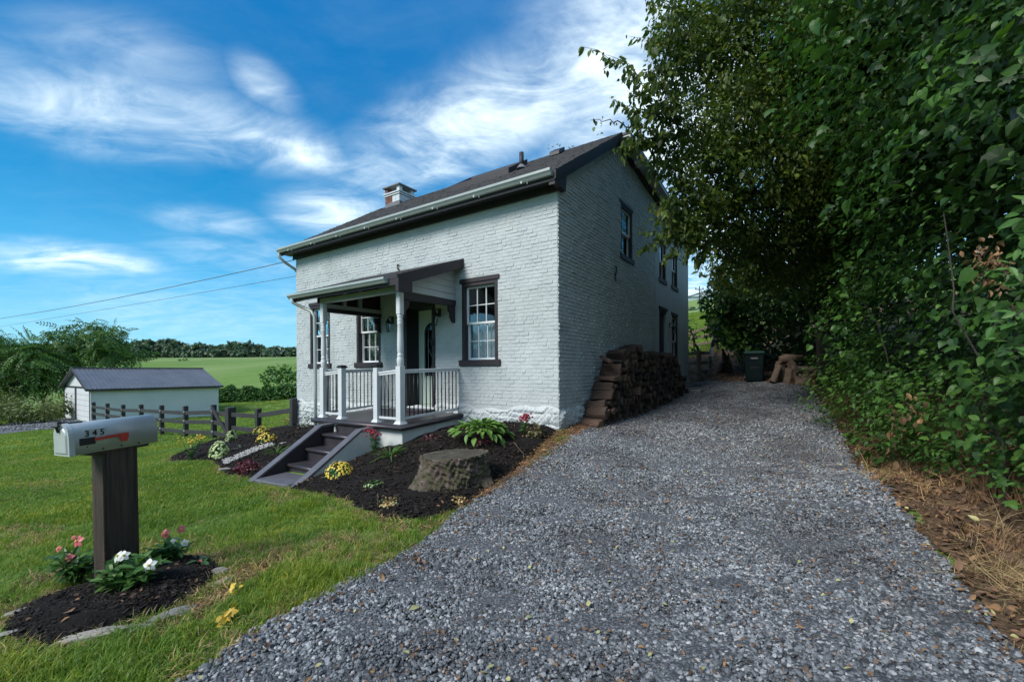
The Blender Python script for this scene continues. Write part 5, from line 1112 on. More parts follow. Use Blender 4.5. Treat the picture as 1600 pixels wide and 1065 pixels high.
# ---- edging stones of the mailbox bed
for px, py, s, fl, rz_, lb in ((153, 996, .17, .22, .5, 'long pale flat stone at the near edge of the mailbox bed'), (268, 964, .13, .22, .9, 'grey flat stone half buried at the right near edge of the mailbox bed'), (218, 985, .09, .2, .7, 'narrow grey stone between the two flat stones by the mailbox bed'),
        (345, 897, .07, .7, .3, 'rough pale lump of rock at the right end of the mailbox bed'), (350, 912, .06, .5, 1.2, 'small crumbly stone below the pale lump of rock'), (310, 877, .11, .3, 0, 'pale stone at the far edge of the mailbox bed behind the pink blossom'), (45, 958, .14, .25, .6, 'pale stone at the left edge of the mailbox bed'), (20, 994, .08, .3, .2, 'small stone at the left tip of the mailbox bed')):
    p = G(px, py); o = rock_mb(px, fl, .22, 2).build('edging_stone', M['stone'], None, smooth=False); o.location = (p.x, p.y, p.z+.02); o.rotation_euler = (0, 0, rz_); o.scale = (s, s*.55, s*.8); tag(o, lb, 'stone', 'edging stones round the mailbox bed')

# ================================================================== VEGETATION
T_leaf = lambda nm, mat, kinds: templates(nm, kinds, mat)
OV = [leaf_mb(.46, 1, .25, .12), leaf_mb(.52, 1, .1, .3), leaf_mb(.42, 1, .4, .05), leaf_mb(.5, 1, .2, -.1)]
HT = [leaf_mb(.85, 1, .2, .2, 'heart'), leaf_mb(.78, 1, .1, .35, 'heart'), leaf_mb(.9, 1, .3, .1, 'heart'), lobed_mb(.25)]
SP = [leaf_mb(.62, 1, .25, .2), leaf_mb(.7, 1, .1, .3), lobed_mb(.15), leaf_mb(.55, 1, .4, .1)]
def frond_mb(nl=8, seed=0, w=.10, ll=.24):
    r = random.Random(seed); mb = MB()
    for k in range(nl):
        t = (k+1)/(nl+.5); z = -.35*t*t
        for s in (-1, 1):
            l = ll*(1-.5*abs(t-.45)); a = R(r.uniform(50, 72)); dx, dy = s*math.sin(a)*l, math.cos(a)*l; px_, py_ = -dy/l*w/2, dx/l*w/2
            mb.add([(0, t, z), (dx*.5+px_, t+dy*.5+py_, z-.02), (dx, t+dy, z-.08*r.random()-.03), (dx*.5-px_, t+dy*.5-py_, z-.02)], [(0, 1, 2, 3)])
    mb.add([(0, 1, -.35), (.05, 1.1, -.4), (0, 1.22, -.5), (-.05, 1.1, -.4)], [(0, 1, 2, 3)])
    mb.add([(-.008, 0, 0), (.008, 0, 0), (.004, 1, -.35), (-.004, 1, -.35)], [(0, 1, 2, 3)]); return mb
FR = [frond_mb(7, 1), frond_mb(8, 2), frond_mb(6, 3)]
TL_weed = templates('weed_leaf', [leaf_mb(.3, 1, .3, .2), leaf_mb(.4, 1, .2, .3)], M['weed']); TL_canopy = templates('canopy_leaf', OV, M['leaf_canopy']); TL_vine = templates('vine_leaf', HT, M['leaf_vine']); TL_dark = templates('shade_toned_leaf', SP, M['leaf_dark'])
TL_bright = templates('bright_leaf', SP, M['leaf_bright']); TL_wal = templates('sumac_frond', FR, M['walnut']); TL_far = templates('wood_leaf', SP, M['haze_wood'])
TL_dry = templates('dry_leaf', [leaf_mb(.5, 1, .5, .3), leaf_mb(.6, 1, .3, -.3), leaf_mb(.4, 1, .7, .4)], M['leaf_dry']); TL_hedge = templates('hedge_leaf', SP, M['greenplant'])

def blob_points(B, dens, fill=.55, clump=.55, cs=2.6, seed=1):
    """leaf points through the outer part of ellipsoids; B rows: centre xyz, radius, flattening, weight"""
    Ps, Ns = [], []
    for (c, r_, fl, w) in B:
        n = int(dens*w*r_*r_); d = rng.normal(size=(n, 3)); d /= np.linalg.norm(d, axis=1, keepdims=True)
        rad = r_*(fill+(1.08-fill)*rng.random(n)**.6); P = np.array(c)+d*rad[:, None]*np.array([1, 1, fl]); Ps.append(P); Ns.append(d)
    P = np.concatenate(Ps); Nn = np.concatenate(Ns)
    s = sines(P, cs, seed, 9)+.5*sines(P, cs*2.7, seed+5, 9); k = s > -1.3+clump*1.5*rng.random(len(P))
    return P[k], Nn[k]
def put_leaves(name, T, P, Nn, size, parent, up=.5, jit=.55, droop=.6, svar=.3, **kw):
    n = len(P); nr = Nn*.6+np.array([0, 0, up])+rng.normal(0, jit, (n, 3)); tip = Nn*.5+np.array([0, 0, -droop])+rng.normal(0, .6, (n, 3))
    return scatter(name, T, P, orient(nr, tip), size*rng.lognormal(0, svar, n), parent, **kw)
def bl(px, py, Y, rp, fl=.85, w=1.0):
    p = at(px, py, Y); return (tuple(p), rp*Y/F, fl, w)
def thin(P, Nn, px, py, rx, ry, keep, ymax=99):
    """a shaded hollow in the leaf wall: most outer leaves missing round one place"""
    X = 800+F*P[:, 0]/np.maximum(P[:, 1], .1); Y = H0-F*(P[:, 2]-CZ)/np.maximum(P[:, 1], .1)
    e = np.sqrt(((X-px)/rx)**2+((Y-py)/ry)**2)+.22*sines(P, 4.5, 77); k = (e > 1) | (rng.random(len(P)) < keep) | (P[:, 1] > ymax); return P[k], Nn[k]
def local(P, o): return P-np.array(o.location)
def branch(mb, a, b, r0, r1, seed, sag=.1, n=8):
    r = random.Random(seed); a = Vector(a); b = Vector(b); L_ = (b-a).length; P = []; off = Vector((0, 0, 0))
    for i in range(n+1):
        t = i/n; P.append(a.lerp(b, t)+Vector((r.gauss(0, .025), r.gauss(0, .025), r.gauss(0, .025)))*L_*(t > 0)*(t < 1)+Vector((0, 0, sag*L_*math.sin(math.pi*t))))
    mb.tube(P, [r0+(r1-r0)*i/n for i in range(n+1)], 7); return P
def spray(leafs, mb, a, b, seed, spacing=.05, size=.085, side=.35, nside=7):
    """a twig from a to b with side twigs, leaves hanging alternately"""
    r = random.Random(seed); P = branch(mb, a, b, .012, .003, seed, .08, 9)
    segs = [P]
    for k in range(nside):
        i = 1+int(r.random()*(len(P)-2)); o = P[i]; d = (P[-1]-P[0]).normalized(); q_ = d*side*r.uniform(.4, 1.1)+Vector((r.gauss(0, .5), r.gauss(0, .5), r.uniform(-.6, .7)))*side
        segs.append(branch(mb, o, o+q_, .005, .002, seed*31+k, .03, 4))
    for S in segs:
        for i in range(len(S)-1):
            L_ = (S[i+1]-S[i]).length; m = max(1, int(L_/spacing))
            for j in range(m):
                if segs[0] is S and i < 2: continue
                p = S[i].lerp(S[i+1], (j+r.random())/m); leafs.append((p.x, p.y, p.z))

# ---- the tree that overhangs the drive
ot = thing('broadleaf_tree', 'olive green broadleaf tree arching over the drive with loose sprays towards the roof', 'tree')
tg = Vector((9.6, 13.5, h1(9.6, 13.5))); ot.location = tg
B = [bl(1075, 40, 8, 62), bl(1135, 20, 8.4, 80), bl(1120, 120, 8.2, 70), bl(1175, 90, 8.6, 90), bl(1100, 200, 8, 50), bl(1150, 190, 8.5, 80), bl(1110, 270, 8.2, 62), bl(1190, 270, 9, 90),
     bl(1085, 325, 8.4, 45), bl(1130, 345, 9, 60), bl(1200, 350, 9.6, 80), bl(1240, 60, 9, 110), bl(1300, 120, 9.5, 120), bl(1270, 230, 9.5, 110), bl(1340, 250, 10, 110), bl(1075, 360, 8.2, 28), bl(1165, 410, 10.5, 55), bl(1230, 400, 11, 80),
     bl(1240, 150, 11, 130, .85, .35), bl(1330, 20, 10, 130, .85, .5), bl(1420, 80, 10, 140, .85, .5), bl(1120, -60, 8.5, 110, .85, .35), bl(1280, -80, 9, 160, .85, .25), bl(1300, 330, 10.5, 90), bl(1045, 250, 8.2, 28, .8, .8), bl(1055, 110, 8, 32, .9, .7), bl(1050, 180, 7.9, 36, .9, .8)]
P, Nn = blob_points(B, 4900, .35, .62, 3.4, 3)
put_leaves('foliage', TL_canopy, local(P, ot), Nn, .079, ot, up=.25, droop=1.0)
crown = at(1290, 330, 12.0)
limbs = [((1290, 330, 12), (1180, 305, 9.5)), ((1180, 305, 9.5), (1065, 285, 8.2)), ((1290, 330, 12), (1200, 180, 9.5)), ((1200, 180, 9.5), (1090, 90, 8)), ((1200, 180, 9.5), (1140, 20, 8.2)), ((1290, 330, 12), (1190, 370, 10)), ((1190, 370, 10), (1085, 360, 8.3)), ((1290, 330, 12), (1380, 100, 10)), ((1180, 305, 9.5), (1090, 190, 8))]
mb2 = MB(); branch(mb2, Vector((0, 0, -.3)), crown-tg, .24, .15, 1, .02); mb2.build('trunk', M['trunk'], ot, smooth=True);
mbL = MB()
for k, (a, b) in enumerate(limbs): branch(mbL, at(*a)-tg, at(*b)-tg, .10 if a[0] > 1250 else .055, .05 if a[0] > 1250 else .02, 10+k, .03)
mbL.build('limbs', M['trunk'], ot, smooth=True)
leafs = []; tw = MB()
SPR = [((1075, 160, 8), (952, 96, 7.3)), ((1060, 175, 8), (975, 115, 7.2)), ((1070, 120, 8), (1012, 112, 7.4)), ((1075, 60, 8), (1022, 78, 7.4)), ((1070, 210, 8), (962, 165, 7.3)), ((1060, 225, 8), (985, 205, 7.4)), ((1075, 30, 8), (1012, 8, 7.5)), ((1080, 70, 8), (1035, 30, 7.4)),
       ((1070, 200, 8), (990, 140, 7.4)), ((1080, 260, 8.2), (1005, 225, 7.6)), ((1085, 300, 8.3), (1012, 270, 7.8)), ((1085, 320, 8.3), (1030, 318, 7.8)), ((1080, 345, 8.3), (1022, 385, 7.8)), ((1080, 350, 8.3), (1048, 405, 7.9)), ((1095, 360, 8.4), (1075, 398, 8)), ((1110, 370, 8.6), (1095, 412, 8.2)),
       ((1140, 385, 9), (1125, 440, 8.6)), ((1165, 400, 9), (1160, 455, 8.8)), ((1060, 140, 8), (1000, 150, 7.3)), ((1060, 260, 8), (1000, 250, 7.6)), ((1065, 190, 8), (1010, 175, 7.3)), ((1090, 0, 8), (1030, -30, 7.6)), ((1060, 100, 8), (1020, 50, 7.5)), ((1080, 330, 8.3), (1040, 345, 7.8)), ((1100, 340, 8.4), (1045, 372, 8)),
       ((1060, 230, 8), (985, 235, 7.5)), ((1065, 215, 8), (968, 228, 7.4))]
for k, (a, b) in enumerate(SPR): spray(leafs, tw, at(*a)-tg, at(*b)-tg, 100+k, .032, .085, .34, 9)
spray(leafs, tw, at(985, 200, 7.5)-tg, at(922, 188, 7.2)-tg, 200, .22, .085, .08, 2)
tw.build('twigs', M['trunk'], ot)
P = np.array(leafs)+rng.normal(0, .02, (len(leafs), 3)); Nn = rng.normal(size=P.shape)*np.array([1, 1, .4]); Nn /= np.linalg.norm(Nn, axis=1, keepdims=True)
n = len(P); tip = np.array([-.25, -.1, -1])+rng.normal(0, .35, (n, 3)); scatter('hanging_leaves', TL_canopy, P, orient(Nn, tip), .106*rng.lognormal(0, .25, n), ot)

# ---- dark trees closing the drive behind the bin
bt = thing('broadleaf_tree', 'dense dark green tree low over the bin and wood heap', 'tree'); bt.location = (10.0, 18.0, h1(10, 18))
B = [bl(1135, 470, 17, 38), bl(1165, 440, 16, 50), bl(1160, 500, 17, 45), bl(1205, 480, 16, 60), bl(1130, 520, 18, 26), bl(1215, 420, 14, 60), bl(1250, 470, 14.5, 60), bl(1285, 430, 13, 70), bl(1180, 545, 18, 32), bl(1235, 530, 17, 40), bl(1270, 520, 15.5, 45), bl(1310, 510, 14.5, 50),
     bl(1140, 430, 15, 30), bl(1200, 540, 19, 45), bl(1250, 560, 18, 40), bl(1290, 565, 16.5, 35), bl(1330, 440, 13, 80), bl(1120, 455, 17, 18)]
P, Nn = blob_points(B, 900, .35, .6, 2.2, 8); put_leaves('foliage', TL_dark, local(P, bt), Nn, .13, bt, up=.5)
P, Nn = blob_points([bl(1128, 480, 16.5, 30), bl(1150, 455, 16, 34), bl(1150, 520, 16.5, 28), bl(1120, 505, 17.5, 14), bl(1135, 500, 16.2, 26), bl(1165, 535, 16.5, 24)], 1100, .7, .5, 3, 9); put_leaves('sun_tinted_leaves', TL_bright, local(P, bt), Nn, .12, bt, up=.6)  # second set: sun on this side put into a brighter leaf colour
mb = MB(); o0 = Vector(bt.location)
for k, (a, b) in enumerate((((10, 18, -.3), (9.6, 17.5, 3)), ((9.6, 17.5, 3), (8.5, 16.5, 5)), ((9.6, 17.5, 2.6), (10, 15, 4.6)), ((9.0, 17.2, .5), (8.0, 16.8, 3.0)))):
    g0 = o0.z; branch(mb, Vector((a[0], a[1], g0+a[2]))-o0, Vector((b[0], b[1], g0+b[2]))-o0, .15, .07, 40+k)
mb.build('trunk', M['trunk'], bt, smooth=True)

# ---- vine thicket along the right of the drive
vt = thing('vine_thicket', 'wall of big heart shaped vine leaves climbing the bank right of the drive', 'vines')
base = [(5.6, -1.5), (4.9, 1.0), (4.35, 2.6)]+[xy(G(*p)) for p in ((1600, 838), (1520, 800), (1440, 765), (1388, 722), (1358, 685), (1354, 650), (1352, 620), (1348, 598))]
base = [(x+.25, y) for x, y in base]
base = base+[(base[-1][0]+1.2, base[-1][1]+2.0), (base[-1][0]+1.2, base[-1][1]+5.5)]
vt.location = (base[5][0], base[5][1], h1(*base[5]))
bc = np.array(base); sl_ = np.concatenate([[0], np.cumsum(np.hypot(*np.diff(bc, axis=0).T))]); Ltot = sl_[-1]
def vine_pts(n, hmax=7.5, dmin=0, dmax=1.0, seed=1, thr=-.2, hpow=1.0, noise=(1.3, 3.3)):
    s = rng.random(n)*Ltot; hh = hmax*rng.random(n)**hpow; X = np.interp(s, sl_, bc[:, 0]); Y = np.interp(s, sl_, bc[:, 1])
    tx = np.interp(s+.1, sl_, bc[:, 0])-np.interp(s-.1, sl_, bc[:, 0]); ty = np.interp(s+.1, sl_, bc[:, 1])-np.interp(s-.1, sl_, bc[:, 1]); tl = np.hypot(tx, ty)+1e-9; ox, oy = -ty/tl, tx/tl   # towards the drive
    q3 = np.stack([s, hh, np.zeros(n)], -1); bulge = .38*sines(q3, noise[0], seed)+.2*sines(q3, noise[1], seed+1)
    lean = .35*np.sin(np.clip(hh/2.2, 0, 1.57))+.0+np.clip(hh-2.8, 0, 9)*.22 - .35*np.clip(1-hh/.5, 0, 1)
    d = dmin+(dmax-dmin)*rng.random(n); out = lean+bulge-d
    keep = (bulge*1.6-d*.9+.9*rng.random(n)) > thr
    Z = hz(X+ox*out, Y+oy*out)+hh*(1)+.02
    P = np.stack([X+ox*out, Y+oy*out, Z], -1)[keep]; Nn = np.stack([ox, oy, np.full(n, .25)], -1)[keep]; return P, Nn, hh[keep], s[keep]
P, Nn, hh, s = vine_pts(38000, 7.5, 0, .8, 21, -.25); P, Nn = thin(P, Nn, 1500, 320, 120, 120, .25); P, Nn = thin(P, Nn, 1400, 520, 50, 70, .35); P, Nn = thin(P, Nn, 1500, 600, 60, 50, .35)
put_leaves('foliage', TL_vine, local(P, vt), Nn, .066, vt, up=.55, jit=.45, droop=.9, svar=.42)
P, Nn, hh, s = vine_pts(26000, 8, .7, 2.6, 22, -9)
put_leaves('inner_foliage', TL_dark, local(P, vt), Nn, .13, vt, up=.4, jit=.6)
P, Nn, hh, s = vine_pts(9000, 3.2, -.1, .5, 23, .1, 1.3)
put_leaves('bright_foliage', TL_bright, local(P, vt), Nn, .062, vt, up=.7, jit=.4)
P, Nn, hh, s = vine_pts(16000, 1.3, -.35, .5, 25, -.3, 1.3)
put_leaves('low_foliage', TL_bright, local(P, vt), Nn, .06, vt, up=.8, jit=.4)
# the largest leaves near the camera, one by one
P, Nn, hh, s = vine_pts(9000, 4.5, -.25, .25, 21, .0); 
inv = [(800+F*p[0]/p[1]) for p in P]; k = [i for i in range(len(P)) if P[i][1] > 1.6 and P[i][1] < 4.6 and 1330 < inv[i] < 1680]
k = [i for i in k if not (1400 < inv[i] < 1600 and 210 < H0-F*(P[i][2]-CZ)/P[i][1] < 430)]; k = sorted(k, key=lambda i: P[i][1])[:230]
lm = [mb_.mesh('vine_leaf', M['leaf_vine']) for mb_ in HT]; E_ = orient(Nn[k]*.6+np.array([0, 0, .5])+rng.normal(0, .35, (len(k), 3)), Nn[k]*.4+np.array([0, 0, -1])+rng.normal(0, .4, (len(k), 3)))
for j, i in enumerate(k):
    o = link(bpy.data.objects.new('leaf', lm[j % 4]), vt); o.location = Vector(P[i])-Vector(vt.location); o.rotation_euler = E_[j]; sc_ = .10*rnd.uniform(.7, 1.35); o.scale = (sc_,)*3
mb = MB()
for kk in range(5):
    s0 = rnd.uniform(1, Ltot-3); x, y = np.interp(s0, sl_, bc[:, 0]), np.interp(s0, sl_, bc[:, 1]); z = h1(x, y); a = Vector((x, y, z))-Vector(vt.location); branch(mb, a, a+Vector((rnd.uniform(-.6, .2), rnd.uniform(-.6, .6), rnd.uniform(2, 5))), .010, .005, kk, .0, 9)
mb.build('vine_stem', M['trunk'], vt)
p = at(1545, 400, 3.6); P = np.array(p)+rng.normal(size=(110, 3))*np.array([.07, .08, .10]); P[:45] += np.array([.10, 0, -.16]); n = 110
scatter('withered_leaves', TL_dry, local(P, vt), orient(rng.normal(size=(n, 3)), np.array([0, 0, -1])+rng.normal(0, .5, (n, 3))), .055*rng.lognormal(0, .25, n), vt)
for (px, py, Y) in ((1430, 640, 5.2), (1400, 668, 5.6)):
    p = at(px, py, Y); P = np.array(p)+rng.normal(size=(26, 3))*np.array([.05, .05, .14]); scatter('withered_leaves', TL_dry, local(P, vt), orient(rng.normal(size=(26, 3)), np.array([0, 0, -1])+rng.normal(0, .2, (26, 3))), .09*rng.lognormal(0, .2, 26), vt)
# ---- tall tree above the vines
ut = thing('broadleaf_tree', 'tall shade tree above the vine wall filling the upper right sky', 'tree'); ut.location = (9.5, 8, h1(9.5, 8))
B = [bl(1480, 60, 8, 160), bl(1580, 140, 6.5, 150), bl(1400, 180, 9, 120), bl(1500, 220, 7.5, 130), bl(1600, 0, 7, 170), bl(1430, 300, 9, 110), bl(1350, 360, 10.5, 90), bl(1650, 260, 6, 130), bl(1480, -80, 8, 180), bl(1400, -40, 9, 150), bl(1560, 300, 7, 110), bl(1370, 100, 9.5, 110)]
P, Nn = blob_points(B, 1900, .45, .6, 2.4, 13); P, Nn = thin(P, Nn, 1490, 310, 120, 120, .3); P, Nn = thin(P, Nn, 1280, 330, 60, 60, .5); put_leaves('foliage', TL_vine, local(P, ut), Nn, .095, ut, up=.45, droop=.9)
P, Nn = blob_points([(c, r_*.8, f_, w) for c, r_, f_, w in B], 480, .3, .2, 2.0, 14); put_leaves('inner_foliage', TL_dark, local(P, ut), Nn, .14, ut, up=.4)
mb = MB(); branch(mb, Vector((0, 0, -.3)), Vector((-.5, -.8, 4.5)), .3, .2, 60, 0); branch(mb, Vector((-.5, -.8, 4.5)), Vector((-2.5, -2.0, 6.5)), .15, .06, 61); branch(mb, Vector((-.5, -.8, 4.5)), Vector((-2.0, 1.5, 7)), .15, .06, 62); mb.build('trunk', M['trunk'], ut, smooth=True)
# ---- shrubby edge tip on the far right
rt = thing('shrub', 'pale leaved shrub reaching in from the right edge above the withered leaves', 'shrub'); rt.location = (5.3, 2.9, h1(5.3, 2.9))
leafs = []; tw = MB(); o0 = Vector(rt.location)
for k, (a, b) in enumerate((((1680, 420, 3.3), (1590, 330, 3.2)), ((1680, 460, 3.3), (1570, 430, 3.2)), ((1690, 500, 3.3), (1560, 500, 3.1)), ((1690, 560, 3.3), (1575, 560, 3.1)), ((1690, 380, 3.3), (1590, 385, 3.2)))): spray(leafs, tw, at(*a)-o0, at(*b)-o0, 300+k, .035, .08, .16, 7)
tw.build('twigs', M['trunk'], rt); P = np.array(leafs); n = len(P); scatter('foliage', templates('shrub_leaf', OV, M['greenplant']), P, orient(np.array([-.4, -.5, .6])+rng.normal(0, .4, (n, 3)), np.array([-.6, 0, -.3])+rng.normal(0, .5, (n, 3))), .085*rng.lognormal(0, .25, n), rt)

# ---- left side trees, bushes, hedge
def simple_tree(label, x, y, B, dens, T, size, trunk_h, seed, name='sumac_tree', cat='tree', up=.7, group=None, tr=.12, fill=.3, clump=.6, cs=1.2, droop=.35):
    t = thing(name, label, cat, (x, y, h1(x, y)), 0, group)
    P, Nn = blob_points(B, dens*.75, fill, clump, cs, seed); P[:, 2] = np.maximum(P[:, 2], hz(P[:, 0], P[:, 1])+.05); put_leaves('foliage', T, local(P, t), Nn, size, t, up=up, droop=droop)
    if trunk_h:
        mb = MB(); c = Vector((0, 0, -.3)); branch(mb, c, Vector((.1, 0, trunk_h*.5)), tr, tr*.7, seed, 0)
        for k, (cc, r_, f_, w) in enumerate(B[:7]): branch(mb, Vector((.1, 0, trunk_h*(.3+.06*k))), (Vector(cc)-Vector(t.location))*.9, tr*.5, tr*.15, seed*7+k, .05)
        mb.build('trunk', M['trunk'], t, smooth=True)
    return t
gx = at(125, 640, 37)
simple_tree('leafy sumac tree with open crown behind the garage roof', gx.x, gx.y, [bl(125, 515, 37, 20), bl(100, 530, 37, 24), bl(150, 522, 37, 22), bl(75, 540, 36, 26), bl(120, 555, 37, 30), bl(165, 545, 37, 22), bl(90, 575, 36, 28), bl(60, 590, 36, 30)], 90, TL_wal, .95, 4, 71, cs=1.6)
gx = at(178, 620, 39)
simple_tree('slim sumac tree with forked crown right of the open sumac', gx.x, gx.y, [bl(170, 513, 39, 16), bl(185, 530, 39, 18), bl(195, 550, 39, 18), bl(165, 540, 39, 20), bl(205, 556, 39, 10)], 85, TL_wal, .85, 4, 72, cs=1.8)
gx = at(20, 640, 34)
simple_tree('broad sumac tree at the left edge of the picture', gx.x, gx.y, [bl(10, 545, 34, 32), bl(40, 555, 34, 28), bl(-30, 540, 34, 40), bl(20, 585, 34, 34), bl(60, 565, 34, 22), bl(-20, 590, 34, 40), bl(-80, 550, 34, 45)], 90, TL_wal, .95, 4, 73, cs=1.6)
for i, (px, py, Y, rp, lb) in enumerate(((25, 640, 29, 24, 'weedy yellow green bush beside the gravel lane at the left edge'), (62, 640, 29.5, 22, 'weedy bush in the middle of the row beside the gravel lane'), (92, 632, 31, 20, 'weedy bush next to the garage doors'), (-25, 645, 28.5, 30, 'weedy bush just outside the left picture edge'), (5, 622, 31, 24, 'taller reedy bush behind the weedy bush at the left edge'))):
    g = at(px, py, Y); simple_tree(lb, g.x, g.y, [bl(px, py-2, Y, rp, .8), bl(px-8, py+8, Y, rp*.8, .8), bl(px+10, py+6, Y, rp*.8, .7)], 480, TL_weed, .22, 0, 80+i, 'bush', 'bush', group='bushes beside the gravel lane', cs=3)
hd = thing('hedge', 'long low vine covered hedge behind the garage at the field edge', 'hedge')
ha, hb_ = at(325, 628, 41.5), at(480, 618, 45); hd.location = (ha.x, ha.y, h1(ha.x, ha.y))
t = rng.random(15000); X = ha.x+(hb_.x-ha.x)*t*1.15; Y = ha.y+(hb_.y-ha.y)*t*1.15; hh = rng.random(15000)**.8; d = rng.uniform(-1, 1, 15000); tp = 1.35+.15*np.sin(t*40)+.1*sines(np.stack([t*20, d], -1), 2, 1)
prof = np.sqrt(np.clip(1-(hh)**3, 0, 1)); P = np.stack([X, Y+d*.7*prof, hz(X, Y)+hh*tp], -1); Nn = np.stack([0*X, np.sign(d)*prof, hh], -1); put_leaves('foliage', TL_hedge, local(P, hd), Nn, .17, hd, up=.3)
g = at(440, 596, 50); simple_tree('rounded dark green shrub beyond the hedge next to the house corner', g.x, g.y, [bl(440, 585, 50, 18), bl(420, 590, 50, 12), bl(462, 580, 50, 20), bl(425, 580, 50, 10)], 160, TL_hedge, .35, 1, 91, 'shrub', 'shrub', cs=1.2)
g = at(286, 566, 180); simple_tree('small pale green tree alone in the far field above the garage roof', g.x, g.y, [bl(286, 563, 180, 5), bl(282, 567, 180, 5), bl(292, 567, 180, 5)], 8, TL_bright, 1.1, 2, 92, 'young_tree', 'tree', cs=.5)
# far wood
wd = []
for k in range(120):
    px = -140+k*5.6+rnd.uniform(-3, 3); Y = rnd.uniform(255, 300); top = np.interp(px, [-140, 0, 200, 240, 262, 290, 310, 340, 380, 420, 470, 540], [540, 540, 536, 531, 530, 538, 537, 541, 533, 542, 545, 545])+rnd.uniform(-2, 4); yb = 558
    r_ = (yb-top)/2; wd.append(bl(px, (top+yb)/2, Y, r_*.95, 1.0)); wd.append(bl(px+3, yb-5, Y-8, 6, 1))
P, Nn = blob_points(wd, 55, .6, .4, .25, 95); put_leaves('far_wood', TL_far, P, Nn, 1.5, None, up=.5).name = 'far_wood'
# woods on the slope behind the viewer and beyond the road, seen mirrored in the panes
wd = []
for k in range(50):
    a = R(118+k*3.3+rnd.uniform(-1, 1)); d_ = rnd.uniform(62, 80); x_, y_ = math.sin(a)*d_, math.cos(a)*d_; r_ = rnd.uniform(4, 6.5); z_ = h1(x_, y_); wd.append(((x_, y_, z_+r_*.9), r_, 1.0, 1)); wd.append(((x_*1.06, y_*1.06, z_+r_*1.9), r_*.8, 1.0, 1))
P, Nn = blob_points(wd, 12, .6, .4, .25, 96); put_leaves('wood_beyond_road', TL_far, P, Nn, 1.5, None, up=.5)
# hedgerow, barn and pole on the hill behind the house
wd = [bl(1060+k*9, 489+rnd.uniform(-2, 2), 95+rnd.uniform(-4, 4), 9+rnd.uniform(-2, 3), .8) for k in range(12)]
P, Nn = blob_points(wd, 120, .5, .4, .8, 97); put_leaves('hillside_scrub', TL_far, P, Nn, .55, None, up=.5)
bp_ = at(1098, 466, 170); bn2 = thing('barn', 'long pale metal barn with low gable on the hilltop behind the house', 'barn', (bp_.x, bp_.y, bp_.z-1.5))
MB().box(-5.5, 9, 0, 12, -2, 2.2).build('wall', M['barn'], bn2)
MB().add([(-6, -.5, 2.1), (9.5, -.5, 2.1), (1.6, -.5, 4.4), (-6, 12.5, 2.1), (9.5, 12.5, 2.1), (1.6, 12.5, 4.4)], [(0, 1, 2), (3, 5, 4), (0, 2, 5, 3), (1, 4, 5, 2)]).build('roof', M['barn'], bn2)
MB().beam((-6, -.55, 2.1), (1.6, -.55, 4.4), .1, .35).beam((9.5, -.55, 2.1), (1.6, -.55, 4.4), .1, .35).build('rake_trim', M['metalroof'], bn2)
pp = at(1093, 478, 110); pz = h1(pp.x, pp.y); t = thing('thin_upright', 'thin dark bare upright built as a utility pole on the hill in front of the pale barn', 'pole', (pp.x, pp.y, pz)); ph = at(1093, 447, 110).z-pz  # thin upright of unclear kind, its pole form made up
MB().tube([(0, 0, -.5), (0, 0, ph)], [.18, .12], 8).build('pole', M['trunk'], t); MB().beam((-1.1, 0, ph-.8), (1.1, 0, ph-.8), .15, .18).beam((-.8, 0, ph-1.9), (.8, 0, ph-1.9), .15, .15).build('crossarm', M['trunk'], t)
MB().tube([(-.9, 0, ph-.7), (-.9, 0, ph-.3)], .12, 6).tube([(.9, 0, ph-.7), (.9, 0, ph-.3)], .12, 6).build('insulator', M['flash'], t)
# trees rising behind the roof ridge and rear eave
g = HW(5, 16); simple_tree('thin crowned tree whose tips show above the roof ridge', g.x, g.y, [(tuple(at(872, 236, 24)), .65, .9, .8), (tuple(at(936, 210, 24)), .55, .9, .8), (tuple(at(905, 262, 24)), 1.2, .8, 1), (tuple(at(960, 250, 24)), 1.2, .8, 1), (tuple(at(925, 290, 24)), 2, .8, 1)], 150, TL_bright, .14, 5, 99, 'broadleaf_tree', cs=3, fill=.1, clump=.9)
g = at(1085, 560, 20); simple_tree('green bush behind the rear corner of the house beside the brown fence', g.x+.1, g.y, [bl(1078, 508, 20, 11), bl(1082, 525, 20, 12), bl(1075, 540, 20, 12)], 600, TL_bright, .13, 1, 101, 'bush', 'bush', cs=4)

# ================================================================== GROUND COVER
STEPS = [xy(HW(2.2, .2)), xy(HW(2.2, -1.8)), xy(HW(3.03, -1.8)), xy(HW(3.03, -3.36)), xy(HW(3.2, -3.4)), xy(HW(4.31, -3.4)), xy(HW(4.47, -3.3)), xy(HW(4.47, -1.8)), xy(HW(5.1, -1.8)), xy(HW(5.2, .2))]
HOUSEP = [xy(HW(0, 0)), xy(HW(LEN, 0)), xy(HW(LEN, DEP)), xy(HW(0, DEP))]
GARP = [(lambda v: (v.x, v.y))(Vector(garage.location)+Vector(gp(a, b, 0))) for a, b in ((0, 0), (GWd, 0), (GWd, GLn), (0, GLn))]
TUF = templates('grass_tuft', [tuft_mb(16, .085, .0055, .07, .75, s) for s in range(5)], M['grass'])
TUF2 = templates('coarse_grass_tuft', [tuft_mb(22, .10, .012, .16, .6, 20+s) for s in range(4)], M['grass'])
DRYT = templates('dry_grass_tuft', [tuft_mb(14, .09, .005, .07, 1.1, 40+s) for s in range(4)], M['drygrass'])
def off_lawn(x, y):
    k = np.zeros(x.shape, bool)
    for p in (DRIVE, BED, LBED, MBED, LANE, STEPS, HOUSEP, GARP, RIGHT): k |= inpoly(x, y, p)
    return k
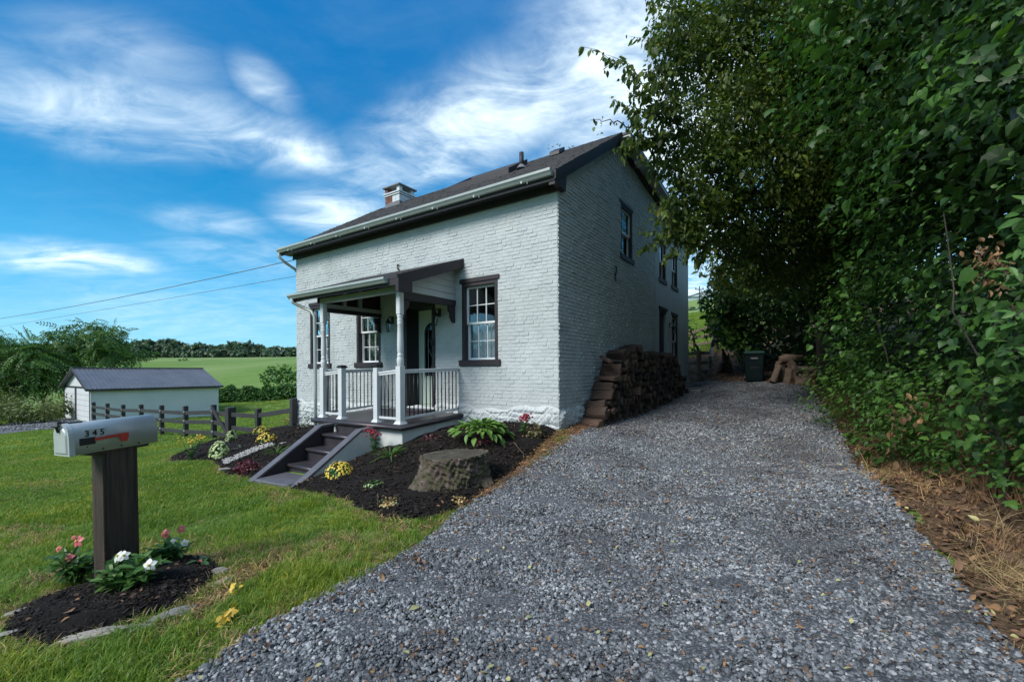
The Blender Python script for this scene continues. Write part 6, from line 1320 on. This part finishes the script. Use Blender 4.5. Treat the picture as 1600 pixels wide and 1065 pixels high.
WORN = [PG(p) for p in ([(180,1015),(262,965),(322,922),(350,895),(400,880),(445,862),(440,890),(380,925),(330,965),(250,1002)], [(5,950),(60,922),(140,905),(155,885),(90,890),(10,918)], [(405,775),(450,768),(480,778),(440,796),(410,790)], [(560,800),(640,822),(712,812),(690,832),(620,838),(560,815)], [(0,690),(45,690),(40,700),(0,702)])]
def lawn_pts(n, y0, y1, xr=1.5):
    y = rng.uniform(y0, y1, n); x = rng.uniform(-1.28*y-1, xr, n)  # left of the drive only
    k = ~off_lawn(x, y)
    for w_ in WORN: k &= ~(inpoly(x, y, w_) & (rng.random(n) < np.clip(pdist(x, y, w_)/.1, 0, .8)))
    return x[k], y[k]
def edge_d(x, y):
    d = np.full(x.shape, 9.)
    for p in (DRIVE, BED, LBED, MBED): d = np.minimum(d, pdist(x, y, p))
    return d
def lay(name, T, x, y, h, sxy, tilt=.12, z=0, **kw):
    n = len(x); S = np.stack([sxy, sxy, h], -1); return scatter(name, T, np.stack([x, y, hz(x, y)+z], -1), rndrot(n, tilt), S, **kw)
x, y = lawn_pts(15000, 1.6, 6, 1.0); n = len(x); d = edge_d(x, y); patch = sines(np.stack([x, y], -1), 1.7, 51)
keep = ~((patch > 1.1) & (rng.random(n) < .6)); x, y, patch, d = x[keep], y[keep], patch[keep], d[keep]; n = len(x)
hvar = 1+.28*sines(np.stack([x, y], -1), 2.6, 52); hv = np.clip(hvar, .45, 1.7)*rng.uniform(.6, 1.25, n)*np.clip(.55+d*1.5, .5, 1)
lay('grass', TUF, x, y, hv, rng.uniform(.8, 1.2, n))
x, y = lawn_pts(30000, 6, 14, 1.0); n = len(x); hv = np.clip(1+.28*sines(np.stack([x, y], -1), 1.6, 53), .4, 1.7)*rng.uniform(.55, 1.1, n)*np.clip(.5+edge_d(x, y), .5, 1)
lay('grass', TUF2, x, y, hv*.75, rng.uniform(.7, 1.1, n))
x, y = lawn_pts(24000, 14, 44, -4.0); n = len(x); hv = np.clip(1+.3*sines(np.stack([x, y], -1), .9, 54), .4, 1.7)*rng.uniform(.5, 1.0, n)
lay('grass', TUF2, x, y, hv*.9, rng.uniform(1.2, 2.0, n))
# dry grass: along every bed and drive edge and in worn patches
x, y = lawn_pts(30000, 1.6, 12, 1.0); d = edge_d(x, y); patch = sines(np.stack([x, y], -1), 1.7, 51); k = rng.random(len(x)) < np.clip(.75*np.exp(-d/.10)+.55*(patch > 1.25)+.015, 0, 1); x, y = x[k], y[k]
lay('dry_grass', DRYT, x, y, rng.uniform(.35, .85, len(x)), rng.uniform(.8, 1.3, len(x)), .3)
# field behind the house seen past the right corner
n = 5000; y = rng.uniform(21, 60, n); x = rng.uniform(.36, .52, n)*y; lay('grass', TUF2, x, y, rng.uniform(.8, 1.6, n), rng.uniform(1.2, 2.2, n))

# gravel stones
STN = templates('gravel_stone', [rock_mb(s, .55, .22) for s in range(8)], M['gravel_stone'])
def gravel(poly, y0, y1, dens, smin, smax, name='gravel', zo=.028, T=STN):
    p = np.array(poly); x0, x1 = p[:, 0].min(), p[:, 0].max(); n = int((x1-x0)*(y1-y0)*dens); x = rng.uniform(x0, x1, n); y = rng.uniform(y0, y1, n)
    e = .035*sines(np.stack([x, y], -1), 7, 61); k = (inpoly(x, y, poly) | (pdist(x, y, poly) < np.abs(e)+.02*rng.random(n))) & inview(x, y, 1.2); x, y = x[k], y[k]; n = len(x)
    s = rng.uniform(smin, smax, n)*np.where(rng.random(n) < .06, 1.5, 1); return scatter(name, T, np.stack([x, y, hz(x, y)+zo+rng.uniform(-.3, .35, n)*s], -1), rndrot(n, .45), s)
gravel(DRIVE, 1.25, 4.2, 4300, .007, .0175); gravel(DRIVE, 4.2, 8, 3000, .009, .019); gravel(DRIVE, 8, 18, 1400, .012, .024)
gravel(LANE, 25, 31, 60, .04, .07, 'lane_gravel')
# leaf scraps over the drive, more of them to the right and far end
LIT = templates('litter_leaf', [leaf_mb(.6, 1, .5, .3), leaf_mb(.5, 1, .3, -.35), leaf_mb(.7, 1, .15, .1)], M['litter_leaf'])
YEL = templates('yellow_leaf', [leaf_mb(.6, 1, .25, .2), leaf_mb(.7, 1, .15, -.15), leaf_mb(.55, 1, .3, .1)], M['yellow_leaf'])
def flat_leaves(name, T, x, y, size, z=.05, tilt=.35, sv=.35):
    n = len(x); return scatter(name, T, np.stack([x, y, hz(x, y)+z], -1), rndrot(n, tilt), size*rng.lognormal(0, sv, n))
x, y = poly_pts(DRIVE, 220); k = inview(x, y) & (rng.random(len(x)) < np.clip(.45+.45*sines(np.stack([x, y], -1), 2.2, 63)+.05*(y-4)+.12*(x), .06, 1)); flat_leaves('leaf_scraps', LIT, x[k], y[k], .022, .05)
x, y = poly_pts(DRIVE, 5.5); k = inview(x, y); flat_leaves('fallen_leaves', YEL, x[k], y[k], .034, .05)
x, y = poly_pts(RIGHT, 380, lambda x, y: np.where(inview(x, y, 1.1) & (y < 24), np.clip(380-12*y, 70, 380), 0)); k = pdist(x, y, DRIVE) < 5; flat_leaves('litter', LIT, x[k], y[k], .05, .035, .5)
x, y = poly_pts(RIGHT, 14, lambda x, y: np.where(inview(x, y, 1.1) & (y < 12), 14., 0)); flat_leaves('fallen_leaves', YEL, x, y, .04, .06)
x, y = poly_pts(STRIP, 900); flat_leaves('litter', templates('strip_leaf', [leaf_mb(.5, 1, .5, .3), leaf_mb(.3, 1, .3, -.35)], M['leaf_dry']), x, y, .035, .045, .5)
x, y = poly_pts(DRIVE+[], 60); k = (pdist(x, y, DRIVE) < .35) & inview(x, y) & (x < 1); flat_leaves('litter', LIT, x[k], y[k], .04, .05, .4)
for w_ in WORN[:4]:
    x, y = poly_pts(w_, 420); k = rng.random(len(x)) < np.clip(pdist(x, y, w_)/.12, .15, 1); lay('dry_grass', DRYT, x[k], y[k], rng.uniform(.2, .6, k.sum()), rng.uniform(.8, 1.4, k.sum()), .5)
    x, y = poly_pts(w_, 500); flat_leaves('litter', LIT, x, y, .03, .02, .5)
# withered weeds and grass between drive and vines
WD = templates('withered_weed', [tuft_mb(20, .28, .008, .10, .7, 60+s) for s in range(4)], M['leaf_dry'])
x, y = poly_pts(RIGHT, 110, lambda x, y: np.where(inview(x, y, 1.1) & (y < 15), 110., 0)); dd = pdist(x, y, DRIVE); k = (dd > .25) & (dd < 2.2) & (rng.random(len(x)) < np.clip(.6+.4*sines(np.stack([x, y], -1), 2.4, 64), .1, 1)); x, y, dd = x[k], y[k], dd[k]
lay('withered_weeds', WD, x, y, rng.uniform(.25, 1.0, len(x))*np.clip(dd*1.3, .35, 1.1), rng.uniform(.6, 1.2, len(x)), .35)
x, y = poly_pts(RIGHT, 70, lambda x, y: np.where(inview(x, y, 1.1) & (y < 7), 70., 0)); dd = pdist(x, y, DRIVE); k = (dd < .7) & (rng.random(len(x)) < .28); lay('dry_grass', templates('straw_tuft', [tuft_mb(16, .16, .004, .06, 1.6, 80+s) for s in range(4)], M['drygrass']), x[k], y[k], rng.uniform(.3, 1.0, k.sum()), rng.uniform(.8, 1.5, k.sum()), .5)
x, y = poly_pts(RIGHT, 40, lambda x, y: np.where(inview(x, y, 1.1) & (y < 9), 40., 0)); dd = pdist(x, y, DRIVE); k = (dd > .7) & (dd < 3); x, y = x[k], y[k]; n = len(x)*6
P = np.stack([np.repeat(x, 6)+rng.normal(0, .06, n), np.repeat(y, 6)+rng.normal(0, .06, n)], -1); P = np.concatenate([P, (hz(P[:, 0], P[:, 1])+rng.uniform(.02, .22, n))[:, None]], 1)
k = sines(P[:, :2], 2.0, 65) > .1; P = P[k]; n = len(P); scatter('low_weeds', TL_bright, P, orient(np.array([-.2, -.2, 1])+rng.normal(0, .4, (n, 3)), rng.normal(size=(n, 3))), .055*rng.lognormal(0, .3, n))
g = G(1585, 950); x, y = rng.normal(g.x+.38, .13, 60), rng.normal(g.y, .3, 60); lay('straw', templates('long_straw', [tuft_mb(14, .22, .004, .05, 1.9, 90+s) for s in range(4)], leafm('golden_straw', [(.42, .31, .15), (.52, .40, .21)], [(.7, .65, .6), (1, 1, 1), (1.2, 1.15, 1.1)], .2, .6)), x, y, rng.uniform(.35, .8, 60), rng.uniform(.6, 1.1, 60), .5)
# mulch chips
CH = MB().hexa([(-.5, -.12, -.05), (.5, -.08, -.05), (.45, .12, -.05), (-.48, .1, -.05), (-.5, -.12, .05), (.5, -.08, .03), (.45, .12, .05), (-.48, .1, .04)]); CH2 = MB().hexa([(-.5, -.25, -.06), (.4, -.3, -.06), (.5, .2, -.06), (-.4, .28, -.06), (-.45, -.22, .06), (.4, -.3, .03), (.45, .2, .05), (-.4, .2, .04)])
MCH = templates('mulch_chip', [CH, CH2], M['mulch_chip'])
def chips(poly, dens, size, mound, edge, zo=.03):
    x, y = poly_pts(poly, dens); k = ~inpoly(x, y, STEPS) & ~inpoly(x, y, HOUSEP); x, y = x[k], y[k]; d = pdist(x, y, poly); n = len(x); q_ = np.clip(d/edge, 0, 1)
    scatter('mulch_chips', MCH, np.stack([x, y, hz(x, y)+zo+mound*q_*(2-q_)+rng.uniform(-.006, .012, n)], -1), rndrot(n, .3), size*rng.lognormal(0, .4, n))
chips(BED, 1100, .034, .05, .25); chips(LBED, 450, .045, .07, .3); chips(MBED, 4200, .020, .06, .25, .022)
for poly, dn in ((BED, 26), (LBED, 16), (MBED, 30)):
    x, y = poly_pts(poly, dn); k = ~inpoly(x, y, STEPS) & ~inpoly(x, y, HOUSEP); flat_leaves('leaf_scraps', LIT, x[k], y[k], .03, .095, .4)
# pebble strip
STRP = PG([(346,727),(372,716),(400,704),(424,698),(430,701),(405,710),(375,723),(352,733)])
PEB = templates('pebble', [rock_mb(90+s, .6, .12, 1) for s in range(4)], M['pebble']); x, y = poly_pts(STRP, 1400); n = len(x); scatter('white_pebbles', PEB, np.stack([x, y, hz(x, y)+.10+rng.uniform(0, .01, n)], -1), rndrot(n), rng.uniform(.014, .028, n))

# ================================================================== GARDEN PLANTS
def mesh_leaves(P, rot, S, mbs):
    """join leaves into one mesh"""
    out = MB(); from mathutils import Euler
    for p, r_, s in zip(P, rot, S):
        t = mbs[rnd.randrange(len(mbs))]; m = Matrix.Translation(p) @ Euler(tuple(r_)).to_matrix().to_4x4() @ Matrix.Scale(float(s), 4); out.add([m @ Vector(v) for v in t.v], t.f)
    return out
def mound_pts(n, rx, h, shell=.7):
    d = rng.normal(size=(n, 3)); d[:, 2] = np.abs(d[:, 2]); d /= np.linalg.norm(d, axis=1, keepdims=True); rr = shell+(1-shell)*rng.random(n)
    return d*rr[:, None]*np.array([rx, rx, h]), d
def gz_(p): return (p.x, p.y, p.z+.06)
def flower_mound(px, py, rx, h, label, leafmat, bloommat, nb, bs, group=None, nl=260, ls=.045, cat='flowers', name='flower_mound', head='disc'):
    g = G(px, py); t = thing(name, label, cat, gz_(g), 0, group)
    P, d = mound_pts(nl, rx*.92, h*.92, .3); mesh_leaves(P, orient(d+rng.normal(0, .5, P.shape)+np.array([0, 0, .3]), d+rng.normal(0, .5, P.shape)), ls*rng.lognormal(0, .3, nl), SP).build('foliage', leafmat, t, kind='stuff')
    if nb:
        P, d = mound_pts(nb, rx, h, .9); mb = MB()
        for p, dd in zip(P, d):
            u_ = Vector(dd); a = u_.orthogonal().normalized(); b = u_.cross(a); n_ = 7; s = bs*rnd.uniform(.7, 1.2); c = Vector(p); vs = [c+u_*s*.35]
            for k in range(n_): q_ = 6.283*k/n_; vs.append(c+(a*math.cos(q_)+b*math.sin(q_))*s*(1 if k % 2 else .85)+u_*s*.1)
            mb.add(vs, [(0, 1+k, 1+(k+1) % n_) for k in range(n_)])
        mb.build('blossoms', bloommat, t, kind='stuff')
    return t
flower_mound(530, 749, .24, .24, 'bright yellow mum mound in the mulch right of the stair wall', M['greenplant'], M['yellow'], 150, .022)
flower_mound(417, 694, .24, .24, 'nearer of the two yellow mum mounds left of the steps', M['greenplant'], M['yellow'], 140, .024)
flower_mound(409, 681, .24, .24, 'farther of the two yellow mum mounds left of the steps', M['greenplant'], M['yellow'], 110, .024)
flower_mound(343, 716, .20, .34, 'pale green bloom cluster, largest of the pale ones in the left bed', M['greenplant'], M['palegreen'], 170, .030)
flower_mound(345, 719, .11, .13, 'small low pale bloom at the foot of the largest pale cluster', M['greenplant'], M['palegreen'], 50, .026, nl=60)
flower_mound(362, 693, .16, .34, 'pale green bloom cluster next to the fence brace', M['greenplant'], M['palegreen'], 90, .032)
flower_mound(388, 738, .30, .20, 'dark maroon leafed clump beside the foot of the left stair wall', M['maroon'], None, 0, 0, nl=420, ls=.055, cat='plant', name='maroon_plant')
flower_mound(674, 691, .22, .10, 'low maroon clump between porch base and tree stump', M['maroon'], None, 0, 0, nl=150, ls=.045, cat='plant', name='maroon_plant')
flower_mound(758, 696, .26, .11, 'low maroon clump in front of the large hosta', M['maroon'], None, 0, 0, nl=170, ls=.045, cat='plant', name='maroon_plant')
flower_mound(585, 766, .16, .09, 'small yellow green sprig in the mulch left of the stump', M['greenplant'], M['palegreen'], 24, .014, nl=90, ls=.03, cat='plant', name='garden_plant')
flower_mound(610, 796, .15, .09, 'tan seedling clump at the near tip of the mulch bed', M['drygrass'], M['palegreen'], 14, .014, nl=110, ls=.03, cat='plant', name='garden_plant')
flower_mound(716, 790, .13, .07, 'tiny tan weed at the gravel edge of the mulch bed', M['drygrass'], None, 0, 0, nl=50, ls=.03, cat='plant', name='garden_plant')
flower_mound(478, 672, .26, .70, 'tall wispy silver plant against the house wall by the downspout', M['silver'], None, 0, 0, nl=300, ls=.035, cat='plant', name='silver_plant')
def stalks(px, py, h, spread, ns, label, mat, bloom=None, bs=.03, nb=8, leaf=.08, name='flowering_plant', leafs=OV, cat='flowers'):
    g = G(px, py); t = thing(name, label, cat, gz_(g)); P, D = [], []; mb = MB(); tips = []
    for k in range(ns):
        a = rnd.uniform(0, 6.28); e = Vector((math.cos(a)*spread*rnd.random(), math.sin(a)*spread*rnd.random(), h*rnd.uniform(.7, 1))); tips.append(e); mb.tube([(0, 0, -.05), e*.5, e], [.006, .005, .003], 5)
        for j in range(9): P.append(tuple(e*(.15+.85*j/9))); D.append((rnd.gauss(0, 1), rnd.gauss(0, 1), .3))
    mb.build('stem', mat, t); P = np.array(P); D = np.array(D); mesh_leaves(P, orient(rng.normal(0, .3, P.shape)+np.array([0, 0, 1]), D), leaf*rng.lognormal(0, .25, len(P)), leafs).build('foliage', mat, t, kind='stuff')
    if bloom:
        mb = MB()
        for e in tips:
            for j in range(nb):
                c = e+Vector((rnd.gauss(0, bs), rnd.gauss(0, bs), rnd.gauss(0, bs*.7)+bs*.4)); r_ = rock_mb(rnd.randrange(999), .8, .3); s = bs*.45; mb.add([tuple(c+Vector(v)*s) for v in r_.v], r_.f)
        mb.build('blossoms', bloom, t, kind='stuff')
    return t
stalks(298, 721, .50, .28, 8, 'tall yellow flowered plant at the left tip of the left mulch bed', M['greenplant'], M['yellow'], .045, 7)
stalks(585, 712, .40, .12, 6, 'red flowered stalks against the white stair wall', M['greenplant'], M['crimson'], .05, 7, .07)
stalks(818, 684, .34, .08, 5, 'crimson flower spike in the bed near the house corner', M['greenplant'], M['crimson'], .05, 9, .07)
flower_mound(836, 688, .20, .30, 'reddish green bushy plant right of the crimson flower spike', leafm('russet_leaf', [(.10, .09, .03), (.15, .12, .05)], [(.6, .6, .6), (1, 1, 1), (1.7, 1.2, 1.2)], .2), None, 0, 0, nl=220, ls=.04, cat='plant', name='garden_plant')
BLD = [leaf_mb(.06, 1, .6, .55), leaf_mb(.05, 1, .5, .8), leaf_mb(.07, 1, .5, .35)]
def blades(px, py, n, ln, label, mat, name='spiky_plant'):
    g = G(px, py); t = thing(name, label, 'plant', gz_(g)); a = rng.uniform(0, 6.28, n); el = rng.uniform(.25, 1.2, n); tip = np.stack([np.cos(a)*np.cos(el), np.sin(a)*np.cos(el), np.sin(el)], -1); nr = np.stack([-np.cos(a)*np.sin(el), -np.sin(a)*np.sin(el), np.cos(el)], -1)
    mesh_leaves(rng.normal(0, .02, (n, 3))*np.array([1, 1, .2]), orient(nr, tip), ln*rng.uniform(.6, 1.1, n), BLD).build('foliage', mat, t, kind='stuff')
blades(609, 720, 46, .36, 'strappy pale green daylily in the mulch right of the stair wall', M['hostaleaf']); blades(434, 714, 40, .36, 'strappy pale green plant touching the left stair wall', M['hostaleaf']); blades(456, 664, 50, .50, 'tan and green grassy clump at the left house corner', M['drygrass'])
blades(375, 706, 16, .22, 'small sparse grassy sprout in the left mulch bed', M['silver'])
# hosta: every leaf its own piece
g = G(752, 694); ho = thing('hosta', 'large bright green hosta by the house wall right of the porch', 'plant', gz_(g)); HL = [leaf_mb(.48, 1, .35, .3).mesh('hosta_leaf', M['hostaleaf']), leaf_mb(.42, 1, .3, .45).mesh('hosta_leaf', M['hostaleaf']), leaf_mb(.52, 1, .25, .2).mesh('hosta_leaf', M['hostaleaf'])]
n = 190; a = rng.uniform(0, 6.28, n); lv = rng.random(n); rr = .08+.30*lv; zz = .30*np.sqrt(1-.8*lv**1.6)+rng.normal(0, .02, n); el = .75-1.15*lv+rng.normal(0, .15, n)
tip = np.stack([np.cos(a)*np.cos(el), np.sin(a)*np.cos(el), np.sin(el)], -1); nr = np.stack([-np.cos(a)*np.sin(el), -np.sin(a)*np.sin(el), np.cos(el)], -1)+rng.normal(0, .2, (n, 3)); E_ = orient(nr, tip)
for i in range(n):
    o = link(bpy.data.objects.new('leaf', HL[i % 3]), ho); o.location = (rr[i]*math.cos(a[i])*1.25, rr[i]*math.sin(a[i]), zz[i]-.02); o.rotation_euler = E_[i]; s = rnd.uniform(.13, .2); o.scale = (s, s, s)
# vinca plants round the mailbox post: leaves and petals one by one
VL = [leaf_mb(.42, 1, .2, .25).mesh('plant_leaf', M['greenplant']), leaf_mb(.36, 1, .3, .1).mesh('plant_leaf', M['greenplant'])]
VLd = [leaf_mb(.42, 1, .2, .25).mesh('plant_leaf', M['leaf_vine']), leaf_mb(.36, 1, .3, .1).mesh('plant_leaf', M['leaf_vine'])]
PT = {c: leaf_mb(.75, 1, .1, .15).mesh('petal', M[c]) for c in ('pink', 'whitep')}
def vinca(px, py, w, h, ns, label, blooms, lm, mix=None):
    g = G(px, py); t = thing('vinca_plant', label, 'flowers', (g.x, g.y, g.z+.04)); mb = MB(); n_leaf = 0
    for k in range(ns):
        a = rnd.uniform(0, 6.28); rd = w*math.sqrt(rnd.random()); e = Vector((math.cos(a)*rd, math.sin(a)*rd*.8, h*rnd.uniform(.5, 1)*(1-.3*rd/w))); P = [Vector((e.x*.15, e.y*.15, -.03)), e*.55+Vector((0, 0, .02)), e]; mb.tube(P, [.004, .004, .003], 5)
        for j in range(7):
            t_ = .35+.65*j/6; c = e*t_; an = j*2.4+a; el = rnd.uniform(-.1, .7); tp_ = np.array([[math.cos(an)*math.cos(el), math.sin(an)*math.cos(el), math.sin(el)]]); nn_ = np.array([[-math.cos(an)*math.sin(el), -math.sin(an)*math.sin(el), math.cos(el)]])+rng.normal(0, .25, (1, 3))
            L_ = (lm if not mix or rnd.random() > .4 else mix); o = link(bpy.data.objects.new('leaf', L_[j % 2]), t); o.location = c; o.rotation_euler = orient(nn_, tp_)[0]; s = rnd.uniform(.07, .125); o.scale = (s,)*3
    mb.build('stem', M['greenplant'], t)
    for (bx, bz_, c, s, face) in blooms:
        f_ = Vector(face).normalized(); A_ = f_.orthogonal().normalized(); B_ = f_.cross(A_); ctr = Vector((bx, -.02, bz_)); bo = MB().lathe([(0, s*.12), (s*.08, s*.1)], (0, 0, 0), 6).build('blossom', M['yellow'], t); bo.location = ctr
        for k in range(5):
            q_ = 6.283*k/5+.4; dr = A_*math.cos(q_)+B_*math.sin(q_); o = link(bpy.data.objects.new('petal', PT[c]), bo); o.rotation_euler = orient(np.array([f_+dr*.25]), np.array([dr-f_*.1]))[0]; o.scale = (s*.55,)*3
    return t
vinca(118, 915, .16, .28, 30, 'dark leaved vinca with coral pink blossoms left of the mailbox post', [(.03, .33, 'pink', .10, (-.2, -.9, .4)), (-.04, .19, 'pink', .085, (0, -1, .3)), (-.12, .27, 'pink', .05, (0, -1, .5)), (.0, .36, 'pink', .04, (0, -1, .6))], VLd, VL)
vinca(200, 932, .20, .27, 40, 'bright green vinca with two white blossoms in front of the mailbox post', [(-.06, .27, 'whitep', .09, (-.3, -.8, .6)), (-.015, .275, 'whitep', .08, (.3, -.8, .6)), (.17, .20, 'whitep', .10, (.2, -1, .4))], VL)
vinca(262, 888, .16, .24, 24, 'vinca with coral and white blossoms right of the mailbox post', [(-.01, .27, 'pink', .085, (0, -1, .3)), (.13, .31, 'pink', .075, (.1, -1, .4)), (.05, .20, 'whitep', .065, (-.2, -1, .5)), (.16, .19, 'whitep', .07, (.3, -1, .2))], VL, VLd)
vinca(313, 891, .02, .05, 1, 'tiny vinca seedling with one pink blossom at the right of the bed', [(0, .04, 'pink', .06, (0, -.8, .8))], VL)
# yellow leaf clumps by the bed
for px, py, s, lb in ((356, 975, .055, 'larger yellow leaf clump on the grass right of the mailbox bed'), (362, 931, .04, 'smaller yellow leaf clump above the larger one')):
    g = G(px, py); t = thing('yellow_leaf_clump', lb, 'leaves', (g.x, g.y, g.z+.04)); n = 16; mesh_leaves(rng.normal(0, s*.5, (n, 3))*np.array([1, 1, .5]), orient(rng.normal(0, .6, (n, 3))+np.array([0, -.3, 1]), rng.normal(size=(n, 3))), s*rng.uniform(.7, 1.2, n), SP).build('leaves', M['yellow'], t)
# pebbly stone in the left bed edge and twigs on the mulch
for px, py, s in ((438, 704, .12), (446, 697, .14), (352, 738, .10)):
    g = G(px, py); o = rock_mb(px, .3, .2, 2).build('bed_stone', M['stone'], None); o.location = (g.x, g.y, g.z+.07); o.scale = (s, s*.6, s); o.rotation_euler = (0, 0, .5); tag(o, {438: 'pale flat stone left of the left stair wall, nearer the pebbles', 446: 'pale flat stone touching the left stair wall', 352: 'grey stone at the near end of the white pebble strip'}[px], 'stone')
for (a, b) in (((803, 700), (818, 722)), ((590, 783), (589, 797))):
    A_, B_ = G(*a), G(*b); mb = MB(); branch(mb, A_+Vector((0, 0, .1)), B_+Vector((0, 0, .08)), .006, .003, a[0], .03, 5); o = mb.build('dry_twig', M['palelog'], None); tag(o, 'bare dry twig lying on the mulch right of the stump' if a[0] == 803 else 'short bare twig standing in the mulch left of the stump', 'twig')
